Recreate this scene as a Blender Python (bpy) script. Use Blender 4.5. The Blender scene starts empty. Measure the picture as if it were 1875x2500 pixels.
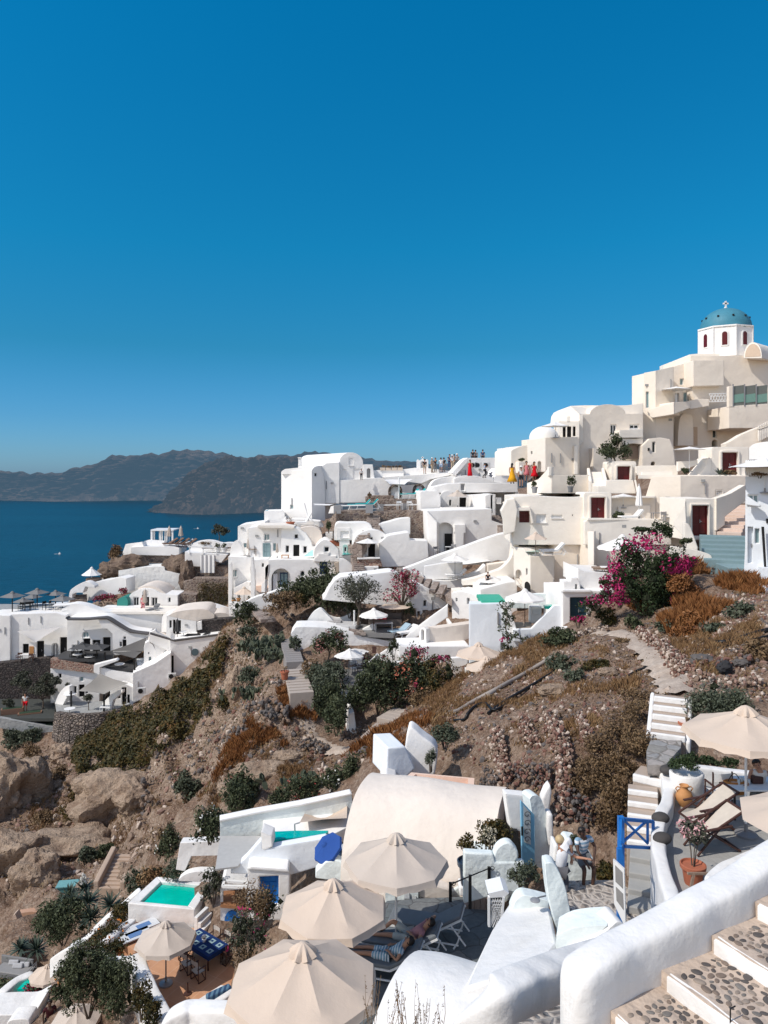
import bpy,bmesh,math,random
import numpy as np
from mathutils import Vector,Matrix
from mathutils.geometry import tessellate_polygon
from math import sin,cos,pi,radians as R
random.seed(11)
F,CX,HZ=1819.0,937.5,1160.0
sc=bpy.context.scene
col=sc.collection
class K:x0=0.0;y0=0.0;s=1.0
def use(x0,y0,w):K.x0,K.y0,K.s=x0,y0,w/1659.0
def U(x,y):return K.x0+x*K.s,K.y0+y*K.s
def ray(x,y):
 u,v=U(x,y);return Vector(((u-CX)/F,1.0,(HZ-v)/F))
def P(x,y,Y):return ray(x,y)*Y
def PZ(x,y,z):
 r=ray(x,y);return r*(z/r.z)
V=Vector
def tag(o,label=None,cat=None,Bu=None,kind=None):
 if label:o['label']=label
 if cat:o['category']=cat
 if Bu:o['group']=Bu
 if kind:o['kind']=kind
 return o
def Bc(name,label,cat,loc=(0,0,0),Bu=None,rz=0.0):
 o=bpy.data.objects.new(name,None);col.objects.link(o)
 o.location=loc;o.rotation_euler=(0,0,rz);o.empty_display_size=.2
 return tag(o,label,cat,Bu)
def copy_tree(o,parent=None):
 c=o.copy();col.objects.link(c)
 if parent is not None:c.parent=parent
 for ch in list(o.children):copy_tree(ch,c)
 return c
def arr(pts):return[V(p)for p in pts]
class MB:
 def __init__(s):s.v=[];s.f=[];s.m=[]
 def add(s,vs,fs,mi=0):
  b=len(s.v);s.v+=[V(p)for p in vs]
  s.f+=[tuple(b+i for i in f)for f in fs];s.m+=[mi]*len(fs);return s
 def face(s,pts,mi=0):return s.add(pts,[tuple(range(len(pts)))],mi)
 def Bt(s,pts,vec,mi=0):
  pts=arr(pts);n=len(pts);vec=V(vec)
  nn=V((0,0,0))
  for i in range(n):
   a,b=pts[i],pts[(i+1)%n];nn+=a.cross(b)
  if nn.dot(vec)>0:pts=pts[::-1]
  vs=pts+[p+vec for p in pts]
  fs=[tuple(range(n)),tuple(range(2*n-1,n-1,-1))]
  fs+=[((i+1)%n,i,n+i,n+(i+1)%n)for i in range(n)]
  return s.add(vs,fs,mi)
 def box(s,c,d,rz=0.0,mi=0,rx=0.0,ry=0.0):
  m=Matrix.Rotation(rz,3,'Z')@Matrix.Rotation(ry,3,'Y')@Matrix.Rotation(rx,3,'X');c=V(c)
  vs=[c+m@V((x*d[0]/2,y*d[1]/2,z*d[2]/2))for z in(-1,1)for y in(-1,1)for x in(-1,1)]
  return s.add(vs,[(0,2,3,1),(4,5,7,6),(0,1,5,4),(2,6,7,3),(0,4,6,2),(1,3,7,5)],mi)
 def hexa(s,b4,t4,mi=0):
  return s.add(list(b4)+list(t4),[(3,2,1,0),(4,5,6,7),(0,1,5,4),(1,2,6,5),(2,3,7,6),(3,0,4,7)],mi)
 def tube(s,pts,r,n=6,mi=0,caps=1):
  pts=arr(pts);rs=r if isinstance(r,(list,tuple))else[r]*len(pts);vs=[];fs=[]
  up0=V((0,0,1));prev=None
  for i,p in enumerate(pts):
   t=(pts[min(i+1,len(pts)-1)]-pts[max(i-1,0)])
   t=t.normalized()if t.length>1e-9 else V((0,0,1))
   if prev is None:
    a=t.cross(up0)
    if a.length<.05:a=t.cross(V((1,0,0)))
   else:a=prev-t*prev.dot(t)
   a.normalize();prev=a;b=t.cross(a)
   for k in range(n):
    an=2*pi*k/n;vs.append(p+(a*cos(an)+b*sin(an))*rs[i])
  for i in range(len(pts)-1):
   for k in range(n):
    k2=(k+1)%n;fs.append((i*n+k,i*n+k2,(i+1)*n+k2,(i+1)*n+k))
  if caps:fs.append(tuple(range(n-1,-1,-1)));fs.append(tuple((len(pts)-1)*n+k for k in range(n)))
  return s.add(vs,fs,mi)
 def bar(s,a,b,w,h,mi=0,up=(0,0,1)):
  a,b=V(a),V(b);t=(b-a).normalized();x=t.cross(V(up))
  if x.length<.01:x=t.cross(V((1,0,0)))
  x.normalize();y=x.cross(t);x*=w/2;y*=h/2
  return s.hexa([a-x-y,a+x-y,a+x+y,a-x+y],[b-x-y,b+x-y,b+x+y,b-x+y],mi)
 def lathe(s,prof,c=(0,0,0),n=16,mi=0,sx=1.0,sy=1.0,a0=0.0):
  c=V(c);vs=[];fs=[]
  for r,z in prof:
   for k in range(n):
    a=a0+2*pi*k/n;vs.append(c+V((r*cos(a)*sx,r*sin(a)*sy,z)))
  for i in range(len(prof)-1):
   for k in range(n):
    k2=(k+1)%n;fs.append((i*n+k,i*n+k2,(i+1)*n+k2,(i+1)*n+k))
  if prof[0][0]>1e-4:fs.append(tuple(range(n-1,-1,-1)))
  if prof[-1][0]>1e-4:fs.append(tuple((len(prof)-1)*n+k for k in range(n)))
  return s.add(vs,fs,mi)
 def grid(s,f,nu,nv,mi=0):
  vs=[f(i/nu,j/nv)for j in range(nv+1)for i in range(nu+1)]
  fs=[(j*(nu+1)+i,j*(nu+1)+i+1,(j+1)*(nu+1)+i+1,(j+1)*(nu+1)+i)for j in range(nv)for i in range(nu)]
  return s.add(vs,fs,mi)
 def xf(s,m):
  s.v=[m@p for p in s.v];return s
 def Ab(s,name,mat,parent=None,Aa=40,bev=0.0,bseg=2,Ac=0,label=None,cat=None,Bu=None,kind=None,merge=0,sub=0,Ay=0):
  me=bpy.data.meshes.new(name)
  off=V((0,0,0))
  if parent is not None and not Ac:
   q=parent
   while q is not None:off=off+V(q.location);q=q.parent
  me.from_pydata([tuple(p-off)for p in s.v],[],s.f)
  mats=mat if isinstance(mat,(list,tuple))else[mat]
  for m in mats:me.materials.append(m)
  if len(mats)>1:me.polygons.foreach_set('material_index',s.m)
  if merge or Ay:
   bm=bmesh.new();bm.from_mesh(me)
   if merge:bmesh.ops.remove_doubles(bm,verts=bm.verts,dist=.002)
   if Ay:bmesh.ops.recalc_face_normals(bm,faces=bm.faces)
   bm.to_mesh(me);bm.free()
  if Aa:
   me.polygons.foreach_set('use_smooth',[1]*len(me.polygons))
   if Aa<180:me.set_sharp_from_angle(angle=R(Aa))
  o=bpy.data.objects.new(name,me);col.objects.link(o)
  if parent is not None:o.parent=parent
  if bev:
   b=o.modifiers.new('bevel','BEVEL');b.width=bev;b.segments=bseg;b.limit_method='ANGLE';b.angle_limit=R(30);b.harden_normals=0
  if sub:
   b=o.modifiers.new('sub','SUBSURF');b.levels=sub;b.render_levels=sub
  return tag(o,label,cat,Bu,kind)
def arc(p0,p1,h,n=10):
 """points of a flat ellipse arch from p0 to p1 (picture coordinates), rise h upwards; includes both ends"""
 out=[]
 for i in range(n+1):
  a=pi*i/n;t=(1-cos(a))/2
  out.append((p0[0]+(p1[0]-p0[0])*t,p0[1]+(p1[1]-p0[1])*t-h*sin(a)))
 return out
def Av(pts,n=6,closed=0):
 """Catmull-Rom through 2D or 3D points"""
 pts=[V(p if len(p)==3 else(p[0],p[1],0))for p in pts];out=[];L=len(pts)
 for i in range(L if closed else L-1):
  p0=pts[(i-1)%L]if closed or i>0 else pts[0];p1=pts[i];p2=pts[(i+1)%L]
  p3=pts[(i+2)%L]if closed or i+2<L else pts[-1]
  for k in range(n):
   t=k/n
   out.append(.5*((2*p1)+(p2-p0)*t+(2*p0-5*p1+4*p2-p3)*t*t+(-p0+3*p1-3*p2+p3)*t**3))
 if not closed:out.append(pts[-1])
 return out
def sp2(pts,n=5):return[(p.x,p.y)for p in Av(pts,n)]
class Ch:
 """a vertical plane of a building; yaw>0: right end recedes"""
 def __init__(s,x,Y,yaw=0.0):
  s.p0=P(x,0,Y);s.p0.z=0;a=R(yaw);s.d=V((cos(a),sin(a),0));s.n=V((sin(a),-cos(a),0))
 def at(s,x,y,off=0.0):
  r=ray(x,y);return r*((s.p0.dot(s.n)+off)/r.dot(s.n))
 def st(s,x,y,off=0.0):
  p=s.at(x,y,off);return((p-s.p0).dot(s.d),p.z)
 def w(s,q,off=0.0):return s.p0+s.d*q[0]+V((0,0,q[1]))+s.n*off
 def rect(s,x0,y0,x1,y1,arch=0.0,n=8):
  """true rectangle on the plane (optionally with an arched head of rise arch*half width)"""
  xc=(x0+x1)/2;a=s.st(x0,(y0+y1)/2)[0];b=s.st(x1,(y0+y1)/2)[0];t=s.st(xc,y0)[1];bo=s.st(xc,y1)[1]
  if a>b:a,b=b,a
  if not arch:return[(a,bo),(b,bo),(b,t),(a,t)]
  r=(b-a)/2*arch;pts=[(a,bo),(b,bo)]
  for i in range(n+1):
   an=pi*i/n;pts.append(((a+b)/2+(b-a)/2*cos(an),t-r+r*sin(an)))
  return pts
 def wall(s,mb,poly,depth,Bn=(),Ci=.28,mi=0,off=0.0,hole_mi=None):
  """poly in picture coordinates; holes = lists of plane coordinates (from rect)"""
  Bj=[s.st(x,y,off)for x,y in poly]
  area=sum(Bj[i][0]*Bj[(i+1)%len(Bj)][1]-Bj[(i+1)%len(Bj)][0]*Bj[i][1]for i in range(len(Bj)))
  if area<0:Bj=Bj[::-1]
  loops=[Bj]+[h[::-1]for h in Bn]
  flat=[q for l in loops for q in l]
  vs=[s.w(q,off)for q in flat];fs=[]
  if Bn:
   tri=tessellate_polygon([[V((q[0],q[1],0))for q in l]for l in loops])
   for t in tri:
    a,b,c=[flat[i]for i in t]
    cr=(b[0]-a[0])*(c[1]-a[1])-(b[1]-a[1])*(c[0]-a[0])
    if abs(cr)<1e-9:continue
    fs.append(tuple(t)if cr>0 else tuple(t[::-1]))
  else:fs.append(tuple(range(len(Bj))))
  mb.add(vs,fs,mi)
  n=len(Bj);o3=[s.w(q,off)for q in Bj];b3=[p-s.n*depth for p in o3]
  mb.add(o3+b3,[((i+1)%n,i,n+i,n+(i+1)%n)for i in range(n)]+[tuple(range(2*n-1,n-1,-1))],mi)
  for h in Bn:
   n=len(h);o3=[s.w(q,off)for q in h];b3=[p-s.n*Ci for p in o3]
   mb.add(o3+b3,[(i,(i+1)%n,n+(i+1)%n,n+i)for i in range(n)]+[tuple(range(n,2*n))],mi if hole_mi is None else hole_mi)
  return mb
 def Bh(s,mb,q,off0,off1,mi=0):
  """extrude a plane polygon from off0 (back) to off1 (front)"""
  return mb.Bt([s.w(p,off1)for p in q],s.n*(off0-off1),mi)
 def inset(s,q,d):
  cx=sum(p[0]for p in q)/len(q);cz=sum(p[1]for p in q)/len(q)
  w=max(p[0]for p in q)-min(p[0]for p in q);h=max(p[1]for p in q)-min(p[1]for p in q)
  z0=(max(p[1]for p in q)+min(p[1]for p in q))/2
  return[(cx+(p[0]-cx)*(1-2*d/w),z0+(p[1]-z0)*(1-2*d/h))for p in q]
MATS={}
def Bs(name):
 m=bpy.data.materials.new(name);m.use_nodes=1;nt=m.node_tree
 for n in list(nt.nodes):nt.nodes.remove(n)
 out=nt.nodes.new('ShaderNodeOutputMaterial');b=nt.nodes.new('ShaderNodeBsdfPrincipled')
 nt.links.new(b.outputs[0],out.inputs[0]);MATS[name]=m
 def N(t,**kw):
  n=nt.nodes.new(t)
  for k,v in kw.items():
   if k.startswith('i_'):
    key=k[2:];n.inputs[int(key)if key.isdigit()else key.replace('_',' ')].default_value=v
   else:setattr(n,k,v)
  return n
 return m,nt,b,N,nt.links.new
def Br(N,stops,interp='LINEAR'):
 r=N('ShaderNodeValToRGB');e=r.color_ramp;e.interpolation=interp
 while len(e.elements)<len(stops):e.elements.new(.5)
 for i,(p,c)in enumerate(stops):
  e.elements[i].position=p;e.elements[i].color=(*c,1)if len(c)==3 else c
 return r
def Bp(N,L,fac,a,b,mode='MIX'):
 m=N('ShaderNodeMix',data_type='RGBA',blend_type=mode)
 if hasattr(fac,'links')or not isinstance(fac,(int,float)):L(fac,m.inputs[0])
 else:m.inputs[0].default_value=fac
 for k,x in((6,a),(7,b)):
  if isinstance(x,tuple):m.inputs[k].default_value=(*x,1)if len(x)==3 else x
  else:L(x,m.inputs[k])
 return m.outputs[2]
def noise(N,L,pos,scale,detail=4,rough=.55,dist=0.0):
 n=N('ShaderNodeTexNoise');n.inputs['Scale'].default_value=scale;n.inputs['Detail'].default_value=detail
 n.inputs['Roughness'].default_value=rough;n.inputs['Distortion'].default_value=dist;L(pos,n.inputs['Vector']);return n.outputs[0]
def Bq(N,L,b,h,strength,dist):
 bp=N('ShaderNodeBump');bp.inputs['Strength'].default_value=strength;bp.inputs['Distance'].default_value=dist
 L(h,bp.inputs['Height']);L(bp.outputs[0],b.inputs['Normal']);return bp
def flat(name,c,rough=.6,metal=0.0,var=.12,scale=6.0,spec=.4):
 if name in MATS:return MATS[name]
 m,nt,b,N,L=Bs(name);g=N('ShaderNodeNewGeometry')
 n=noise(N,L,g.outputs['Position'],scale)
 cc=Bp(N,L,n,tuple(x*(1-var)for x in c),tuple(min(1,x*(1+var))for x in c));L(cc,b.inputs['Base Color'])
 b.inputs['Roughness'].default_value=rough;b.inputs['Metallic'].default_value=metal;b.inputs['Specular IOR Level'].default_value=spec
 return m
def Az(name,c,stain=(.55,.5,.44),sa=.25,bs=.35,big=.9,edge=0.0,fine=14.0):
 m,nt,b,N,L=Bs(name);g=N('ShaderNodeNewGeometry');p=g.outputs['Position']
 n1=noise(N,L,p,.55,5,.6);n2=noise(N,L,p,3.1,5,.65)
 sv=N('ShaderNodeMapping');sv.inputs['Scale'].default_value=(3.5,3.5,.35);L(p,sv.inputs[0]);n3=noise(N,L,sv.outputs[0],1.0,4,.6)
 r1=Br(N,[(.42,(0,0,0)),(.78,(1,1,1))]);L(n1,r1.inputs[0])
 r3=Br(N,[(.5,(0,0,0)),(.85,(1,1,1))]);L(n3,r3.inputs[0])
 mul=N('ShaderNodeMath',operation='MULTIPLY');L(r1.outputs[0],mul.inputs[0]);L(n2,mul.inputs[1])
 mx=N('ShaderNodeMath',operation='MAXIMUM');L(mul.outputs[0],mx.inputs[0])
 m3=N('ShaderNodeMath',operation='MULTIPLY');L(r3.outputs[0],m3.inputs[0]);m3.inputs[1].default_value=.45;L(m3.outputs[0],mx.inputs[1])
 ms=N('ShaderNodeMath',operation='MULTIPLY');L(mx.outputs[0],ms.inputs[0]);ms.inputs[1].default_value=sa
 c1=Bp(N,L,n2,tuple(x*.96 for x in c),tuple(min(.95,x*1.03)for x in c))
 cc=Bp(N,L,ms.outputs[0],c1,stain);L(cc,b.inputs['Base Color'])
 b.inputs['Roughness'].default_value=.85;b.inputs['Specular IOR Level'].default_value=.2
 n4=noise(N,L,p,big,3,.5);n5=noise(N,L,p,fine,4,.6)
 ad=N('ShaderNodeMath',operation='MULTIPLY_ADD');L(n5,ad.inputs[0]);ad.inputs[1].default_value=.12;L(n4,ad.inputs[2])
 bp=Bq(N,L,b,ad.outputs[0],bs,.25)
 if edge:
  bv=N('ShaderNodeBevel');bv.samples=4;bv.inputs['Radius'].default_value=edge;L(bv.outputs[0],bp.inputs['Normal'])
 return m
Ar=Az('whitewash',(.89,.875,.85),(.66,.60,.53),.4,.30,edge=.10)
An=Az('whitewash_near',(.80,.79,.775),(.50,.46,.40),.75,.22,big=2.2,fine=26)
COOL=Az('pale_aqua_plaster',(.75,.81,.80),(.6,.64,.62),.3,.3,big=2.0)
Aq=Az('cream_plaster',(.86,.775,.67),(.66,.54,.42),.35,.28,edge=.10)
Ap=Az('pale_cream_plaster',(.88,.82,.735),(.68,.57,.46),.3,.28,edge=.10)
VAULT=Az('vault_plaster',(.77,.69,.61),(.5,.42,.36),.5,.25,big=1.6)
PEACH=Az('peach_plaster',(.80,.58,.46),(.6,.45,.36),.3,.3)
GREYP=Az('grey_cement',(.34,.345,.34),(.22,.22,.22),.5,.4,big=2.0)
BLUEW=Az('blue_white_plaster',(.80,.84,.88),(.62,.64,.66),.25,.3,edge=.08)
TEALS=Az('teal_grey_paint',(.20,.29,.31),(.3,.34,.34),.4,.3)
TILE=None
def stone(name,cs,mortar,scale=3.2,mw=.10,bs=.8,zs=1.5,mort_dark=0):
 m,nt,b,N,L=Bs(name);g=N('ShaderNodeNewGeometry');p=g.outputs['Position']
 mp=N('ShaderNodeMapping');mp.inputs['Scale'].default_value=(1,1,zs);L(p,mp.inputs[0])
 dn=N('ShaderNodeTexNoise');dn.inputs['Scale'].default_value=2.5;L(p,dn.inputs['Vector'])
 va=N('ShaderNodeVectorMath',operation='SCALE');L(dn.outputs['Color'],va.inputs[0]);va.inputs['Scale'].default_value=.25
 vb=N('ShaderNodeVectorMath',operation='ADD');L(mp.outputs[0],vb.inputs[0]);L(va.outputs[0],vb.inputs[1])
 v1=N('ShaderNodeTexVoronoi',feature='F1');v1.inputs['Scale'].default_value=scale;L(vb.outputs[0],v1.inputs['Vector'])
 v2=N('ShaderNodeTexVoronoi',feature='DISTANCE_TO_EDGE');v2.inputs['Scale'].default_value=scale;L(vb.outputs[0],v2.inputs['Vector'])
 sx=N('ShaderNodeSeparateColor');L(v1.outputs['Color'],sx.inputs[0])
 rc=Br(N,[(i/(len(cs)-1),c)for i,c in enumerate(cs)]);L(sx.outputs[0],rc.inputs[0])
 n2=noise(N,L,p,9.0,5,.65);c1=Bp(N,L,.45,rc.outputs[0],n2,'OVERLAY')
 re=Br(N,[(mw*.4,(0,0,0)),(mw,(1,1,1))]);L(v2.outputs['Distance'],re.inputs[0])
 cc=Bp(N,L,re.outputs[0],mortar,c1);L(cc,b.inputs['Base Color']);b.inputs['Roughness'].default_value=.9
 b.inputs['Specular IOR Level'].default_value=.2
 r2=Br(N,[(0,(0,0,0)),(mw*2.2,(1,1,1))]);L(v2.outputs['Distance'],r2.inputs[0])
 ad=N('ShaderNodeMath',operation='MULTIPLY_ADD');L(n2,ad.inputs[0]);ad.inputs[1].default_value=.4;L(r2.outputs[0],ad.inputs[2])
 Bq(N,L,b,ad.outputs[0],bs,.08)
 return m
STONE=stone('rubble_stone',[(.16,.11,.09),(.26,.19,.15),(.20,.15,.13),(.33,.26,.21),(.14,.11,.11)],(.34,.28,.23),2.6)
STONEB=stone('dark_lava_stone',[(.045,.042,.042),(.09,.08,.075),(.06,.05,.05),(.12,.10,.09)],(.035,.03,.03),2.8)
STONER=stone('red_rubble_stone',[(.20,.09,.07),(.34,.20,.15),(.26,.14,.11),(.42,.30,.24),(.16,.10,.09)],(.42,.32,.26),3.4)
STONED=stone('dry_stone',[(.13,.115,.105),(.26,.22,.19),(.18,.15,.14),(.34,.28,.23),(.10,.09,.09)],(.05,.04,.035),3.0,.13,1.0)
SLATE=stone('slate_paving',[(.24,.23,.21),(.33,.31,.29),(.28,.28,.28),(.38,.34,.31)],(.20,.18,.16),2.2,.06,.3,1.0)
COBBLE=stone('cobble_paving',[(.14,.125,.115),(.24,.21,.19),(.18,.165,.155),(.32,.27,.23),(.12,.11,.105)],(.47,.42,.37),5.2,.24,.8,1.0)
STEPS=stone('step_stone',[(.26,.2,.17),(.36,.30,.26),(.3,.25,.22)],(.2,.16,.14),1.8,.05,.5,1.0)
GLASSD=flat('dark_glass',(.018,.024,.03),.12,0,.2)
GLASSL=flat('pale_pane',(.25,.36,.38),.15,0,.2)
DARK=flat('dark_interior',(.012,.011,.011),.8)
REDD=flat('oxblood_door_paint',(.10,.006,.008),.35,0,.25,4)
BLUED=flat('navy_door_paint',(.018,.05,.14),.4,0,.2)
BLUEB=flat('bright_blue_paint',(.014,.16,.50),.45,0,.18,5)
SKYB=flat('light_blue_paint',(.20,.47,.66),.5,0,.1)
TEALD=flat('teal_door_paint',(.012,.05,.075),.4)
As=flat('white_paint',(.82,.82,.81),.45,0,.04)
Bf=flat('grey_metal',(.30,.30,.31),.4,.3)
Be=flat('black_iron',(.012,.012,.013),.45,.2)
WOODD=flat('dark_wood',(.07,.03,.022),.6,0,.35,12)
WOOD=flat('weathered_wood',(.27,.19,.14),.7,0,.3,10)
TERRA=flat('terracotta',(.40,.13,.07),.75,0,.2,9)
TERRA2=flat('ochre_clay',(.50,.24,.09),.75,0,.15,9)
CANVW=flat('white_canvas',(.80,.79,.77),.85,0,.05)
SKIN=flat('tanned_skin',(.42,.22,.14),.55,0,.1)
SKIND=flat('dark_skin',(.075,.038,.026),.5,0,.1)
HAIRD=flat('dark_hair',(.014,.010,.008),.5)
HAIRL=flat('blond_hair',(.50,.37,.20),.5)
CLOTH={}
def Ce(c,name='fabric'):
 k=name+'_%d_%d_%d'%tuple(int(255*x)for x in c)
 return flat(k,c,.85,0,.14,7,.15)
def Cd(name,c):
 m,nt,b,N,L=Bs(name);g=N('ShaderNodeNewGeometry');n=noise(N,L,g.outputs['Position'],1.6,5,.6)
 n2=noise(N,L,g.outputs['Position'],60,2,.5)
 cc=Bp(N,L,n,tuple(x*.90 for x in c),tuple(x*1.05 for x in c));L(cc,b.inputs['Base Color'])
 b.inputs['Roughness'].default_value=.9;b.inputs['Specular IOR Level'].default_value=.15
 ad=N('ShaderNodeMath',operation='MULTIPLY_ADD');L(n2,ad.inputs[0]);ad.inputs[1].default_value=.04;L(n,ad.inputs[2]);Bq(N,L,b,ad.outputs[0],.25,.1)
 return m
BEIGE=Cd('beige_canvas',(.63,.515,.42));TAUPE=Cd('pale_taupe_canvas',(.57,.49,.42));WCAN=Cd('white_parasol_canvas',(.80,.78,.75));GCAN=Cd('grey_canvas',(.20,.20,.20))
TANC=Cd('tan_shade_cloth',(.62,.50,.40))
def water(name,c,rough=.06):
 m,nt,b,N,L=Bs(name);g=N('ShaderNodeNewGeometry');n=noise(N,L,g.outputs['Position'],1.3,3,.6)
 cc=Bp(N,L,n,tuple(x*.7 for x in c),tuple(x*1.2 for x in c));L(cc,b.inputs['Base Color'])
 b.inputs['Roughness'].default_value=rough;Bq(N,L,b,noise(N,L,g.outputs['Position'],4,4,.6),.3,.1);return m
POOL=water('pool_water',(.0,.53,.40));POOLT=water('turquoise_pool_water',(.0,.46,.42));POOLP=water('pale_pool_water',(.42,.66,.60))
def Cc(name,cs,trans=.25):
 m,nt,b,N,L=Bs(name);g=N('ShaderNodeNewGeometry')
 n=noise(N,L,g.outputs['Position'],1.1,3,.6)
 ad=N('ShaderNodeMath',operation='MULTIPLY_ADD');L(g.outputs['Random Per Island'],ad.inputs[0]);ad.inputs[1].default_value=.45
 sb=N('ShaderNodeMath',operation='MULTIPLY_ADD');L(n,sb.inputs[0]);sb.inputs[1].default_value=1.1;sb.inputs[2].default_value=-.28;L(sb.outputs[0],ad.inputs[2])
 rc=Br(N,[(i/(len(cs)-1),c)for i,c in enumerate(cs)]);L(ad.outputs[0],rc.inputs[0]);L(rc.outputs[0],b.inputs['Base Color'])
 b.inputs['Roughness'].default_value=.6;b.inputs['Specular IOR Level'].default_value=.25
 return m
Aw=Cc('dark_leaves',[(.020,.028,.015),(.045,.058,.028),(.075,.088,.042),(.125,.13,.07)])
L_GREEN=Cc('green_leaves',[(.014,.024,.012),(.03,.05,.018),(.055,.075,.03)])
L_GREY=Cc('grey_green_leaves',[(.045,.06,.04),(.085,.10,.065),(.14,.15,.105)])
L_OLIVE=Cc('olive_leaves',[(.035,.04,.026),(.07,.075,.052),(.13,.13,.10)])
L_VINE=Cc('turning_vine_leaves',[(.014,.017,.008),(.032,.034,.012),(.06,.05,.013),(.10,.06,.014),(.17,.07,.02)])
L_DRY=Cc('dry_shrub_leaves',[(.06,.04,.024),(.13,.085,.048),(.21,.135,.07),(.12,.10,.055)])
L_RUST=Cc('rust_grass',[(.13,.05,.018),(.24,.10,.035),(.32,.16,.06)])
L_STRAW=Cc('straw_grass',[(.12,.065,.03),(.25,.145,.07),(.36,.25,.13)])
L_MAG=Cc('magenta_bracts',[(.25,.012,.07),(.40,.018,.115),(.47,.045,.16)])
L_RED=Cc('crimson_bracts',[(.20,.015,.04),(.36,.03,.08),(.45,.08,.12)])
L_PINK=Cc('pale_pink_flowers',[(.5,.2,.22),(.65,.35,.36),(.7,.5,.5)])
L_WHITE=Cc('white_flowers',[(.6,.58,.52),(.8,.8,.76)])
L_ORANGE=Cc('orange_flowers',[(.5,.13,.02),(.65,.25,.05)])
L_AGAVE=Cc('blue_green_blades',[(.03,.045,.035),(.06,.085,.065),(.11,.13,.10)])
BARK=flat('bark',(.11,.085,.065),.9,0,.35,8)
S_PX=[]
def sv(x,y,Y):S_PX.append(P(x,y,Y))
K.x0=K.y0=0;K.s=1
for q in[(730,1815,45),(620,1690,50),(737,1702,47),(680,1700,47),(700,1650,50),(845,1655,52),(900,1562,58),(780,1562,57),(1000,1455,62),(300,1750,69),(150,1900,63),(500,1600,73),(420,1670,74),(550,1530,75),(590,1500,72),(250,1810,70),(130,1800,74),(50,1760,77),(0,1840,74),(20,1990,57),(100,2080,52),(100,2250,40),(0,2330,43),(120,2420,38),(250,2290,34),(150,2200,44),(450,2130,38.5),(350,2080,47.5),(300,2110,48),(290,2030,53),(350,1900,56),(450,1950,46),(600,1850,44),(700,1960,36),(850,1830,38),(960,1900,31),(1100,1700,36),(1050,1800,33),(1250,1900,24.5),(1300,1750,30),(1450,1650,32),(1230,1600,42),(1165,1725,36.5),(1500,1545,38.5),(1660,1690,27),(1650,1760,24.5),(1650,1560,36),(1850,1500,35),(1850,1650,27),(1750,1400,44),(1600,1500,40),(1420,1545,43),(1330,1600,40),(1400,1850,23.5),(1440,1750,27),(1560,1420,47),(1870,1400,46),(1185,1650,41),(1015,1770,39.5),(940,1748,45.5),(1085,1690,46),(1350,1680,33),(1210,1800,28.5),(1210,2000,23.6),(1500,1720,27),(1330,2030,20),(560,1950,41),(520,1880,45),(800,1900,38),(760,1740,48),(680,1560,62),(620,1515,67),(500,1700,64),(400,1800,60),(350,1850,58),(200,2000,56),(450,1850,54),(600,1750,52)]:sv(*q)
for p in[(-14,84,-17),(-28,84,-24.5),(-42,86,-26),(-34,98,-17),(-24,100,-14),(-30,105,-12.5),(-44,100,-19),(-60,100,-22),(-18,95,-12),(-8,90,-8),(0,86,-6.5),(8,84,-4.5),(16,80,-5),(24,70,-3),(30,62,-3.5),(32,75,-1),(38,80,3),(46,80,6),(30,52,-4.8),(22,56,-8),(14,62,-9.5),(6,68,-10),(-4,72,-11),(-12,74,-14),(44,60,-1),(60,70,5),(26,46,-5.8),(0,100,-6),(14,100,-5),(30,100,-4),(24,88,-3),(32,90,-2),(50,100,9),(70,100,14),(90,60,12),(70,40,3),(45,35,-3),(35,25,-5.5),(30,12,-7),(-3,58,-12.9),(0,58.5,-12.9),(-5,57,-13.2),(1,61,-12.6),(-2.8,52,-14.6),(-1.5,51,-14.8),(9,17,-11.5),(3.3,20.5,-12.8),(5,19.5,-12.3),(4.2,22,-12.6),(6.2,21,-11.4),(4,17,-13),(0,20,-13.4),(-4,20,-16),(-9,22,-21),(-8,30,-21.3),(-14,32,-22.5),(4,12,-12.5),(9,10,-10.5),(12,18,-9.7),(0,8,-12),(10,2,-7),(0,2,-9),(-12,16,-22),(-20,28,-27),(-30,40,-31),(-50,60,-36),(-60,80,-36),(20,20,-7),(24,30,-7),(-6,40,-17.5),(4,28,-12.6),(0,30,-14.5),(-10,50,-19),(0,24,-13.6),(-70,95,-32),(-90,90,-50),(-100,60,-60),(-60,30,-48),(-30,10,-34),(90,110,22),(100,20,10),(60,10,-2)]:S_PX.append(V(p))
_c=np.array([[p.x,p.y]for p in S_PX]);_z=np.array([p.z for p in S_PX]);_n=len(_c)
def _phi(r2):return .5*r2*np.log(np.maximum(r2,1e-9))
_A=np.zeros((_n+3,_n+3));_d2=((_c[:,None]-_c[None])**2).sum(-1);_A[:_n,:_n]=_phi(_d2)+np.eye(_n)*2.0
_A[:_n,_n]=1;_A[:_n,_n+1:]=_c;_A[_n,:_n]=1;_A[_n+1:,:_n]=_c.T
_w=np.linalg.solve(_A,np.concatenate([_z,[0,0,0]]))
def H(x,y):
 d2=(x-_c[:,0])**2+(y-_c[:,1])**2;return float((_phi(d2)*_w[:_n]).sum()+_w[_n]+_w[_n+1]*x+_w[_n+2]*y)
def Hs(X,Y):
 Z=np.full(X.shape,_w[_n])+_w[_n+1]*X+_w[_n+2]*Y
 for i in range(_n):Z+=_w[i]*_phi((X-_c[i,0])**2+(Y-_c[i,1])**2)
 return Z
def Bm(x,y):
 """where the sight line through a picture point meets the ground"""
 r=ray(x,y);t=8.0;last=None
 while t<140:
  d=(r*t).z-H(r.x*t,t)
  if d<0 and last is not None:
   a,b=t-.5,t
   for _ in range(12):
    m=(a+b)/2
    if(r*m).z-H(r.x*m,m)<0:b=m
    else:a=m
   return r*b
  last=d;t+=.5
 return r*60
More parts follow.
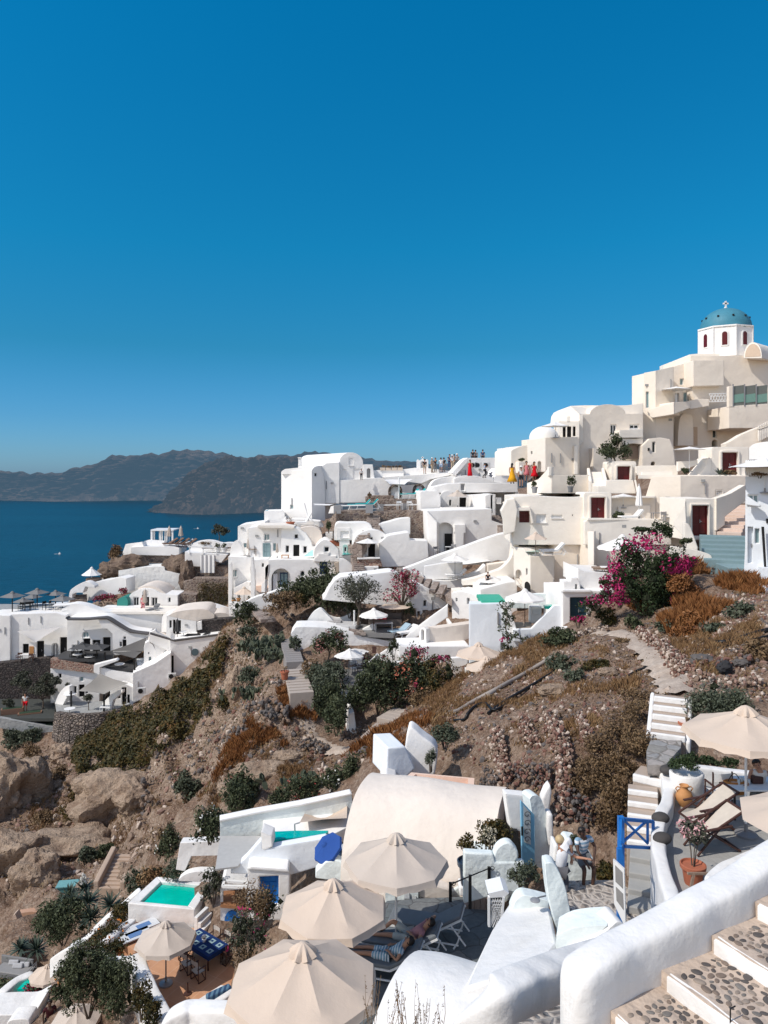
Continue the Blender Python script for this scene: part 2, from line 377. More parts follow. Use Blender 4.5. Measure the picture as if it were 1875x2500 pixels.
def cliffdrop(X,Y):
 """beyond the village the land breaks off to the sea"""
 edge=112+8*np.sin(X*.05)+np.where(X<-34,(X+34)*.9,0);return np.clip((Y-edge)/45,0,1)**1.3*135
def fbm(X,Y,seed,octs=5,base=.12,gain=.5):
 rs=np.random.RandomState(seed);Z=np.zeros_like(X);a=1.0;f=base
 for o in range(octs):
  g=rs.rand(64,64);px=X*f+o*17.3;py=Y*f+o*9.1;ix=np.floor(px).astype(int);iy=np.floor(py).astype(int);fx=px-ix;fy=py-iy
  fx=fx*fx*(3-2*fx);fy=fy*fy*(3-2*fy);G=lambda i,j:g[i%64,j%64]
  Z+=a*((G(ix,iy)*(1-fx)+G(ix+1,iy)*fx)*(1-fy)+(G(ix,iy+1)*(1-fx)+G(ix+1,iy+1)*fx)*fy-.5);a*=gain;f*=2.03
 return Z
def gmesh(name,xs,ys,extra=None):
 X,Y=np.meshgrid(xs,ys);Z=Hs(X,Y)
 Z+=fbm(X,Y,3,5,.22)*.75*np.clip((Y-23)/8,0,1)*np.clip((74-Y)/12,.12,1)*(1+np.clip((-X-4)/10,0,1.4))
 rid=np.abs(fbm(X*1.0+Y*.25,Y*.55-X*.3,8,4,.16));Z+=(.22-rid)*2.2*np.clip((-X-5)/8,0,1)*np.clip((Y-30)/8,0,1)*np.clip((66-Y)/10,0,1)
 k=np.clip((Y-22.5)/4,0,1)*np.clip((76-Y)/10,0,1);lf=np.clip((-X-3)/8,0,1);Z+=(np.abs(fbm(X,Y,21,5,.45,.55))-.25)*-(.35+.9*lf)*k+fbm(X,Y,22,4,1.1,.6)*(.16+.2*lf)*k
 ph=Z/(.85+.5*lf)+fbm(X,Y,23,3,.15)*1.2;fr=ph-np.floor(ph);Z+=(np.clip((fr-.35)/.3,0,1)-fr)*(.34+.5*lf)*k
 Z-=cliffdrop(X,Y)
 n,m=X.shape;vs=np.stack([X,Y,Z],-1).reshape(-1,3)
 i=np.arange(n-1)[:,None]*m+np.arange(m-1)[None];fs=np.stack([i,i+1,i+m+1,i+m],-1).reshape(-1,4)
 me=bpy.data.meshes.new(name);me.from_pydata(vs.tolist(),[],fs.tolist());me.polygons.foreach_set('use_smooth',[1]*len(me.polygons))
 o=bpy.data.objects.new(name,me);col.objects.link(o);return o
def soil():
 m,nt,b,N,L=Bs('dry_hillside');g=N('ShaderNodeNewGeometry');p=g.outputs['Position']
 n1=noise(N,L,p,.22,6,.6,.6);n2=noise(N,L,p,1.4,6,.65);n3=noise(N,L,p,7,5,.7)
 base=Br(N,[(.25,(.12,.066,.038)),(.42,(.24,.145,.088)),(.55,(.37,.245,.165)),(.72,(.52,.385,.28))]);L(n2,base.inputs[0])
 big=Br(N,[(.35,(.18,.105,.06)),(.5,(.30,.205,.145)),(.68,(.48,.37,.285))]);L(n1,big.inputs[0])
 c=Bp(N,L,.5,base.outputs[0],big.outputs[0])
 sx=N('ShaderNodeSeparateXYZ');L(p,sx.inputs[0]);mr=N('ShaderNodeMapRange');L(sx.outputs[0],mr.inputs[0]);mr.inputs[1].default_value=4;mr.inputs[2].default_value=-12;mr.inputs[3].default_value=.5
 sn=N('ShaderNodeSeparateXYZ');L(g.outputs['Normal'],sn.inputs[0]);st=N('ShaderNodeMapRange');L(sn.outputs[2],st.inputs[0]);st.inputs[1].default_value=.88;st.inputs[2].default_value=.6
 mm=N('ShaderNodeMath',operation='MULTIPLY');L(mr.outputs[0],mm.inputs[0]);L(st.outputs[0],mm.inputs[1])
 tuff=Br(N,[(.3,(.30,.21,.15)),(.6,(.47,.36,.27))]);L(n2,tuff.inputs[0]);c=Bp(N,L,mm.outputs[0],c,tuff.outputs[0])
 v=N('ShaderNodeTexVoronoi');v.inputs['Scale'].default_value=8.5;L(p,v.inputs['Vector']);sc_=N('ShaderNodeSeparateColor');L(v.outputs['Color'],sc_.inputs[0])
 gr=Br(N,[(0,(.07,.05,.045)),(.45,(.22,.15,.12)),(.7,(.36,.26,.21)),(1,(.55,.47,.41))]);L(sc_.outputs[0],gr.inputs[0])
 gm=Br(N,[(.46,(0,0,0)),(.6,(1,1,1))]);L(n1,gm.inputs[0]);gk=Br(N,[(.16,(1,1,1)),(.34,(0,0,0))]);L(v.outputs['Distance'],gk.inputs[0])
 g2=N('ShaderNodeMath',operation='MULTIPLY');L(gm.outputs[0],g2.inputs[0]);L(gk.outputs[0],g2.inputs[1])
 g3=N('ShaderNodeMath',operation='MULTIPLY_ADD');L(g2.outputs[0],g3.inputs[0]);g3.inputs[1].default_value=.55;g3.inputs[2].default_value=.30
 c=Bp(N,L,g3.outputs[0],c,gr.outputs[0]);c=Bp(N,L,.55,c,n3,'OVERLAY');L(c,b.inputs['Base Color'])
 b.inputs['Roughness'].default_value=.95;b.inputs['Specular IOR Level'].default_value=.1
 ad=N('ShaderNodeMath',operation='MULTIPLY_ADD');L(n3,ad.inputs[0]);ad.inputs[1].default_value=.35;L(n2,ad.inputs[2])
 Bq(N,L,b,ad.outputs[0],1.0,.6);return m
SOIL=soil()
gnd=gmesh('hillside',np.concatenate([np.arange(-110,-36,1.6),np.arange(-36,27,.27),np.arange(27,111,1.6)]),np.concatenate([np.arange(1,20,1.),np.arange(20,78,.25),np.arange(78,179,1.5)]));gnd.data.materials.append(SOIL);tag(gnd,kind='structure',label='dry rocky hillside under the village')
SEAZ=-110.0
def seamat():
 m,nt,b,N,L=Bs('sea_water');g=N('ShaderNodeNewGeometry');mp=N('ShaderNodeMapping');mp.inputs['Scale'].default_value=(.05,.13,1);L(g.outputs['Position'],mp.inputs[0])
 n=noise(N,L,mp.outputs[0],1.0,8,.62,.4);mp2=N('ShaderNodeMapping');mp2.inputs['Scale'].default_value=(.0012,.004,1);L(g.outputs['Position'],mp2.inputs[0]);n2=noise(N,L,mp2.outputs[0],1.0,4,.6)
 c=Bp(N,L,n2,(.000,.025,.049),(.002,.055,.090));c=Bp(N,L,.85,c,n,'OVERLAY');L(c,b.inputs['Base Color']);b.inputs['Roughness'].default_value=.38;b.inputs['Specular IOR Level'].default_value=.30
 Bq(N,L,b,n,.9,1.5);return m
mb=MB();mb.face([(-30000,60,SEAZ),(30000,60,SEAZ),(30000,45000,SEAZ),(-30000,45000,SEAZ)]);mb.Ab('sea',seamat(),Aa=0,kind='structure',label='deep blue sea of the bay')
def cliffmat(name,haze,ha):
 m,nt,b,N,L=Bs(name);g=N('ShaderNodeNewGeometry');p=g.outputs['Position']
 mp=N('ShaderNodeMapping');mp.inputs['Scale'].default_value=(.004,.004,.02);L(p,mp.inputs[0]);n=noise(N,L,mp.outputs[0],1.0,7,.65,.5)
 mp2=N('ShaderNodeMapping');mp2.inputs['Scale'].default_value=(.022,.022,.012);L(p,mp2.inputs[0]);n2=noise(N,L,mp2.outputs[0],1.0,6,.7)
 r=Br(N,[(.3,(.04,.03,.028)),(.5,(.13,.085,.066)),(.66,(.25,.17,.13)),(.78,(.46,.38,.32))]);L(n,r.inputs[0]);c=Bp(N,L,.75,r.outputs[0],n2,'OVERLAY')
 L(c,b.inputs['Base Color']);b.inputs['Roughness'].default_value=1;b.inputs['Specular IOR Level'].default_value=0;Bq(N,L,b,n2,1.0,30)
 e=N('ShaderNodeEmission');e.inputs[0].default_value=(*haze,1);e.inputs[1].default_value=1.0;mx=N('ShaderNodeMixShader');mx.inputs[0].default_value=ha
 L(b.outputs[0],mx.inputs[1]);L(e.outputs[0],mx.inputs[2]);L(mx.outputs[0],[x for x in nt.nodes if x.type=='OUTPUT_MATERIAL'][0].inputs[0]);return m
def cliff(name,sky,Y0,back,mat,seed,label,amp=1.0):
 """sky: skyline in picture coordinates; a shoreline at Y0 and a crest `back` metres behind"""
 K.x0=K.y0=0;K.s=1;us=np.linspace(sky[0][0],sky[-1][0],300);vs_=np.interp(us,[q[0]for q in sky],[q[1]for q in sky]);nj=60;vs=[];nx=len(us)
 vs_=vs_+fbm(us[None]*.5,us[None]*0,seed+7,5,.2,.6)[0]*7;T=np.linspace(0,1,nj+1);uu,tt=np.meshgrid(us,T);wq=fbm(uu*.05,tt*5,seed+4,4,.5)*40;gul=np.abs(fbm(uu*.22+wq,tt*7,seed,6,.16,.6));bul=fbm(uu*.3,tt*14,seed+1,5,.3,.6)
 for j in range(nj+1):
  t=T[j]
  for i in range(nx):
   Yc=Y0+back;top=(HZ-vs_[i])/F*Yc;prof=t**.8 if t<1 else 1
   z=SEAZ-4+(top-SEAZ+4)*prof;y=Y0+back*(t**1.25)+(gul[j,i]*430*amp+bul[j,i]*220*amp)*sin(pi*min(1,t*.97+.03))
   y+=60*math.sin(us[i]*.02)*(1-t);vs.append(V(((us[i]-CX)/F*Yc*(1-.0*(1-t)),y,z)))
 for i in range(nx):p=vs[nj*nx+i];vs.append(V((p.x*1.3,p.y+900,p.z-60)))
 fs=[(j*nx+i,j*nx+i+1,(j+1)*nx+i+1,(j+1)*nx+i)for j in range(nj+1)for i in range(nx-1)]
 MB().add(vs,fs).Ab(name,mat,Aa=180,kind='structure',label=label)
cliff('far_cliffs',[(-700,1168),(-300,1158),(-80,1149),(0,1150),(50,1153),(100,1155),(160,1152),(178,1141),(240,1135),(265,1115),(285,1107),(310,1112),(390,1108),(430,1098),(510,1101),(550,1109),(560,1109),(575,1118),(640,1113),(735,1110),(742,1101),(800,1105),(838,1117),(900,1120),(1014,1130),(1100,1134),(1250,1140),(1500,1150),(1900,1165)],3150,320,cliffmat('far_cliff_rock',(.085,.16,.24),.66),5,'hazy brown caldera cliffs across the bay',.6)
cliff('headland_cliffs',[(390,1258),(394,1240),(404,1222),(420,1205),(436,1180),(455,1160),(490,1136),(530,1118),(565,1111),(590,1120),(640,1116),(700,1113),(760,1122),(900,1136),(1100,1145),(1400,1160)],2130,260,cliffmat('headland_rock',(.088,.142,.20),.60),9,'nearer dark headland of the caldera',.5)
DR=random.Random(4)
def inpoly(p,poly):
 x,y=p;c=0;j=len(poly)-1
 for i in range(len(poly)):
  if(poly[i][1]>y)!=(poly[j][1]>y)and x<(poly[j][0]-poly[i][0])*(y-poly[i][1])/(poly[j][1]-poly[i][1])+poly[i][0]:c=not c
  j=i
 return c
class Bg:
 def __init__(s,name,label,cat,fac,x,y,Bu=None):
  s.t=Bc(name,label,cat,fac.at(x,y)if fac else P(x,y,50),Bu);s.w={};s.t['_']=0;del s.t['_']
 def mb(s,mat=None,nm='wall'):
  mat=mat or Ar;k=(mat.name,nm)
  if k not in s.w:s.w[k]=(MB(),mat)
  return s.w[k][0]
 def wall(s,fac,poly,depth,ops=(),mat=None,off=0.0,nm='wall'):
  mb=s.mb(mat,nm);Bn=[];by={}
  for o in ops:
   kind,x0,y0,x1,y1=o[:5];m=o[5]if len(o)>5 else None
   arch=1.0 if kind.isupper()else 0.0;q=fac.rect(x0,y0,x1,y1,arch);k=kind.lower();rv={'w':.22,'d':.3,'o':1.1,'n':.35,'s':.06}[k]
   by.setdefault(rv,[]).append(q);Bn.append((q,rv));s.fill(fac,q,k,rv,m,off)
  fac_wall(fac,mb,poly,depth,Bn,off)
  ps=[fac.st(x,y,off)for x,y in poly];xs=[p[0]for p in ps];zs=[p[1]for p in ps]
  if(max(xs)-min(xs))*(max(zs)-min(zs))>7 and depth>.8:
   for i in range(3):
    q=(DR.uniform(min(xs),max(xs)),DR.uniform(min(zs)*.6+max(zs)*.4,max(zs)))
    if all(inpoly((q[0]+a,q[1]+b),ps)for a in(-.25,.25)for b in(-.9,.25))and not any(min(p[0]for p in h)-.3<q[0]<max(p[0]for p in h)+.3 and min(p[1]for p in h)-1<q[1]<max(p[1]for p in h)+.3 for h,_ in Bn):
     c=fac.w(q,off+.06);k=i if i else DR.choice((0,1));m=MB()
     if k==0:m.box(c,(.14,.14,.24))
     elif k==1:m.tube([c,c-V((0,0,.8))],.045,5)
     else:m.box(c,(.3,.08,.2))
     m.Ab(('wall_lamp','downpipe','vent')[k],(Be,Bf,GREYP)[k],s.t,Aa=0)
 def fill(s,fac,q,k,rv,m,off):
  if k in 'on':
   if k=='o' and m:
    mb=MB();mb.add([fac.w(p,off-rv+.02)for p in q],[tuple(range(len(q)))]);mb.Ab('doorway',m,s.t,Aa=0)
   return
  pane=MB();pane.add([fac.w(p,off-rv+.03)for p in q],[tuple(range(len(q)))])
  W=max(p[0]for p in q)-min(p[0]for p in q);Hh=max(p[1]for p in q)-min(p[1]for p in q)
  fr=MB();qi=fac.inset(q,min(.09,W*.13));n=len(q)
  for(a,b)in((-rv+.04,-rv+.11),):
   o3=[fac.w(p,off+b)for p in q];i3=[fac.w(p,off+b)for p in qi];j3=[fac.w(p,off+a)for p in qi]
   fr.add(o3+i3+j3,[(i,(i+1)%n,n+(i+1)%n,n+i)for i in range(n)]+[(n+i,n+(i+1)%n,2*n+(i+1)%n,2*n+i)for i in range(n)])
  cx=sum(p[0]for p in q)/n;z0=min(p[1]for p in q);z1=max(p[1]for p in q)
  if k=='w':
   if W>.5:fac.Bh(fr,[(cx-.03,z0),(cx+.03,z0),(cx+.03,z1-.03),(cx-.03,z1-.03)],off-rv+.04,off-rv+.10)
   f=fr.Ab('window',As if m is not DARK else DARK,s.t,Aa=0);pane.Ab('pane',m or GLASSD,f,Aa=0)
   if W>.45:
    sl=MB();fac.Bh(sl,[(cx-W/2-.06,z0-.07),(cx+W/2+.06,z0-.07),(cx+W/2+.06,z0-.002),(cx-W/2-.06,z0-.002)],off-.1,off+.07);sl.Ab('sill',Ar,f,Aa=0)
  else:
   mm=m or REDD
   for sx in((-.46,-.04),(.04,.46)):
    for z_ in((.06,.36),(.42,.68),(.73,.94)):
     if W>.55:fac.Bh(pane,[(cx+W*sx[0]*.9,z0+Hh*z_[0]),(cx+W*sx[1]*.9,z0+Hh*z_[0]),(cx+W*sx[1]*.9,z0+Hh*z_[1]),(cx+W*sx[0]*.9,z0+Hh*z_[1])],off-rv+.02,off-rv+.06)
   d=pane.Ab('door',mm,s.t,Aa=0);fr.Ab('frame',mm,d,Aa=0)
   if Hh>1.5:
    hb=MB();hb.bar(fac.w((cx+.06,z0+Hh*.42),off-rv+.09),fac.w((cx+.06,z0+Hh*.53),off-rv+.09),.04,.04);hb.bar(fac.w((cx+.06,z0+Hh*.47),off-rv+.10),fac.w((cx+.2,z0+Hh*.47),off-rv+.10),.03,.03);hb.Ab('handle',Bf,d,Aa=0)
 def Bh(s,fac,poly,off0,off1,mat=None,nm='wall',bk=0):
  if bk:s.mb(mat,nm).Bt([fac.at(x,y,0)for x,y in poly],fac.n*(off1-off0))
  else:s.mb(mat,nm).Bt([fac.at(x,y,off1)for x,y in poly],fac.n*(off0-off1))
 def floor(s,pts,th=.3,mat=None,nm='terrace_floor'):
  """pts: list of (x,y,Y); horizontal at the height of the first"""
  z=P(*pts[0]).z;p3=[PZ(x,y,z)if len(q)==2 else V((P(*q).x,q[2],z))for q in pts for x,y in[q[:2]]]
  s.mb(mat or GREYP,nm).Bt(p3,V((0,0,-th)))
 def done(s,bev=0.0,Aa=35):
  for(mn,nm),(mb,mat)in s.w.items():mb.Ab(nm,mat,s.t,Aa=Aa,bev=bev)
  return s.t
def fac_wall(fac,mb,poly,depth,Bn,off=0.0,mi=0):
 Bj=[fac.st(x,y,off)for x,y in poly];L=len(Bj)
 area=sum(Bj[i][0]*Bj[(i+1)%L][1]-Bj[(i+1)%L][0]*Bj[i][1]for i in range(L))
 if area<0:Bj=Bj[::-1]
 loops=[Bj]+[h[0][::-1]for h in Bn];flatp=[q for l in loops for q in l];vs=[fac.w(q,off)for q in flatp];fs=[]
 if Bn:
  for t in tessellate_polygon([[V((q[0],q[1],0))for q in l]for l in loops]):
   a,b,c=[flatp[i]for i in t];cr=(b[0]-a[0])*(c[1]-a[1])-(b[1]-a[1])*(c[0]-a[0])
   if abs(cr)>1e-9:fs.append(tuple(t)if cr>0 else tuple(t[::-1]))
 else:fs.append(tuple(range(L)))
 mb.add(vs,fs,mi);o3=[fac.w(q,off)for q in Bj];b3=[p-fac.n*depth for p in o3]
 mb.add(o3+b3,[((i+1)%L,i,L+i,L+(i+1)%L)for i in range(L)]+[tuple(range(2*L-1,L-1,-1))],mi)
 for h,rv in Bn:
  n=len(h);o3=[fac.w(q,off)for q in h];b3=[p-fac.n*min(rv,depth-.02)for p in o3]
  mb.add(o3+b3,[(i,(i+1)%n,n+(i+1)%n,n+i)for i in range(n)]+[tuple(range(n,2*n))],mi)
def Ae(base,Rr,h,mat,label,n=8,Cm=.32,val=.0,ribs=1,tilt=(0,0),cap='ruffle',Bu='parasols',rz=.2,Bx=None,basem=None,name='parasol',pole_r=.026,sag=.035):
 t=Bc(name,label,'parasol',base,Bu);t.rotation_euler=(tilt[0],tilt[1],rz)
 Cm*=Rr;mb=MB();nr=6;na=n*4;vs=[];fs=[]
 def prof(q,k):
  a=2*pi*k/na;u=(k%4)/4;s_=sin(pi*u);edge=cos(pi/n)/cos((u-.5)*2*pi/n)
  r=Rr*q*edge/1.0 if 1 else 0;rad=r*(1 if k%4==0 else 1);z=h+Cm*(1-q)**1.08-s_*sag*Rr*q*(1.2-q)*2.0
  rr=Rr*q*(edge/(cos(pi/n)/cos(-.5*2*pi/n)));return V((rr*cos(a),rr*sin(a),z))
 vs.append(V((0,0,h+Cm)))
 for i in range(1,nr+1):
  for k in range(na):vs.append(prof(i/nr,k))
 for k in range(na):fs.append((0,1+k,1+(k+1)%na))
 for i in range(nr-1):
  for k in range(na):k2=(k+1)%na;fs.append((1+i*na+k,1+(i+1)*na+k,1+(i+1)*na+k2,1+i*na+k2))
 if val:
  b0=1+(nr-1)*na
  for j in(1,2,3):
   for k in range(na):
    p=prof(1,k);u=(k%4)/4;d=val*(j/3)*(1-.28*(1-abs(cos(pi*u*2)))*(j==3));o=1+.012*j+.012*sin(k*2.1)*(j>1);vs.append(V((p.x*o,p.y*o,p.z-d)))
  for j in range(3):
   for k in range(na):k2=(k+1)%na;a0=b0+j*na;fs.append((a0+k,a0+na+k,a0+na+k2,a0+k2))
 c=mb.add(vs,fs).Ab('canopy',mat,t,Aa=28,Ac=1)
 if ribs:
  for k in range(n):
   a=2*pi*k/n;MB().bar((0,0,h+Cm-.05),(Rr*.985*cos(a),Rr*.985*sin(a),h-.03),.022,.022).Ab('rib',Bx or As,t,Aa=0,Ac=1)
 if cap:
  vs=[];fs=[];m=32;rc=.17*Rr
  for i,(q,z)in enumerate(((.12,.10),(.5,.075),(.85,.015),(1.05,-.045))):
   for k in range(m):
    a=2*pi*k/m;rip=(1+.16*i/3*cos(k*2*pi/4))if cap=='ruffle' else 1;vs.append(V((rc*q*rip*cos(a),rc*q*rip*sin(a),h+Cm*(1-.17*q*.6)+z*Rr*.8+(.03*i/3*cos(k*2*pi/4)if cap=='ruffle' else 0))))
  fs.append(tuple(range(m-1,-1,-1)))
  for i in range(3):
   for k in range(m):k2=(k+1)%m;fs.append((i*m+k,i*m+k2,(i+1)*m+k2,(i+1)*m+k))
  MB().add(vs,fs).Ab('vent_cap',mat,t,Aa=50,Ac=1)
 MB().tube([(0,0,0),(0,0,h+Cm+.02)],pole_r,8).Ab('pole',Bx or As,t,Ac=1)
 bb=MB();bb.lathe([(.26,.0),(.26,.05),(.10,.085),(.045,.1),(.045,.28),(0,.29)],n=14);bb.Ab('base',basem or Bf,t,Ac=1)
 return t
def Aj(base,h,mat,label,r=.14,Bu='folded parasols',Bx=None):
 if h>2.8:h*=.54;r*=.55
 t=Bc('folded_parasol',label,'parasol',base,Bu);m=16;vs=[];fs=[]
 pr=[(.02,1.0),(.35,.96),(.62,.86),(.8,.66),(1.0,.5),(1.05,.42),(.62,.40)]
 for q,z in pr:
  for k in range(m):
   a=2*pi*k/m;f=1+.22*(1 if k%2 else-1)*min(1,q);vs.append(V((r*q*f*cos(a),r*q*f*sin(a),h*z)))
 for i in range(len(pr)-1):
  for k in range(m):k2=(k+1)%m;fs.append((i*m+k,(i+1)*m+k,(i+1)*m+k2,i*m+k2))
 MB().add(vs,fs).Ab('canopy',mat,t,Aa=30,Ac=1)
 MB().tube([(0,0,0),(0,0,h*1.04)],.028,8).Ab('pole',Bx or As,t,Ac=1)
 MB().lathe([(.25,0),(.25,.05),(.06,.09),(.05,.3),(0,.3)],n=12).Ab('base',Bf,t,Ac=1)
 return t
def Ak(n,shape,size,seed,flat_=.5,clumps=0,cr=.3):
 """n small leaf quads; shape(rng)->(point, outward dir)"""
 rs=np.random.RandomState(seed);vs=[];fs=[]
 for i in range(n):
  p,d=shape(rs);p=V(p);d=V(d)
  a=V(rs.normal(size=3));a=(a*(1-flat_)+d*flat_+V((0,0,.25))).normalized();b=a.cross(V(rs.normal(size=3))).normalized();c=a.cross(b)
  s_=size*rs.uniform(.6,1.4);l=c*s_;w_=b*s_*.45;k=len(vs)
  vs+=[p-l,p+w_*1.0,p+l+a*s_*.2,p-w_];fs.append((k,k+1,k+2,k+3))
 return vs,fs
def Am(R3,seed,Bw=14,cr=.38,low=-.35,hollow=.35):
 rs0=np.random.RandomState(seed);cl=[]
 while len(cl)<Bw:
  d=rs0.normal(size=3);d/=np.linalg.norm(d)
  if d[2]<low:continue
  q=rs0.uniform(hollow,.85);cl.append((d*q,rs0.uniform(.6,1.15)*cr))
 def f(rs):
  if rs is None:return cl
  c,r=cl[rs.randint(len(cl))];d=rs.normal(size=3);d/=np.linalg.norm(d);p=c+d*r*rs.uniform(.45,1)**.5
  p=p*np.array(R3);return(p[0],p[1],p[2]),(d[0],d[1],d[2])
 return f
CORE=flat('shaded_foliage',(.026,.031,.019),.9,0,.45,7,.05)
def Ah(loc,R3,mat,label,n=900,size=.06,seed=1,Bu=None,Bv=None,nf=120,Ck=.05,name='shrub',cat='shrub',Bw=16,cr=.40,stems=5,By=None,flat_=.35,low=-.25,full=0,core=.34):
 if not full:R3=(R3[0]*.54,R3[1]*.6,R3[2]*.66);size*=.85;By=By and By*.62
 loc=V(loc);t=Bc(name,label,cat,loc,Bu);R3=V(R3);top=By or 0.0;c0=V((0,0,top+R3.z*.75))
 bs_=Am(R3,seed,Bw,cr,low);vs,fs=Ak(n,bs_,size,seed+1,flat_);fm=MB().add([v+c0 for v in vs],fs)
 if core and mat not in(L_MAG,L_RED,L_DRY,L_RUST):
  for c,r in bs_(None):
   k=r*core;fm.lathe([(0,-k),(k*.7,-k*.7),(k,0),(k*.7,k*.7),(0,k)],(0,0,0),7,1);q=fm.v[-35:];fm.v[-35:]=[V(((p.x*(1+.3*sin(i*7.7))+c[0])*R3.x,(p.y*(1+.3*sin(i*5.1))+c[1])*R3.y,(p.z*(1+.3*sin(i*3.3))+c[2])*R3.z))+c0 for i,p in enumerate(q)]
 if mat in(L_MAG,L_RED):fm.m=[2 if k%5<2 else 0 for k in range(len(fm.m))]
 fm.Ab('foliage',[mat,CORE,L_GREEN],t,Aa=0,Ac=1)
 st=MB();rs=np.random.RandomState(seed+3)
 if By:
  b=V((rs.uniform(-.1,.1),rs.uniform(-.1,.1),0));top_=V((0,0,top+R3.z*.3));r0=max(.05,R3.z*.07)
  st.tube([b,b.lerp(top_,.5)+V((rs.uniform(-.1,.1),0,0)),top_],[r0,r0*.8,r0*.6],7)
  for i in range(stems):
   a=rs.uniform(0,2*pi);e=V((cos(a)*R3.x*.65,sin(a)*R3.y*.65,c0.z+R3.z*rs.uniform(-.1,.55)));s0=top_.lerp(b,.3*rs.rand());st.tube([s0,s0.lerp(e,.5)+V((0,0,.08)),e],[r0*.45,r0*.3,r0*.12],5)
 else:
  for i in range(stems):
   a=rs.uniform(0,2*pi);e=V((cos(a)*R3.x*.6,sin(a)*R3.y*.6,c0.z+R3.z*rs.uniform(-.2,.5)));st.tube([(cos(a)*.05,sin(a)*.05,-.1),e*.55+V((0,0,.05)),e],[.02+.012*R3.z,.014,.005],5)
 st.Ab('trunk' if By else 'stems',BARK,t,Ac=1)
 if Bv:
  vs,fs=Ak(nf,Am(R3*1.05,seed+20,24,.2,-.45,.72),Ck,seed+9,.6);MB().add([v+c0 for v in vs],fs).Ab('flowers',Bv,t,Aa=0,Ac=1)
 return t
def Cb(loc,n,L,mat,label,name='agave',cat='plant',w_=.05,seed=1,droop=.4,Bu=None,up=.35,heads=1,spread=.3,extra_z=0.0):
 t=Bc(name,label,cat,loc,Bu);rs=np.random.RandomState(seed);mb=MB()
 for h in range(heads):
  c=V((rs.normal()*spread,rs.normal()*spread,rs.uniform(0,.6)*extra_z+(extra_z*.4 if heads>1 else 0)))if heads>1 else V((0,0,extra_z))
  for i in range(n):
   a=rs.uniform(0,2*pi);el=rs.uniform(up-.5,1.35);l=L*rs.uniform(.7,1.1);d=V((cos(a)*cos(el),sin(a)*cos(el),sin(el)));sd=V((-sin(a),cos(a),0))
   p0=c;p1=c+d*l*.5;p2=c+d*l-V((0,0,droop*l*rs.uniform(.2,.8)));b=len(mb.v);ww=w_*rs.uniform(.8,1.2)
   mb.add([p0-sd*ww*.7,p0+sd*ww*.7,p1-sd*ww,p1+sd*ww,p2],[(0,1,3,2),(2,3,4)])
  if extra_z:mb.tube([(0,0,-.1),c*.6,c],[.06,.05,.05],6)
 mb.Ab('leaves',mat,t,Aa=0,Ac=1);return t
def pot(mb,r,h,n=18,sx=1.0):
 mb.lathe([(0,0),(r*.68,0),(r*.72,h*.06),(r*.9,h*.8),(r*1.06,h*.8),(r*1.08,h*.98),(r*.96,h*1.0),(r*.9,h*.9),(0,h*.88)],n=n)
def Ag(loc,r,h,potm,mat,R3,label,n=350,size=.05,seed=1,Bv=None,nf=40,Bu=None,Ck=.04,Cj=0.0,cat='potted plant'):
 t=Bc('potted_plant',label,cat,loc,Bu);mb=MB();pot(mb,r,h);p=mb.Ab('pot',potm,t,Ac=1,Aa=35)
 R3=V(R3);c0=V((0,0,h+Cj+R3.z*.7));vs,fs=Ak(n,Am(R3,seed,9,.5,-.4,.2),size,seed+1,.3)
 MB().add([v+c0 for v in vs],fs).Ab('foliage',mat,t,Aa=0,Ac=1);st=MB();rs=np.random.RandomState(seed)
 for i in range(5):
  a=rs.uniform(0,2*pi);st.tube([(cos(a)*.03,sin(a)*.03,h*.85),(cos(a)*R3.x*.2,sin(a)*R3.y*.2,h+Cj*.7),(cos(a)*R3.x*.6,sin(a)*R3.y*.6,c0.z+R3.z*.3)],[.014,.011,.004],5)
 st.Ab('stems',BARK,t,Ac=1)
 if Bv:
  vs,fs=Ak(nf,Am(R3*1.05,seed+5,6,.4,0,.7),Ck,seed+7,.5);MB().add([v+c0 for v in vs],fs).Ab('flowers',Bv,t,Aa=0,Ac=1)
 return t
def Cp(name,joints,bones,mat,parent,root,sub=1):
 me=bpy.data.meshes.new(name);ks=list(joints);me.from_pydata([tuple(joints[k][0])for k in ks],[(ks.index(a),ks.index(b))for a,b in bones],[])
 o=bpy.data.objects.new(name,me);col.objects.link(o);o.parent=parent;bpy_skin(o,[joints[k][1]for k in ks],ks.index(root));me.materials.append(mat)
 if sub:s_=o.modifiers.new('sub','SUBSURF');s_.levels=sub;s_.render_levels=sub
 return o
def bpy_skin(o,radii,root):
 me=o.data;bm=bmesh.new();bm.from_mesh(me);lay=bm.verts.layers.skin.verify();bm.verts.ensure_lookup_table()
 for i,v in enumerate(bm.verts):
  r=radii[i];v[lay].radius=r if isinstance(r,(tuple,list))else(r,r);v[lay].use_root=(i==root)
 bm.to_mesh(me);bm.free();m=o.modifiers.new('skin','SKIN');m.use_smooth_shade=1;m.branch_smoothing=.4
STAND=dict(pel=(0,0,.95),che=(0,.01,1.26),nec=(0,.02,1.45),hea=(0,-.01,1.56),top=(0,0,1.68),hl=(-.10,0,.90),kl=(-.11,-.02,.50),fl=(-.11,.02,.08),tl=(-.12,-.15,.03),hr=(.10,0,.90),kr=(.11,-.02,.50),fr=(.11,.02,.08),tr=(.12,-.15,.03),sl=(-.19,.02,1.40),el=(-.25,.02,1.12),wl=(-.25,-.08,.88),al=(-.25,-.11,.80),sr=(.19,.02,1.40),er=(.25,.02,1.12),wr=(.25,-.08,.88),ar=(.25,-.11,.80))
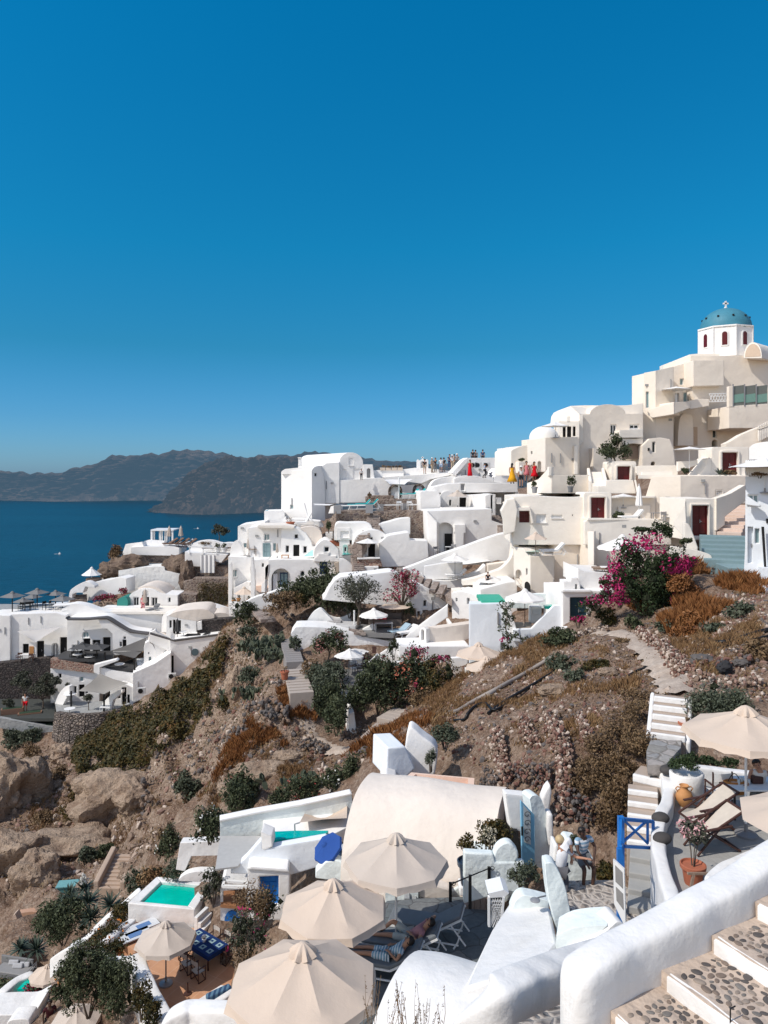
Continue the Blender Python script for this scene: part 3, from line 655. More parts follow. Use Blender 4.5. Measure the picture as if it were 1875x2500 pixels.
RAD=dict(pel=(.15,.12),che=(.155,.11),nec=.055,hea=(.085,.10),top=.065,hl=.09,kl=.06,fl=.042,tl=.03,hr=.09,kr=.06,fr=.042,tr=.03,sl=.062,el=.042,wl=.03,al=.03,sr=.062,er=.042,wr=.03,ar=.03)
BONES=[('pel','che'),('che','nec'),('nec','hea'),('hea','top'),('pel','hl'),('hl','kl'),('kl','fl'),('fl','tl'),('pel','hr'),('hr','kr'),('kr','fr'),('fr','tr'),('che','sl'),('sl','el'),('el','wl'),('wl','al'),('che','sr'),('sr','er'),('er','wr'),('wr','ar')]
def Au(loc,head,label,top,bot,skin=SKIN,hair=HAIRD,pose=None,dress=0,hat=None,scale=1.0,Bu=None,sleeves=1,shorts=0,fingers=0,long_hair=0,rot=None,dress_to=.15,flare=.30,fd=None):
 t=Bc('person',label,'person',loc,Bu);t.rotation_euler=rot or(0,0,head);t.scale=(scale,)*3
 J=dict(STAND);J.update(pose or{});J={k:V(p)for k,p in J.items()};jj={k:(J[k],RAD[k])for k in J};bones=list(BONES)
 if fingers:
  for s_ in 'lr':
   d=(J['a'+s_]-J['w'+s_]).normalized();sd=d.cross(V((0,0,1)));sd=sd.normalized()if sd.length>.05 else V((1,0,0))
   for i,(o,l)in enumerate(((-.028,.062),(-.010,.075),(.010,.07),(.028,.055))):
    b0=J['a'+s_]+d*.03+sd*o;k='f%d%s'%(i,s_);jj[k]=(b0,.011);jj[k+'b']=(b0+d*l*.55-V((0,0,.010)),.009);jj[k+'c']=(b0+d*l-V((0,0,.028)),.007);bones+=[('a'+s_,k),(k,k+'b'),(k+'b',k+'c')]
   b0=J['w'+s_].lerp(J['a'+s_],.6)+sd*.038;k='th'+s_;jj[k]=(b0,.012);jj[k+'b']=(b0+d*.045+sd*.02,.009);bones+=[('a'+s_,k),(k,k+'b')]
 body=Cp('body',jj,bones,skin,t,'pel',1)
 up=(J['top']-J['nec']).normalized();f_=V(fd or(0,-1,0));f_=(f_-up*f_.dot(up)).normalized();sd=f_.cross(up);hc=J['hea'].lerp(J['top'],.45)
 fc=MB();fc.tube([hc+f_*.085+up*.01,hc+f_*.112-up*.025,hc+f_*.085-up*.04],[.008,.014,.008],6)
 for s_ in(-1,1):fc.lathe([(0,-.012),(.011,-.008),(.013,0),(.011,.008),(0,.012)],c=hc+f_*.082+sd*s_*.032+up*.012,n=6,mi=1);fc.lathe([(0,-.03),(.014,-.018),(.018,0),(.013,.02),(0,.03)],c=hc+sd*s_*.088,n=6)
 fc.tube([hc+f_*.084-up*.062-sd*.02,hc+f_*.09-up*.064,hc+f_*.084-up*.062+sd*.02],.006,5,mi=2)
 fc.Ab('face',[skin,HAIRD,flat('lips',(.3,.1,.08))],t,Ac=1)
 G=lambda k,r:(J[k],r)
 if hair is not None:
  hm=MB();
  def hp(u,v):
   a=u*2*pi;e=-.55+v*(pi/2+.55);p=sd*cos(a)*cos(e)-f_*sin(a)*cos(e)+up*sin(e);fr_=p.dot(f_);r=.112+.01*sin(a*5)*.4
   if fr_>.35 and e<.55:r=.05
   return hc+up*.012-f_*.014+V(p)*r
  hm.grid(hp,16,8);hm.Ab('hair',hair,t,Ac=1,Aa=180)
  if long_hair:MB().tube([hc-f_*.06,hc-f_*.11-up*.14,hc-f_*.10-up*.34],[.09,.085,.04],8).Ab('long_hair',hair,t,Ac=1,Aa=180)
 if hat is not None:MB().lathe([(0,.14),(.09,.135),(.11,.05),(.115,.04),(.19,.025),(.195,.02),(.11,.025),(0,.03)],n=16).xf(Matrix.Translation(hc+up*.03)@up.to_track_quat('Z','Y').to_matrix().to_4x4()).Ab('hat',hat,t,Ac=1)
 if dress:
  hem=V((J['pel'].x,J['pel'].y+.02,dress_to));MB().tube([J['nec']-V((0,0,.08)),J['che'],(J['che']+J['pel'])/2,J['pel'],J['pel'].lerp(hem,.5),hem],[.10,.165,.14,.175,.175+flare*.35,.175+flare],14).Ab('dress',top,t,Ac=1,Aa=180)
 else:
  if top is not None:
   jt={'p':G('pel',(.155,.125)),'c':G('che',(.175,.13)),'n':(J['nec'].lerp(J['che'],.25),(.085,.075)),'sl':G('sl',.078),'sr':G('sr',.078)};bt=[('p','c'),('c','n'),('c','sl'),('c','sr')]
   if sleeves:jt['el']=(J['sl'].lerp(J['el'],.6),.062);jt['er']=(J['sr'].lerp(J['er'],.6),.062);bt+=[('sl','el'),('sr','er')]
   Cp('shirt',jt,bt,top,t,'p',1)
  if bot is not None:
   q=.75 if shorts else 1.0
   jb={'p':G('pel',(.168,.135)),'hl':G('hl',.108),'hr':G('hr',.108)};bb=[('p','hl'),('p','hr')]
   for s_ in 'lr':
    if shorts:jb['k'+s_]=(J['h'+s_].lerp(J['k'+s_],.85),.092);bb.append(('h'+s_,'k'+s_))
    else:jb['k'+s_]=G('k'+s_,.078);jb['f'+s_]=(J['f'+s_]+V((0,0,.04)),.06);bb+=[('h'+s_,'k'+s_),('k'+s_,'f'+s_)]
   Cp('shorts' if shorts else 'trousers',jb,bb,bot,t,'p',1)
 sh=MB()
 for s_ in 'lr':sh.tube([J['f'+s_]+V((0,.03,-.045)),J['f'+s_].lerp(J['t'+s_],.5)-V((0,0,.01)),J['t'+s_]],[.042,.05,.035],8)
 sh.Ab('shoes',DARK,t,Ac=1)
 return t
def Ad(loc,rz,label,mat,frame=As,back=.75,L=1.95,W=.62,Bu=None,h=.32,blen=.75):
 t=Bc('sun_lounger',label,'sun lounger',loc,Bu,rz);fr=MB();b=V((L-blen,0,h));e=b+V((cos(back)*blen,0,sin(back)*blen))
 for s_ in(-1,1):
  y=s_*(W/2-.02);fr.bar((0,y,h),(L-blen,y,h),.04,.05);fr.bar(b+V((0,y,0)),e+V((0,y,0)),.04,.05)
  for x in(.18,L-.2):MB().tube([(x-.12,y,0),(x-.02,y,h*.5),(x+.03,y,h)],[.025,.022,.022],6).Ab('leg',frame,t,Ac=1)
  fr.bar((L-.2,y,.10),(.18,y,.10),.03,.03);fr.bar((L-.02,y,.12),b.lerp(e,.6)+V((0,y,-.02)),.03,.03)
 for i in range(6):x=.12+i*(L-blen-.15)/5;fr.bar((x,-W/2+.02,h),(x,W/2-.02,h),.06,.02)
 for i in range(5):p=b.lerp(e,.15+i*.2);fr.bar(p+V((0,-W/2+.02,0)),p+V((0,W/2-.02,0)),.05,.02)
 fr.Ab('frame',frame,t,Aa=0,Ac=1)
 m=MB();th=.085;nv=V((-sin(back),0,cos(back)));mid=[(V((-.02,0,h+.03)),V((0,0,1))),(b+V((-.03,0,.03)),V((0,0,1))),(b+V((.03,0,.05)),(nv+V((0,0,1))).normalized()),(e+nv*.03,nv)]
 rings=[[p+V((0,s_*W/2,0))+k*n_*th for s_,k in((-1,0),(1,0),(1,1),(-1,1))]for p,n_ in mid];vs=[q for r in rings for q in r];fs=[(3,2,1,0),(12,13,14,15)]
 for i in range(3):
  for k in range(4):fs.append((i*4+k,i*4+(k+1)%4,i*4+4+(k+1)%4,i*4+4+k))
 m.add(vs,fs).Ab('cushion',mat,t,Aa=30,bev=.025,bseg=3,Ac=1);return t
def Ba(loc,rz,label,mat,Bu=None,seatm=None,arms=1,s=1.0,backm=None,cat='chair',name='chair'):
 if s>1:s=1+(s-1)*.2
 t=Bc(name,label,cat,loc,Bu,rz);t.scale=(s,)*3
 for x in(-.22,.22):
  for y,hh in((-.2,.62 if arms else .44),(.2,.86)):MB().bar((x,y,0),(x,y*(1.0),hh),.035,.035,up=(0,1,0)).Ab('leg',mat,t,Aa=0,Ac=1)
 MB().box((0,0,.44),(.46,.44,.04)).Ab('seat',seatm or mat,t,Aa=0,Ac=1)
 b=MB();b.box((0,.205,.72),(.44,.025,.22));b.Ab('backrest',backm or seatm or mat,t,Aa=0,Ac=1)
 if arms:
  for x in(-.23,.23):MB().box((x,0,.64),(.05,.46,.03)).Ab('armrest',mat,t,Aa=0,Ac=1)
 return t
def Bk(loc,rz,label,wood=WOODD,fab=CANVW,Bu=None,cat='chair',s=1.0):
 t=Bc('folding_chair',label,cat,loc,Bu,rz);t.scale=(s,)*3
 for x in(-.26,.26):
  f=MB();f.bar((x,-.2,.02),(x,.2,.02),.03,.03);f.bar((x,-.22,.63),(x,.24,.63),.055,.025);f.bar((x,-.19,.03),(x,-.19,.62),.03,.03,up=(0,1,0));f.bar((x,.2,.03),(x,.2,.98),.03,.03,up=(0,1,0));f.Ab('side_frame',wood,t,Aa=0,Ac=1)
 for y in(-.17,.17):
  f=MB();f.bar((-.25,y,.05),(.25,y,.42),.03,.02);f.bar((.25,y+.02,.05),(-.25,y+.02,.42),.03,.02);f.Ab('cross_leg',wood,t,Aa=0,Ac=1)
 MB().grid(lambda u,v:V((-.25+.5*u,-.2+.4*v,.43-.045*sin(pi*u))),6,4).Ab('seat',fab,t,Aa=180,Ac=1)
 MB().grid(lambda u,v:V((-.25+.5*u,.205+.04*sin(pi*u),.74+.2*v)),6,3).Ab('backrest',fab,t,Aa=180,Ac=1);return t
def Bb(loc,rz,label,w_,d_,h,mat,legm=None,round_=0,Bu=None,s=1.0,single=0):
 if loc[1]>30:w_*=.62;d_*=.62;h=min(h,.74)
 t=Bc('table',label,'table',loc,Bu,rz);mb=MB()
 if round_:mb.lathe([(0,h-.03),(w_/2,h-.03),(w_/2,h),(0,h)],n=20)
 else:mb.box((0,0,h-.02),(w_,d_,.04))
 mb.Ab('tabletop',mat,t,Aa=30,Ac=1)
 if round_ or single:
  MB().tube([(0,0,0),(0,0,h-.03)],.03,8).Ab('pedestal',legm or mat,t,Ac=1);MB().lathe([(.22,0),(.2,.03),(.04,.05),(0,.05)],n=14).Ab('foot',legm or mat,t,Ac=1)
 else:
  for x in(-w_/2+.05,w_/2-.05):
   for y in(-d_/2+.05,d_/2-.05):MB().box((x,y,h/2-.02),(.045,.045,h-.04)).Ab('leg',legm or mat,t,Aa=0,Ac=1)
 return t
def ac_unit(loc,rz,label,Bu=None):
 t=Bc('air_conditioner',label,'air conditioner',loc,Bu,rz);MB().box((0,0,.3),(.8,.3,.6)).Ab('casing',flat('ac_casing',(.55,.55,.54)),t,Aa=0,Ac=1,bev=.02)
 g=MB();g.lathe([(.24,0),(.24,.02),(.2,.03),(.06,.01),(0,.01)],n=18).xf(Matrix.Translation((-.1,-.152,.3))@Matrix.Rotation(pi/2,4,'X'));g.Ab('fan_grille',Be,t,Ac=1);return t
#================================================ church and the cream houses, upper right
use(1200,720,675)
fc=Ch(1190,73,0);h=Bg('church','church on the highest roof with octagonal drum and blue-green dome','church',fc,1400,620)
h.wall(fc,[(1190,640),(1190,357),(1240,352),(1700,348),(1700,640)],8,[('W',1435,392,1478,455,GLASSL),('w',1585,452,1599,480)],Ap)
h.Bh(fc,arc((1430,400),(1483,400),14)+[(1483,460),(1474,460),(1474,402),(1439,402),(1439,460),(1430,460)],0,.06,Ar,'window_surround')
cx=P(1405,280,75);zt=P(1405,216,75).z;zb=P(1405,352,75).z-.6;zt0=zt
dr=MB();nst=8;vr=2.66;ang=[-pi/2+R(-4)+k*pi/4 for k in range(8)]
dr.Bt([V((cx.x+vr*cos(a),75+vr*sin(a),zb))for a in ang],V((0,0,zt-zb)))
dr.Bt([V((cx.x+vr*1.03*cos(a),75+vr*1.03*sin(a),zt))for a in ang],V((0,0,.16)))
for a in ang:dr.tube([V((cx.x+vr*cos(a),75+vr*sin(a),zb)),V((cx.x+vr*cos(a),75+vr*sin(a),zt))],.07,6)
dr.Ab('drum',Ar,h.t,Aa=20)
for k in range(8):
 a=ang[k]+pi/8;ap=vr*cos(pi/8);n=V((cos(a),sin(a),0));d=V((-sin(a),cos(a),0));c=V((cx.x,75,0))+n*(ap+.015);z0=zt-1.78;z1=zt-.72
 def archq(w_,b_,t_,o):return[c+n*o-d*w_+V((0,0,b_)),c+n*o+d*w_+V((0,0,b_))]+[c+n*o+d*w_*cos(pi*i/8)+V((0,0,t_+w_*sin(pi*i/8)))for i in range(9)]
 s_=MB().Bt(archq(.36,z0-.12,z1,.04),-n*.08).Ab('window',Ar,h.t,Aa=0);MB().Bt(archq(.24,z0,z1,.055),-n*.02).Ab('pane',REDD,s_,Aa=0)
dm=MB();rd=2.42;hd=2.05;dm.lathe([(rd*1.02,-.25),(rd*1.02,0)]+[(rd*cos(i*pi/2/12),hd*sin(i*pi/2/12))for i in range(13)],(cx.x,75,zt+.2),40);dm.Ab('dome',flat('verdigris_dome_paint',(.055,.225,.31),.6,0,.22,2.2),h.t,Aa=60)
for k in range(10):
 a=2*pi*k/10+.2;MB().box((cx.x+rd*.9*cos(a),75+rd*.9*sin(a),zt+.2+hd*.47),(.16,.16,.16),a).Ab('vent',DARK,h.t,Aa=0)
cr=MB();ct=zt+.2+hd;cr.tube([(cx.x,75,ct-.05),(cx.x,75,ct+.12)],.16,8);cr.box((cx.x,75,ct+.42),(.16,.12,.66));cr.box((cx.x,75,ct+.5),(.52,.12,.16));cr.Ab('cross',As,h.t,Aa=0)
f2=Ch(1513,71,-48);h.Bh(f2,[(1513,380)]+arc((1513,375),(1622,365),86,14)+[(1622,380)],-9,0,Ap,'apse');f3=Ch(1505,71.0,-48)
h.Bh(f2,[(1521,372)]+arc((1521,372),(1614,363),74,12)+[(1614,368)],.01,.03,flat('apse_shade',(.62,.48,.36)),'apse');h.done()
fl=Ch(985,69,-32);fr=Ch(985,69,13);fb=Ch(1088,71,4)
h=Bg('apartment_block','tall stepped cream apartment block below the blue-domed church','house',fr,1000,1080)
h.wall(fl,[(915,468),(985,455),(985,1090),(903,1090),(903,900),(910,700)],5,[('w',926,580,943,678,GLASSL)],Aq)
h.wall(fr,[(985,455),(1092,430),(1092,1090),(985,1090)],4,[],Aq)
h.wall(fb,[(1088,432),(1195,400),(1195,365),(1700,365),(1700,1000),(1088,1000)],6,[('w',1131,502,1153,540,GLASSL),('d',1101,590,1126,645,As),('w',1150,582,1204,645,GLASSL),('w',1327,790,1351,858),('O',1322,868,1356,912,DARK)],Aq)
h.Bh(fb,[(1212,393),(1395,391),(1395,543),(1212,548)],.0,1.9,Aq)
h.Bh(fb,[(1205,548),(1400,545),(1400,600),(1300,628),(1220,632),(1205,600)],.0,1.1,Aq)
g1=Ch(1095,67.2,-34);g2=Ch(1095,67.2,18)
h.Bh(g1,[(935,690),(1095,643),(1095,716),(965,737),(940,722)],-2.2,0,Aq);h.Bh(g2,[(1095,643),(1192,640),(1192,678),(1095,716)],-2.4,-.02,Aq)
h.Bh(Ch(1190,68,0),sp2([(1186,634),(1240,626),(1306,626)])+sp2([(1306,666),(1250,676),(1190,686)]),-2.4,0,Aq)
lt=MB();fq=Ch(1306,68.4,-4)
for i in range(6):
 x=1308+i*17;lt.bar(fq.at(x,640),fq.at(x+17,596),.05,.05);lt.bar(fq.at(x,596),fq.at(x+17,640),.05,.05)
lt.bar(fq.at(1306,594),fq.at(1412,590),.07,.07);lt.bar(fq.at(1306,642),fq.at(1412,638),.07,.07);lt.Ab('lattice_railing',As,h.t,Aa=0)
fg=Ch(1425,67,3);h.Bh(fg,[(1425,668),(1700,650),(1700,800),(1425,800)],-4,0,Aq)
h.Bh(fg,[(1425,548),(1450,545),(1450,670),(1425,672)],-.4,.02,Aq)
for x0,x1 in((1452,1515),(1521,1585),(1592,1655)):
 MB().Bt([fg.at(x,y,-.05)for x,y in((x0,548),(x1,540),(x1,660),(x0,666))],(0,.03,0)).Ab('glass_panel',flat('balustrade_glass',(.17,.18,.16),.1),h.t,Aa=0)
 MB().Bt([fg.at(x,y,-.02)for x,y in((x0,600),(x1,590),(x1,640),(x0,648))],(0,.02,0)).Ab('glass_reflection',flat('green_glass',(.20,.36,.30),.15),h.t,Aa=0)
for x in(1449,1518,1588):MB().bar(fg.at(x,535),fg.at(x,668),.09,.09,up=(0,1,0)).Ab('post',Bf,h.t,Aa=0)
for poly,o in((sp2([(1118,905),(1124,780),(1138,724),(1166,710),(1195,720),(1210,760),(1212,905)],4),1.0),(sp2([(905,1030),(922,890),(960,850),(1020,838),(1078,850),(1092,900),(1118,1030)],4),1.2)):
 h.Bh(fb,poly,-.2,o,Aq,'buttress')
fx=Ch(905,65.5,0);h.wall(fx,[(905,1080),(905,905),(950,862),(1010,855),(1070,866),(1092,920),(1110,1080)],3,[('w',965,882,984,945),('O',957,1000,982,1026,DARK)],Aq,nm='buttress')
h.Bh(fb,[(1208,792),(1236,792),(1236,905),(1208,905)],0,.03,flat('tan_door',(.6,.46,.34)),'side_door')
fs=Ch(1400,62,-6);h.Bh(fs,[(1405,892),(1440,876),(1500,838),(1590,800),(1700,765),(1700,925),(1405,925)],-1.2,0,Aq,'stair_parapet')
ba=MB()
for i in range(7):x=1605+i*10;q=fs.at(x,880-i*5,.3);ba.tube([q,q+V((0,0,.5)),q+V((0,0,1.3))],[.08,.11,.07],6)
ba.bar(fs.at(1598,806,.3),fs.at(1690,775,.3),.2,.16);ba.Ab('balustrade',Ap,h.t,Aa=40);h.done()
fa=Ch(545,66,9);fbk=Ch(405,67.5,-4);fs1=Ch(325,62.5,-30);fs2=Ch(325,62.5,13)
h=Bg('vaulted_house','cream vaulted house with shaded gable behind the dark green tree','house',fa,600,1080)
h.wall(fa,[(528,722)]+[(545,716),(590,715)]+arc((590,715),(803,713),58,14)+[(910,712),(910,1085),(528,1085)],6,[('w',714,778,751,842),('w',829,777,886,804)],Aq)
fv=Ch(528,65.8,-50);h.Bh(fv,[(405,760),(412,732),(425,702),(445,680),(475,668),(528,716),(528,860),(405,860)],-5,0,Ap);
fvv=Ch(420,68,0);h.Bh(fvv,[(425,760),(432,705),(448,680),(475,666),(560,662),(700,664),(815,662),(910,650),(910,760)],-5,0,Ap)
f4=Ch(405,65,-8);h.wall(f4,[(405,757),(528,757),(528,856),(405,856)],1.5,[('w',456,730,473,766),('d',428,792,446,853,DARK),('d',454,790,479,853,DARK),('d',489,790,505,848,DARK)],Ap)
h.wall(fs1,[(215,870),(325,856),(325,1085),(215,1125)],5,[('w',237,938,245,956),('N',277,998,298,1062),('w',236,1020,246,1034),('W',319,1060,331,1092)],Ap)
h.wall(fs2,[(325,856),(528,853),(528,1082),(325,1086)],5,[],Aq)
pp=MB();pp.bar(fa.at(536,720,.1),fa.at(536,885,.1),.35,.3,up=(0,1,0));pp.bar(fa.at(536,885,.1),fa.at(505,915,.1),.3,.3);pp.bar(fs2.at(505,905,.2),fs2.at(505,1078,.2),.3,.3,up=(0,1,0));pp.Ab('pilaster',Ap,h.t,Aa=0)
h.Bh(fa,[(768,812),(910,804),(910,856),(768,858)],0,1.0,Ap,'balcony');h.Bh(fa,[(780,862),(910,862),(910,898),(850,890),(795,902)],0,.8,Ap,'balcony')
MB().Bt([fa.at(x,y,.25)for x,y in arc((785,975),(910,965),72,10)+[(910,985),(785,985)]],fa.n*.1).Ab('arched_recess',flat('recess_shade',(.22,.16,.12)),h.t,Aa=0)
h.Bh(fa,[(610,920),(690,918),(690,1085),(610,1085)],0,.8,Aq);h.done()
dm=Bc('domed_roof_house','low white dome on the terrace left of the vaulted cream house','house',P(322,862,64.5));q=P(322,862,64.5);r=88*K.s/F*64.5
MB().lathe([(r,-.3),(r,.1)]+[(r*cos(i*pi/20),.1+1.0*sin(i*pi/20))for i in range(1,11)],(q.x,64.5+.5,q.z),32,sy=.8).Ab('dome',Ar,dm,Aa=60)
Ae(P(384,858,62.5),1.3,.97,WCAN,'flat white parasol over the roof terrace beside the white dome',n=6,Cm=.3,cap=None,Bu='parasols on the cream houses',ribs=0)
h=Bg('small_cream_house','small rounded cream house at the left end of the cream row','house',Ch(120,64,10),160,1060);f=Ch(120,64,12);f_l=Ch(120,64,0)
h.wall(f,[(118,1085),(118,940),(122,932),(160,914),(190,905),(225,903),(225,1085)],4,[],Ap);h.Bh(f,[(165,1002),(218,998),(218,1070),(165,1070)],0,.8,Ap,'planter');h.done()
Ah(f.at(185,1000,.5),(.7,.3,.25),Aw,'low dark plant in the planter of the small rounded house',n=200,size=.1,seed=41)
h=Bg('white_rooftop_house','small white house with picket railing on the skyline','house',Ch(62,70,0),90,1040);f=Ch(62,72,5)
h.wall(f,[(62,919),(132,917),(132,1045),(62,1045)],2,[('w',95,935,115,965)],BLUEW);pk=MB()
for i in range(8):x=62+i*7;pk.bar(f.at(x,975,.8),f.at(x,1030,.8),.07,.05,up=(0,1,0))
pk.bar(f.at(58,985,.8),f.at(118,983,.8),.08,.06);pk.Ab('picket_railing',As,h.t,Aa=0);h.done()
Ah(P(735,1030,61),(1.35,1.2,1.25),Aw,'dark green tree standing in front of the vaulted cream house',n=1700,size=.11,seed=5,By=.5,full=1,name='tree',cat='tree',Bw=34,cr=.30,low=-.8,stems=12)
fw=Ch(362,60,6);fwl=Ch(362,60,-38)
h=Bg('pool_terrace_house','curved cream house with pool on its roof and red-brown doors','house',Ch(130,55,0),330,1425)
h.Bh(fw,[(360,1082),(585,1080),(585,1200),(360,1200)],-.4,0,Aq);h.Bh(fwl,[(213,1130),(280,1108),(345,1036),(362,1034),(362,1200),(213,1200)],-.35,0,Ap)
h.Bh(fw,[(345,1032),(362,1030),(362,1086),(345,1086)],-.4,.05,Ap)
fh=Ch(135,55,-3);fh2=Ch(135,55,-55)
h.wall(fh,[(130,1215)]+sp2([(130,1212),(240,1206),(350,1212),(480,1214),(560,1210)])+[(560,1500),(130,1500)],6,[('d',166,1296,228,1366,REDD),('w',270,1318,328,1366,As),('w',360,1322,425,1338,As),('w',484,1318,490,1326)],Ap)
h.Bh(Ch(60,54.5,-6),[(58,1300),(95,1232),(140,1222),(155,1290),(140,1420),(78,1440),(75,1360)],-2,0,Ap,'buttress')
h.Bh(fh,[(152,1278),(232,1272),(255,1370),(240,1372),(228,1296),(166,1296),(166,1340),(152,1335)],0,.5,Ap,'door_surround');h.done()
pw=MB();pw.lathe([(0,0),(1,0)],P(440,1193,58.5),24,sx=2.05,sy=3.0);w_=pw.Ab('swimming_pool',POOL,None,Aa=0);tag(w_,'thin green pool on the roof of the curved cream house','pool')
for px,py,Y,r3,lb in((258,1190,57.6,(.35,.35,.42),'small plant in grey pot at the left end of the roof pool'),(474,1185,59,(.62,.5,.8),'round bush in grey planter behind the roof pool')):
 Ag(P(px,py,Y),.24,.5,Bf,Aw,tuple(q*.66 for q in r3),lb,n=260,size=.09,seed=px)
def Cg(x0,y0,x1,y1,door,Y,label,yaw=0,d=2.5,mat=Ap,arch=1,dm=REDD):
 f=Ch(x0,Y,yaw);hh=Bg('door_block',label,'house',f,(x0+x1)/2,y1);m=10
 hh.wall(f,[(x0,y1),(x0,y0+m)]+[(x0+6,y0+2),(x0+14,y0),(x1-14,y0),(x1-5,y0+2)]+[(x1,y0+m),(x1,y1)],d,[('d',*door,dm)],mat)
 if arch:hh.Bh(f,[(door[0]-14,door[3]),(door[0]-14,door[1]-4)]+arc((door[0]-14,door[1]-4),(door[2]+14,door[1]-4),13,8)+[(door[2]+14,door[3]),(door[2]+3,door[3]),(door[2]+3,door[1]-2),(door[0]-3,door[1]-2),(door[0]-3,door[3])],-.01,.10,mat,'door_surround')
 return hh
Cg(720,998,868,1115,(757,1029,832,1109),60.5,'cream block with wide red double door beneath the dark green tree').done()
Cg(555,1186,720,1362,(598,1216,682,1352),54.5,'cream block with tall red door right of the roof pool').done()
hh=Cg(1322,912,1545,1095,(1386,946,1477,1085),58,'cream block with red double door behind the agave');hh.Bh(Ch(1236,58,0),[(1236,1085),(1290,1020),(1298,980),(1322,978),(1322,1095),(1236,1095)],-2,0,Ap,'parapet');hh.done()
def Ax(p0,p1,width,n,mat,label,riser=None,d=None,name='stairway',sides=None,sidew=.25,sideh=.35,nm='step',drop=1.2,trim=None):
 """solid stair from p0 (bottom centre) to p1 (top centre); every tread its own part"""
 p0,p1=V(p0),V(p1);width*=.58;t=Bc(name,label,'stairs',p0);hd=V((p1.x-p0.x,p1.y-p0.y,0));L=hd.length;hd.normalize();sd=V((hd.y,-hd.x,0));Cm=(p1.z-p0.z)/n;run=L/n
 for i in range(n):
  a=p0+hd*run*i;z=p0.z+Cm*(i+1);mb=MB();b4=[a-sd*width/2,a+sd*width/2,a+sd*width/2+hd*run*1.02,a-sd*width/2+hd*run*1.02];b4=[V((q.x,q.y,z-Cm-drop))for q in b4];mb.hexa(b4,[V((q.x,q.y,z))for q in b4]);s_=mb.Ab('step',mat,t,Aa=0,bev=.025)
  if trim:
   c=a+V((0,0,z+.004-p0.z));MB().box((a.x+hd.x*.05,a.y+hd.y*.05,z-Cm*.46),(width*1.005,.12,Cm*.96),math.atan2(sd.y,sd.x)).Ab('nosing',trim,s_,Aa=0,bev=.03)
 if sides:
  for s_ in(-1,1):
   o=sd*s_*(width/2+sidew/2);mb=MB();A=p0+o;B=p1+o;x=sd*sidew/2;mb.hexa([A-x-V((0,0,drop)),A+x-V((0,0,drop)),B+x-V((0,0,drop)),B-x-V((0,0,drop))],[A-x+V((0,0,sideh)),A+x+V((0,0,sideh)),B+x+V((0,0,sideh)),B-x+V((0,0,sideh))]);mb.Ab('parapet',sides,t,Aa=0,bev=.06)
 return t
Ax(P(640,1140,59),P(625,1062,62.5),1.6,8,Ap,'narrow cream stair left of the wide red door',sides=Ap)
h=Bg('terrace_wall','low cream terrace parapets around the flat white umbrella','wall',Ch(640,57,0),750,1200);f=Ch(640,57.5,0)
h.Bh(f,[(640,1148),(685,1146),(690,1112),(850,1110),(866,1180),(866,1192),(640,1192)],-2.5,0,Ap,'parapet');h.Bh(Ch(860,56.8,-25),[(856,1112),(866,1110),(885,1190),(872,1196)],-.3,0,Ap,'parapet');h.done()
Ae(P(790,1280,56),.95,.9,WCAN,'flat white parasol seen edge-on above the recessed terrace',n=6,Cm=.2,cap=None,Bu='parasols on the cream houses',ribs=0)
h=Bg('recessed_terrace','shaded recessed cream terrace with folded umbrella and bush','terrace',Ch(720,55.5,0),830,1360);f=Ch(720,56,0)
h.wall(f,[(718,1214),(985,1210),(985,1375),(718,1375)],1.2,[],Aq);h.Bh(f,[(718,1210),(985,1207),(985,1219),(718,1221)],0,.6,Ap,'coping');h.Bh(f,[(760,1272),(955,1258),(955,1352),(760,1352)],0,.12,Ap,'bench_back')
h.floor([(555,1366,53.3),(1000,1366,53.3),(1000,1362,56),(555,1362,56)],.3,Ap);h.done()
Ah(P(765,1350,54.6),(.95,.7,.55),Aw,'round dark bush on the recessed cream terrace',n=500,size=.1,seed=21)
Aj(P(885,1352,54),2.55,CANVW,'folded white parasol on the recessed cream terrace',.2)
Ad(P(770,1362,53.6),.2,'white sun lounger beside the round bush on the recessed terrace',CANVW)
f=Ch(565,53,0)
h=Bg('terrace_parapet','long rounded cream parapet below the red door and recessed terrace','wall',f,780,1425)
h.Bh(f,[(560,1362)]+sp2([(565,1358),(600,1352),(780,1350),(980,1348),(1030,1360),(1080,1372)])+[(1080,1500),(560,1500)],-.5,0,Ap,'parapet');h.done()
h=Bg('angled_house','angled cream house with pale side door between the parasols','house',Ch(1000,57,0),1060,1370);fA=Ch(1135,55.5,-20);fB=Ch(1135,55.5,8)
h.wall(fA,[(925,1210),(960,1092),(1135,1086),(1135,1390),(985,1390),(985,1230)],4,[],Aq);h.wall(fB,[(1135,1086),(1540,1086),(1540,1250),(1350,1260),(1170,1300),(1170,1390),(1135,1390)],4,[('s',1345,1170,1390,1205,Ap)],Aq)
h.Bh(fA,[(1075,1247),(1128,1247),(1128,1362),(1075,1362)],0,.05,flat('tan_door',(.6,.46,.34)),'side_door')
h.Bh(Ch(870,60,0),[(868,1030),(900,1024),(1118,1022),(1118,1082),(870,1082)],-.3,0,Ap,'parapet');h.Bh(Ch(1100,58.5,0),[(1118,1000),(1236,992),(1236,1020),(1118,1060)],-.3,0,Ap,'parapet');h.Bh(Ch(905,58.8,0),[(905,1062),(1090,1058),(1090,1090),(905,1092)],-.4,0,Ap,'parapet')
h.floor([(880,1080,56.5),(1545,1086,56.5),(1545,1076,60),(880,1076,60)],.3,Ap);h.done()
Ae(P(1187,1062,58),1.3,1.75,WCAN,'wide white parasol in front of the tall cream block',n=6,Cm=.17,cap=None,Bu='parasols on the cream houses',Bx=CANVW)
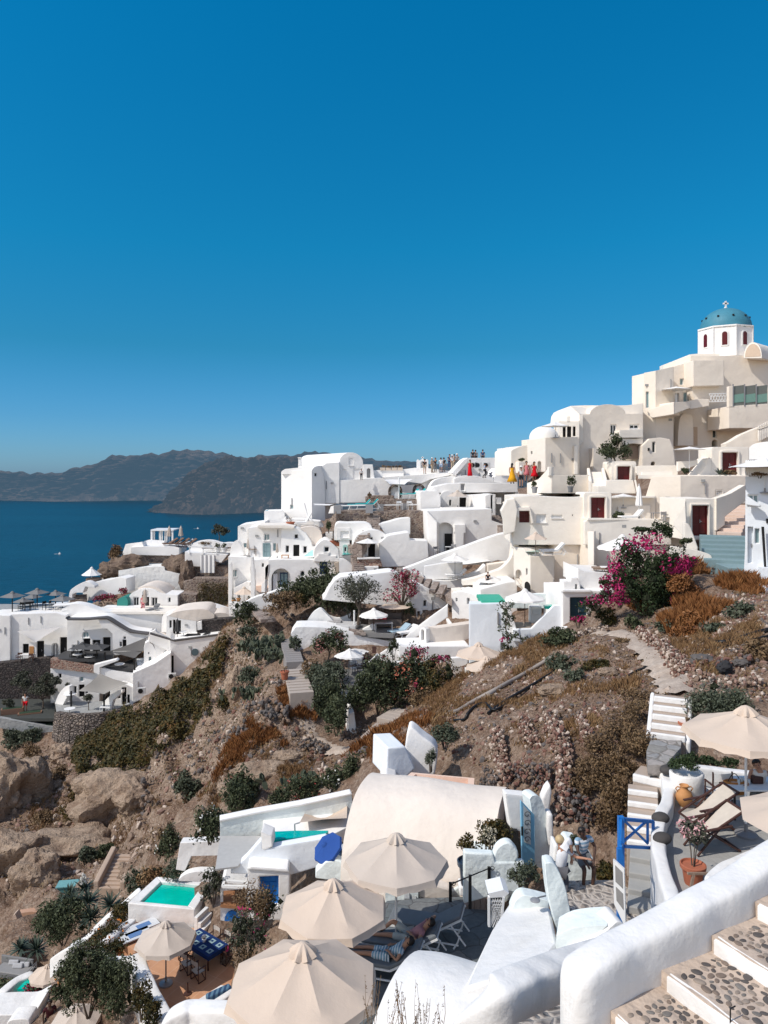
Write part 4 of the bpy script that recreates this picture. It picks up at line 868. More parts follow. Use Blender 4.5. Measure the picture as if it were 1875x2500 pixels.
Ae(P(1283,1010,61),.6,.9,WCAN,'small white parasol beside the wide one at the tall cream block',n=6,Cm=.17,cap=None,Bu='parasols on the cream houses')
Ae(P(1108,660,68.4),1.45,1.4,WCAN,'white parasol on the balcony high up the cream block',n=6,Cm=.2,cap=None,Bu='parasols on the cream houses')
Ah(P(1166,1076,57.2),(.6,.5,.45),Aw,'dark bush at the foot of the wide white parasol',n=350,size=.1,seed=31)
Cb(P(1375,1088,57),40,.95,L_AGAVE,'spiky agave in front of the red double door',up=.6,w_=.07,seed=4);Ah(P(1425,1088,56.8),(1.0,.6,.45),L_DRY,'brown dry plant beside the agave at the red double door',n=700,size=.1,seed=33)
Ba(P(885,1140,58),1.2,'brown wooden chair beside the wide red door',WOOD,s=1.35)
Bb(P(1010,1368,53.6),0,'grey metal garden table on the terrace by the pale side door',1.9,.8,.75,Bf)
Ba(P(1045,1372,53),.4,'grey metal chair at the garden table by the pale side door',Bf)
use(1200,1200,675)
f=Ch(1163,50.5,4);h=Bg('entrance_house','cream house with large oxblood double door beside blue-grey steps','house',f,1250,270)
h.wall(f,[(1163,290),(1163,44),(1350,42),(1350,290)],4,[('d',1205,84,1303,266,REDD)],Ap)
h.Bh(f,[(1196,268),(1196,74),(1313,74),(1313,268),(1305,268),(1305,82),(1203,82),(1203,268)],0,.12,Ap,'door_surround')
fr_=Ch(1350,50.5,26);h.Bh(fr_,[(1350,42),(1350,236),(1400,200),(1400,150),(1524,55),(1524,-40),(1440,10),(1400,26)],-.5,0,Aq,'stair_wall')
h.Bh(Ch(1163,49.8,-30),[(1085,200),(1163,60),(1168,200),(1236,340),(1230,350)],-.4,.0,Ap,'parapet');h.done()
Ax(P(1425,262,50),P(1500,80,55),2.6,9,Az('pink_step_plaster',(.66,.52,.44),(.5,.4,.34)),'pinkish stone stair climbing right of the large oxblood door',drop=1.5)
Ax(P(1448,432,44.2),P(1400,262,49.6),5.4,6,TEALS,'blue-grey painted steps below the large oxblood door',drop=2)
Ax(P(1585,505,42.0),P(1500,432,44.2),5.0,1,TEALS,'lowest blue-grey landing beside the white-blue house',drop=2)
h=Bg('step_wall','white wall edging the blue-grey steps and dry grass','wall',Ch(1350,45,0),1450,480);fq=Ch(1225,46,-4)
h.Bh(fq,sp2([(1160,190),(1185,198),(1215,270),(1237,335)],3)+[(1235,370),(1160,340)],-.4,0,Ap,'parapet');h.Bh(Ch(1120,45.5,-6),sp2([(1080,330),(1160,340),(1260,360),(1318,385),(1322,430)],3)+[(1080,440)],-.5,0,Ap,'parapet')
mb=h.mb(BLUEW,'sloping_wall');A=[P(1350,428,45.5),P(1500,488,42.5),P(1665,575,39)]
for a,b in zip(A[:-1],A[1:]):x=V((.22,.1,0));mb.hexa([a-x-V((0,0,1.5)),a+x-V((0,0,1.5)),b+x-V((0,0,1.5)),b-x-V((0,0,1.5))],[a-x,a+x,b+x,b-x])
h.done()
fb_=Ch(1520,42,0);fb2=Ch(1522,42,-72)
h=Bg('white_blue_house','bluish white house cut by the right edge of the picture','house',fb_,1590,520)
h.wall(Ch(1520,41.5,-27),[(1512,520),(1522,330),(1524,-90),(1720,-95),(1720,520)],3,[('w',1538,18,1602,75,GLASSL),('d',1538,212,1570,430,BLUEW),('w',1580,222,1608,312,GLASSL)],BLUEW)
h.Bh(Ch(1520,41.2,-27),[(1528,22),(1612,78),(1612,90),(1528,80)],0,.3,BLUEW,'ledge');h.Bh(Ch(1620,40.6,-14),[(1620,455),(1720,460),(1720,530),(1620,525)],-1,.2,BLUEW,'step');h.Bh(Ch(1622,40.8,-14),[(1624,212),(1636,212),(1650,455),(1640,455)],-.05,.15,DARK,'drainpipe')
h.Bh(Ch(1540,44,-27),sp2([(1545,-262),(1575,-285),(1640,-298),(1720,-305)])+[(1720,-190),(1545,-190)],-2,0,Ar)
ba=MB();fq=Ch(1525,41.4,-27)
for i in range(11):x=1530+i*13;q=fq.at(x,-95,.1);ba.tube([q,q+V((0,0,.2)),q+V((0,0,.85))],[.05,.08,.05],6)
ba.bar(fq.at(1522,-132,.1),fq.at(1700,-134,.1),.16,.1);ba.Ab('balustrade',As,h.t,Aa=40);h.done()
Ae(P(1640,10,41),2.0,1.45,WCAN,'white parasol on the terrace of the bluish white house',n=6,Cm=.26,cap=None,Bu='parasols on the cream houses')
Ah(P(1610,-90,40.6),(.8,.3,.22),L_DRY,'brown flowers in front of the white balustrade',n=250,size=.07,seed=52)
#================================================ white houses on the ridge, centre
use(640,1050,620)
h=Bg('vaulted_white_house','large white vaulted house standing highest on the ridge','house',Ch(325,84,0),330,590)
g=Ch(503,86,12);arcp=arc((503,212),(660,215),68,16)
h.wall(g,[(503,330)]+arcp+[(660,330)],.6,[('w',567,182,596,231),('w',522,258,549,322),('w',595,254,640,320)],Ar)
mb=h.mb(Ar,'vault_roof');vec=V((-5.6,7.5,-.1));o3=[g.at(x,y,-.05)for x,y in arcp]
mb.Bt([g.at(503,335,-.05)]+o3+[g.at(660,335,-.05)],vec)
fl=Ch(325,84,-26);fr=Ch(325,84,34);fm=Ch(380,85.2,6)
h.wall(fl,[(125,590),(125,275),(133,265),(325,262),(325,590)],5.5,[('w',182,488,203,517,GLASSL)])
h.wall(fr,sp2([(325,262),(338,245),(358,236),(380,233)],3)+[(402,285),(412,420),(412,592),(325,592)],4,[('w',342,280,360,304)])
h.Bh(Ch(200,85,-6),[(128,268)]+sp2([(150,254),(250,244),(345,236),(384,233)],4)+[(384,290),(128,290)],-3,-.2)
h.wall(fm,[(384,240),(420,216),(505,209),(505,480),(405,480)],5,[]);h.Bh(Ch(235,90,0),[(236,178),(254,178),(254,235),(236,235)],-.8,0,Ar,'chimney');h.Bh(Ch(233,90,0),[(232,178),(258,178),(258,184),(232,184)],-.9,.1,Ar,'chimney');h.done()
h=Bg('seaward_pool_terrace','white pool terrace jutting left of the large vaulted house','terrace',Ch(15,84,0),80,600);h.Bh(Ch(15,83,6),[(14,530),(128,528),(148,545),(148,610),(14,612)],-4,0,Ar);h.Bh(Ch(60,82.5,0),sp2([(0,598),(70,596),(120,582),(155,562)])+[(155,610),(0,610)],-.5,0,Ar,'parapet');h.done()
mb=MB();q=PZ(15,530,P(60,529,84).z);mb.face([P(16,528,83.6),P(126,526,84.6),P(126,526,84.6)+V((0,3,.0)),P(16,528,83.6)+V((0,3,.0))]);tag(mb.Ab('swimming_pool',POOLT,Aa=0),'sliver of turquoise pool left of the vaulted white house','pool')
h=Bg('ridge_terrace','long white ridge terrace where the tourists stand','terrace',Ch(505,85,0),800,470);f=Ch(505,85.5,5)
h.wall(f,sp2([(505,328),(600,322),(700,316),(790,312),(840,345),(870,362)],3)+[(1040,352),(1100,320),(1240,300),(1240,430),(1040,470),(505,475)],3,[],Ar)
f2=Ch(660,86.5,6);h.wall(f2,[(660,330),(660,228),(668,224),(722,224),(732,300),(740,330)],3,[('D',684,250,708,312,Bf)])
h.Bh(Ch(730,88,0),[(705,262),(925,258),(925,320),(705,320)],-3,0);h.Bh(Ch(920,88.5,0),[(920,256),(1000,246),(1060,246),(1240,268),(1240,305),(920,312)],-4,0)
h.Bh(f,[(790,308),(1250,276),(1258,290),(1100,322),(1040,350),(800,320)],-3.4,.5);h.Bh(Ch(1090,84.5,6),sp2([(1085,400),(1110,345),(1150,318),(1250,300)])+[(1300,290),(1300,430),(1085,430)],-3,0);h.done()
for i in range(4):
 t=Bc('planter_box','pale planter box with dry flowers on the ridge wall','planter',P(787+i*38,262,88),'planters on the ridge wall');MB().box((0,0,.15),(.62,.3,.32)).Ab('box',flat('planter_cream',(.6,.5,.4)),t,Aa=0,Ac=1)
 vs,fs=Ak(90,Am((.36,.2,.22),i,6,.5),.08,i);MB().add([v+V((0,0,.42))for v in vs],fs).Ab('foliage',L_DRY,t,Aa=0,Ac=1)
b=Ch(1010,89,0);h=Bg('bell_arch','little white bell arch topped by a cross','bell arch',b,1048,246)
h.wall(b,[(1010,250),(1010,198),(1018,190),(1026,198),(1036,196)]+[(1048,186),(1060,196),(1068,198),(1077,190),(1086,198),(1086,250)],.5,[('O',1036,204,1060,246)]);h.done()
c=MB();c.bar(b.at(1048,190,-.2),b.at(1048,172,-.2),.1,.1,up=(0,1,0));c.bar(b.at(1040,179,-.2),b.at(1056,179,-.2),.1,.1);c.Ab('cross',As,h.t,Aa=0)
def Bz(pts,label,mat=CANVW,sag=.35,n=10,Bu=None):
 """four corner points (3-D), soft in the middle"""
 a,b,c,d=arr(pts);t=Bc('shade_sail',label,'shade sail',(a+b+c+d)/4,Bu)
 MB().grid(lambda u,v:(a*(1-u)+b*u)*(1-v)+(d*(1-u)+c*u)*v-V((0,0,sag*4*(sin(pi*u)*sin(pi*v))/4))+((V(((a+b+c+d)/4))-((a*(1-u)+b*u)*(1-v)+(d*(1-u)+c*u)*v))*.10*(1-abs(1-2*u)*abs(1-2*v))*max(abs(1-2*u),abs(1-2*v))),n,n).Ab('cloth',mat,t,Aa=180);return t
Bz([P(790,322,83.5),P(985,320,84.5),P(930,356,81.5),P(830,352,81.5)],'white shade sail in front of the two stone arches')
post=Bc('sail_post','white post holding the sail before the stone arches','post',P(893,450,82));MB().tube([P(893,450,82),P(893,308,82)],.09,8).Ab('shaft',As,post)
f=Ch(830,84.4,4)
def stonearch(x0,x1,y0,y1,label):
 h=Bg('stone_arch',label,'arch',f,(x0+x1)/2,y1);w_=16;m=(x0+x1)/2
 h.Bh(f,[(x0,y1)]+arc((x0,y0+40),(x1,y0+40),42,10)+[(x1,y1),(x1-w_,y1)]+arc((x1-w_,y0+40),(x0+w_,y0+40),-28,10)[0:0]+[(m+(x1-w_-m)*cos(pi*i/10),y0+40-28*sin(pi*i/10))for i in range(11)]+[(x0+w_,y1)],0,.25,STONED,'stonework')
 h.Bh(f,[(x0+w_,y1)]+[(m-(x1-w_-m)*cos(pi*i/10),y0+40-28*sin(pi*i/10))for i in range(11)]+[(x1-w_,y1)],0,.06,BLUEW,'infill');h.done()
stonearch(824,916,356,452,'left rubble stone arch under the ridge terrace');stonearch(984,1066,352,420,'right rubble stone arch above the turquoise loungers')
TURQ=Ce((.02,.36,.37));GREYC=Ce((.16,.165,.17));
for i,(px,py)in enumerate(((905,452),(950,450),(995,446))):Ad(P(px,py,81.5),R(8),['turquoise lounger on the upper stone terrace, beside the white sail post','turquoise lounger on the upper stone terrace, middle of three','turquoise lounger on the upper stone terrace, under the right arch'][i],TURQ,back=.9,L=2.3,W=.9,Bu='turquoise loungers',h=.5)
for i,(px,py)in enumerate(((560,522),(612,518))):Ad(P(px,py,78),R(6),['turquoise lounger nearer the glass rail on the middle stone terrace','turquoise lounger nearer the grey post on the middle stone terrace'][i],TURQ,back=.8,L=2.6,W=.9,Bu='turquoise loungers',h=.5)
h=Bg('stone_terrace','rubble stone terrace walls with white rails below the loungers','wall',Ch(680,80,0),800,620)
h.Bh(Ch(680,82,3),[(678,438),(735,430),(860,430),(860,458),(678,470)],-3,0,STONE,'stone_wall');h.Bh(Ch(735,80.5,2),[(735,455),(1036,452),(1036,522),(760,524),(735,500)],-4,0,STONE,'stone_wall')
h.Bh(Ch(480,77,2),[(480,532),(706,528),(706,606),(480,606)],-4,0,STONE,'stone_wall');h.Bh(Ch(760,77.5,2),[(760,534),(968,528),(968,590),(800,615),(760,612)],-4,0,STONE,'stone_wall')
h.Bh(Ch(430,76.8,-30),[(430,660),(440,580),(482,530),(482,660)],-1,0,STONE,'stone_wall');h.Bh(Ch(968,75.5,10),[(968,528),(1076,530),(1080,720),(966,724)],-2.5,0,STONE,'stone_pillar')
for x,y0,y1,Y in((492,490,545,76.6),(700,486,542,76.6),(770,484,528,79.8),(927,480,520,79.8)):
 MB().bar(P(x,y1,Y),P(x,y0,Y),.75,.5,up=(0,1,0)).Ab('rail_post',Bf,h.t,Aa=0)
for(x0,y0,x1,y1,Y)in((500,494,692,490,76.6),(780,490,1034,486,79.8)):MB().bar(P(x0,y0,Y),P(x1,y1,Y),.12,.12).Ab('rail',As,h.t,Aa=0)
h.done()
for i,px in enumerate((898,965)):Ba(P(px,520,79),.3,['white chair at the stone terrace rail, left one','white chair at the stone terrace rail, beside the grey post'][i],As,s=1.5)
Ah(P(702,438,81.5),(.5,.4,.45),L_DRY,'reddish plant on top of the stone terrace corner',n=260,size=.09,seed=61)
Ah(P(436,668,75.5),(.5,.4,1.2),Aw,'dark climbing plant on the left stone corner',n=500,size=.1,seed=62)
Ax(P(725,680,72.5),P(728,535,78.5),2.4,13,STEPS,'brown stone stair between the two rubble terrace walls',drop=1.0)
Ax(P(620,760,69.5),P(690,655,72.6),1.7,7,STEPS,'brown stone stair winding past the small vaulted house',drop=1.0)
h=Bg('lounge_terrace','white terrace with tilted sun bed below the vaulted white house','terrace',Ch(120,80,0),250,635);h.Bh(Ch(118,80,4),sp2([(122,632),(135,605),(165,588),(230,583),(310,590),(380,598)])+[(400,635),(122,640)],-3,0);h.Bh(Ch(412,79,0),[(414,668),(460,668),(460,712),(414,712)],-1,0);h.Bh(Ch(440,78.5,-20),[(432,545),(448,500),(478,488),(478,545)],-2,0,Ar)
h.done()
sl=Bc('sail_mast','leaning white sail mast on the lounge terrace','mast',P(305,590,79.5));MB().tube([P(305,592,79.5),P(275,478,79.5)],.08,6).Ab('mast',As,sl)
Bz([P(332,480,81),P(470,484,81),P(440,492,78.5),P(340,490,79)],'narrow white sail strung beside the vaulted white house',sag=.1)
Ad(P(222,625,78.8),R(12),'white sun bed tilted up on the lounge terrace',CANVW,back=1.0,L=2.2,W=1.0,blen=1.2)
Ag(P(185,630,78.6),.45,.5,TERRA,L_DRY,(.4,.3,.3),'terracotta pot beside the tilted white sun bed',n=120,seed=71)
f=Ch(1035,78,6);h=Bg('white_terrace_house','white house with parasol terrace right of the stone pillar','house',f,1200,520)
h.wall(f,[(1035,530),(1035,405),(1040,400),(1150,398),(1166,430),(1166,530)],4,[]);h.wall(Ch(1166,79.5,8),[(1166,525),(1166,430)]+arc((1166,430),(1245,425),30,8)+[(1380,420),(1380,525)],3,[('w',1222,455,1237,495),('d',1290,441,1334,503,DARK),('w',1366,430,1376,475)])
h.Bh(Ch(1166,77.5,6),[(1166,505),(1400,502),(1400,525),(1166,525)],-.4,0,Ar,'parapet');h.wall(Ch(1380,78,4),[(1376,425),(1500,416),(1500,525),(1376,525)],4,[]);h.done()
Ae(P(1277,510,78.2),1.2,1.25,GCAN if 0 else TAUPE,'grey-beige parasol on the white terrace right of the stone arches',n=6,Cm=.5,Bu='parasols in the village',cap='x')
f=Ch(1090,72.5,5);h=Bg('alcove_house','white house with big arched alcove right of the stone pillar','house',f,1250,830)
h.wall(f,[(1080,530),(1500,515),(1500,590),(1590,620),(1645,662),(1645,700),(1200,800),(1090,832)],5,[('O',1140,603,1252,802)],Ar)
MB().Bt([f.at(x,y,-1.02)for x,y in((1192,676),(1250,676),(1250,795),(1192,795))],f.n*.03).Ab('door',DARK,h.t,Aa=0);h.Bh(f,[(1258,618),(1330,618),(1330,672),(1318,672),(1316,785),(1262,785),(1262,672),(1256,672)],0,.7,Ar,'chimney');h.Bh(Ch(1080,72.2,-20),[(1078,530),(1142,604),(1142,820),(1090,832)],-.6,0)
h.Bh(f,[(1092,742),(1124,742),(1124,820),(1092,824)],0,.2,Bf,'gate');h.done()
Bb(P(1215,812,70.5),0,'small cafe table in front of the arched alcove',.9,.6,.8,As,Bf);Ba(P(1140,822,70.2),.5,'dark chair beside the grey gate of the alcove house',Bf,s=1.2);Ba(P(1245,806,70.8),-.5,'chair at the cafe table before the arched alcove',Bf,s=1.2)
h=Bg('upper_right_house','white house block right of the parasol terrace with narrow steps','house',Ch(1480,76,0),1560,600);f=Ch(1460,76,6)
h.wall(f,[(1456,430),(1490,418),(1525,420),(1525,592),(1460,594)],3,[('w',1494,424,1508,545),('w',1468,508,1488,560,Bf)]);h.wall(Ch(1340,80,4),[(1085,410),(1120,372),(1220,350),(1330,345),(1670,350),(1670,620),(1520,620),(1520,440),(1380,425)],3,[('w',1297,350,1325,396,Bf),('w',1530,440,1562,480,Bf),('w',1655,405,1675,445,Bf)]);h.done()
Ax(P(1610,660,71.5),P(1505,555,76.5),2.0,11,STEPS,'grey stone steps descending beside the cream buttress',drop=1)
f=Ch(1290,84,4);h=Bg('roof_house','white domed roof with parapet where the red dress is photographed','house',f,1450,350)
h.wall(Ch(1260,86,4),[(1240,300),(1265,275),(1330,190),(1345,182),(1530,180),(1560,182),(1560,260),(1640,262),(1670,300),(1670,350),(1240,350)],3,[]);h.Bh(Ch(1240,85,10),[(1240,280),(1318,196),(1345,180),(1345,205),(1275,285),(1262,300)],-1.5,.5,Ar,'parapet')
h.Bh(f,[(1255,352)]+sp2([(1255,318),(1300,300),(1390,296),(1470,318),(1530,340),(1600,345)])+[(1600,400),(1255,400)],-2.6,0,Ar,'vault_roof');h.Bh(Ch(1560,87,0),[(1565,118),(1640,118),(1640,180),(1565,180)],-2,0,Ar,'stair_house');h.Bh(Ch(1560,86,0),sp2([(1535,235),(1550,180),(1562,182),(1580,230),(1630,250)])+[(1630,262),(1535,262)],-1,0,Ar,'parapet');h.done()
pk=MB();pf=Ch(1565,85.8,0);t=Bc('picket_fence','white picket fence at the right end of the ridge','fence',P(1590,240,85.8))
for i in range(8):pk.bar(pf.at(1567+i*7,175),pf.at(1567+i*7,235),.06,.04,up=(0,1,0))
pk.bar(pf.at(1564,182),pf.at(1622,182),.06,.05);pk.bar(pf.at(1564,215),pf.at(1622,215),.06,.05);pk.Ab('pickets',As,t,Aa=0)
for i,px in enumerate((1380,1412,1466)):ac_unit(P(px,246,85),0,['air conditioner unit hidden behind the red dress','middle air conditioner unit on the white roof','right air conditioner unit on the white roof'][i],'air conditioners on the white roof')
t=Bc('satellite_dish','white satellite dish on the domed roof','satellite dish',P(1510,335,82.5));MB().tube([(0,0,0),(0,0,.7)],.03,6).Ab('mast',Bf,t,Ac=1)
MB().lathe([(.55,.12),(.4,.05),(.2,.01),(.02,0),(.02,-.02),(.2,-.01),(.4,.03),(.56,.11)],n=20).xf(Matrix.Translation((0,-.05,.9))@Matrix.Rotation(R(62),4,'X')@Matrix.Rotation(R(-25),4,'Y')).Ab('reflector',Bf,t,Ac=1)
WH=Ce((.7,.7,.68));BL=Ce((.03,.03,.035));TN=Ce((.45,.36,.26));RD=Ce((.62,.01,.02));YL=Ce((.72,.36,.02));NV=Ce((.04,.06,.14));GR=Ce((.2,.2,.2));LB=Ce((.35,.45,.6));PK=Ce((.6,.2,.22))
crowd=[(1062,285,87,BL,TN,'person in black top and khaki shorts left end of the ridge group',None,.3,1),(1110,277,87.5,TN,TN,'person in beige standing beside a black-clad companion',WH,1.0,0),(1131,276,88,BL,GR,'person in black with pale hat raising an arm',None,-.6,0),(1168,275,88,WH,LB,'person in white top with dark backpack',None,2.8,1),(1187,274,88.5,BL,GR,'tall person in black beside the white-topped one',None,2.9,0),(1242,258,88,WH,TN,'person in wide pale sun hat and white shirt',WH,.5,0),(1256,252,89,TN,GR,'person between the two pale hats',None,1.2,0),(1273,250,88.5,GR,GR,'person in grey at right end of the hatted group',WH,-.4,0),(1225,252,89.5,NV,NV,'short person in navy behind the hatted group',None,.2,0)]
ARMUP=dict(er=(.30,-.10,1.35),wr=(.16,-.22,1.52),ar=(.12,-.24,1.56))
for i,(px,py,Y,tp,bt,lb,ht,hd,sh)in enumerate(crowd):Au(P(px,py,Y),hd,lb,tp,bt,hat=ht,shorts=sh,Bu='tourists on the ridge',pose=ARMUP if i in(2,5)else None)
for px,py,Y,tp,lb in((1376,222,88.5,BL,'person in black behind the roof parapet, left of two'),(1394,224,88.8,GR,'person in dark grey behind the roof parapet, right of two'),(1441,222,88.5,NV,'person in dark top alone behind the roof parapet')):Au(P(px,py,Y),pi,lb,tp,BL,Bu='tourists behind the parapet')
Au(P(1357,300,82.5),-.4,'person posing in long red dress on white domed roof',RD,None,dress=1,long_hair=1,dress_to=.02,flare=.10,scale=1.05)
Au(P(1455,312,82),1.5,'person crouching with camera in pale shirt and dark trousers',LB,BL,pose=dict(kl=(-.11,-.28,.58),fl=(-.11,.02,.1),tl=(-.12,-.15,.04),kr=(.11,-.1,.5),fr=(.11,.25,.1),tr=(.12,.1,.04),wr=(.08,-.35,1.35),ar=(.05,-.38,1.4),wl=(-.08,-.35,1.35),al=(-.05,-.38,1.4)),scale=.95)
Au(P(648,326,85),.3,'person in white on the steps beside the gable',WH,BL,scale=.75)
use(1200,720,675)
Au(P(124,1132,63),2.6,'person wrapped in flowing yellow dress near the cream houses',YL,None,dress=1,long_hair=1,flare=.28,scale=1.0)
Au(P(178,1152,62),.2,'person in white top and dark shorts between yellow and red dresses',WH,BL,hat=WH,shorts=1,pose=ARMUP)
Au(P(210,1120,63),.2,'person in pale pink dress next to the red-clad one',PK,None,dress=1,dress_to=.55,flare=.08)
Au(P(257,1124,62.5),.3,'person in short red dress at the cream terrace wall',RD,None,dress=1,dress_to=.5,flare=.15,long_hair=1)
#================================================ white houses in the centre
use(640,1050,620)
f=Ch(125,76,5);h=Bg('centre_left_house','white house with flat front and vaulted roof left of the teal awning','house',f,220,850)
h.wall(Ch(0,76.5,4),[(-90,700),(-90,640),(0,626),(126,630),(126,850),(-90,850)],4,[('w',12,678,48,722,GLASSL),('w',70,738,92,790,GLASSL),('s',5,738,54,828,GLASSL)]);h.wall(f,[(124,630),(160,630),(235,640),(285,672),(318,722),(330,760),(390,760),(390,850),(124,850)],3,[('w',210,680,236,710),('w',153,754,177,800),('d',204,750,243,838,DARK),('w',268,758,293,804)])
mb=h.mb(VAULT,'vault_roof');prof=[(235,636),(285,668),(318,718),(332,756)];A=[f.at(x,y,.02)for x,y in[(130,626),(180,627)]+prof];mb.Bt(A+[f.at(130,760,-.02)],V((1.2,5,0)))if 0 else None
h.Bh(Ch(0,75.8,3),[(-30,622),(150,622),(210,632),(210,645),(-30,640)],-4,.3,Ap,'roof_terrace');h.Bh(f,sp2([(250,640),(320,632),(375,650),(392,690)])+[(392,770),(332,770),(318,722),(285,672)],-5,-.4,VAULT,'vault_roof');h.done()
f=Ch(40,73,4);h=Bg('blue_door_house','white house with arched porch and navy doors behind the dark trees','house',f,250,1060)
h.wall(f,[(40,850)]+[(90,846),(340,846)]+sp2([(340,845),(345,770),(400,718),(450,735),(500,780)],3)+[(505,835),(505,1000),(40,1080)],4,[('w',405,762,438,798),('d',376,820,424,942,BLUED),('W',250,920,278,957),('O',62,905,186,1056)])
MB().Bt([f.at(x,y,-1.02)for x,y in((117,930),(168,930),(168,1050),(117,1050))],f.n*.05).Ab('door',BLUED,h.t,Aa=0);h.Bh(f,[(70,940),(100,940),(100,1052),(70,1054)],-1.05,-.2,Ar,'pillar')
for x0,x1 in((122,140),(146,164)):
 MB().Bt([f.at(x,y,-.96)for x,y in((x0,938),(x1,938),(x1,1010),(x0,1010))],f.n*.02).Ab('pane',GLASSL,h.t,Aa=0)
h.Bh(f,[(340,845),(368,815),(368,808),(435,808),(435,822),(485,822),(485,835),(505,835),(505,860),(340,860)],0,.25,Ar,'coping');h.wall(Ch(40,74.5,4),[(-75,850),(42,842),(42,1080),(-75,1140)],4,[('w',-3,870,12,895),('s',-66,900,-48,950,GLASSL)])
h.Bh(Ch(-60,72.5,0),[(-75,830),(-60,830),(-45,1000),(-50,1140),(-75,1140)],-.5,0);h.Bh(Ch(0,71.5,-10),sp2([(20,900),(40,880),(30,960),(-5,1010)])+[(-5,1060),(20,1060)],-.6,0);h.Bh(f,[(470,870),(500,862),(500,955),(482,955)],0,.6,Az('sand_plaster',(.6,.5,.4)),'drain_pillar');h.done()
t=Bc('awning','pale teal awning cloth over the navy door house roof','awning',P(300,825,74));MB().face([P(270,826,74.5),P(330,780,76),P(335,822,74)]).Ab('cloth',flat('teal_cloth',(.35,.62,.60)),t,Aa=0)
Aj(P(98,842,74.5),3.0,TAUPE,'folded beige parasol on the flat roof left of the dark doorway',.22)
Bb(P(150,845,74.2),0,'low table on the flat roof beside the folded beige parasol',1.2,.8,.45,TERRA2)
f=Ch(505,73.5,5);h=Bg('small_dome_house','tiny white domed hut with teal-edged window','house',f,540,815);h.wall(f,[(505,835)]+arc((505,730),(572,730),26,10)+[(572,835)],3,[('w',537,765,550,793)]);h.Bh(f,[(528,812),(528,758)]+arc((528,758),(558,758),10,6)+[(558,812),(552,812),(552,762),(534,762),(534,812)],0,.05,POOLP,'window_surround');h.Bh(Ch(470,76,0),[(470,735)]+arc((470,715),(590,712),20,8)+[(590,735)],-4,0);h.done()
for i in range(3):Ag(P(463+i*15,745+i*6,74),.3,.35,TERRA,L_DRY,(.2,.2,.15),'terracotta pot in the row on the white wall by the domed hut',n=50,seed=80+i,Bu='terracotta pots by the domed hut')
f=Ch(600,71.5,6);h=Bg('arched_roof_house','white house under broad arched roof beside white parasol','house',f,690,840)
h.wall(f,[(595,840),(595,735)]+arc((600,732),(830,725),76,14)+[(830,760),(768,790),(768,840)],4,[('w',702,700,723,728),('w',634,756,655,795),('d',690,744,738,836,DARK)]);h.Bh(Ch(480,73.5,4),sp2([(470,690),(485,612),(560,608),(690,608),(720,640)])+[(720,700),(600,720),(470,720)],-3,0);h.Bh(f,[(512,662),(567,662),(567,705),(512,705)],.0,.02,DARK,'vent_opening')if 0 else None
h.wall(Ch(480,73.4,4),[(485,720),(485,640),(575,640),(575,720)],.3,[('w',512,662,566,704,Bf)],off=.0);h.done()
h=Bg('white_slope_roof','undulating whitewashed slope right of the arched roof house','wall',Ch(760,71,0),900,890);f=Ch(760,70.5,4)
h.wall(f,sp2([(765,740),(800,710),(830,690),(960,668)],3)+[(966,720),(1082,724),(1088,830),(950,890),(780,895),(765,830)],2.5,[]);h.Bh(Ch(800,74.5,4),sp2([(760,615),(830,600),(900,580),(968,574)],4)+[(968,680),(900,690),(810,690)],-2,0);h.done()
t=Bc('plunge_pool','small turquoise plunge pool between the domed hut and stair','pool',P(562,860,71.5));q=P(560,815,71.5);MB().Bt([P(x,y,71.2)for x,y in((517,822),(612,815),(612,862),(580,868),(560,850))],(0,2,0)).Ab('basin',GREYP,t,Aa=0);MB().face([P(520,818,71.3)+V((0,0,.05)),P(610,814,71.3)+V((0,0,.05)),P(610,814,71.3)+V((0,1.9,.05)),P(520,818,71.3)+V((0,1.9,.05))]).Ab('water',POOLT,t,Aa=0)
Ae(P(690,838,70),1.2,1.5,WCAN,'white parasol before the arched roof house',n=6,Cm=.32,cap=None,Bu='parasols in the village')
h=Bg('red_brick_parapet','reddish stone parapet in front of the arched roof house','wall',Ch(625,69.5,0),690,890);h.Bh(Ch(625,69.3,4),[(624,842),(770,838),(786,892),(624,884)],-.5,0,STONER,'stone_wall');h.Bh(Ch(624,69.25,4),[(622,836),(772,832),(772,842),(622,846)],-.5,.1,Ar,'coping');h.wall(Ch(625,69,0),[(625,892),(760,890),(760,935),(660,940),(625,900)],1.5,[('w',728,905,750,932)]);h.done()
Ax(P(640,920,68),P(590,745,74),1.7,15,STEPS,'narrow brown stair between the hut and white parasol',drop=1)
h=Bg('garden_wall','curved white garden wall below the navy door house','wall',Ch(505,70,0),560,990);h.Bh(Ch(503,70,2),sp2([(503,842),(540,845),(590,885),(615,940),(620,960)])+[(620,985),(503,985)],-.6,0);h.done()
h=Bg('long_curved_wall','long curved white wall rising beside the stone path to the right','wall',Ch(900,66,0),1200,950);f=Ch(900,66,-3)
h.Bh(f,sp2([(905,915),(1000,880),(1150,820),(1300,770),(1450,715),(1560,680),(1650,665)],4)+[(1690,660),(1690,880),(1540,850),(1440,880),(1310,880),(1060,960),(900,925)],-1.5,0);h.Bh(Ch(1040,63.5,2),sp2([(1042,930),(1060,960),(1120,980),(1240,985),(1310,965),(1400,930),(1460,880)])+[(1460,960),(1310,1010),(1310,1035),(1140,1030),(1060,1005)],-1.2,0);h.wall(Ch(1230,64,0),[(1060,975),(1060,890),(1180,870),(1310,865),(1310,975)],.5,[('s',1233,940,1300,975,As)]);h.done()
mb=MB();pts=[(870,918,67),(920,950,66),(1000,975,65),(1050,1005,63.5),(1120,1030,61.5),(1200,1065,59.5),(1235,1100,58)]
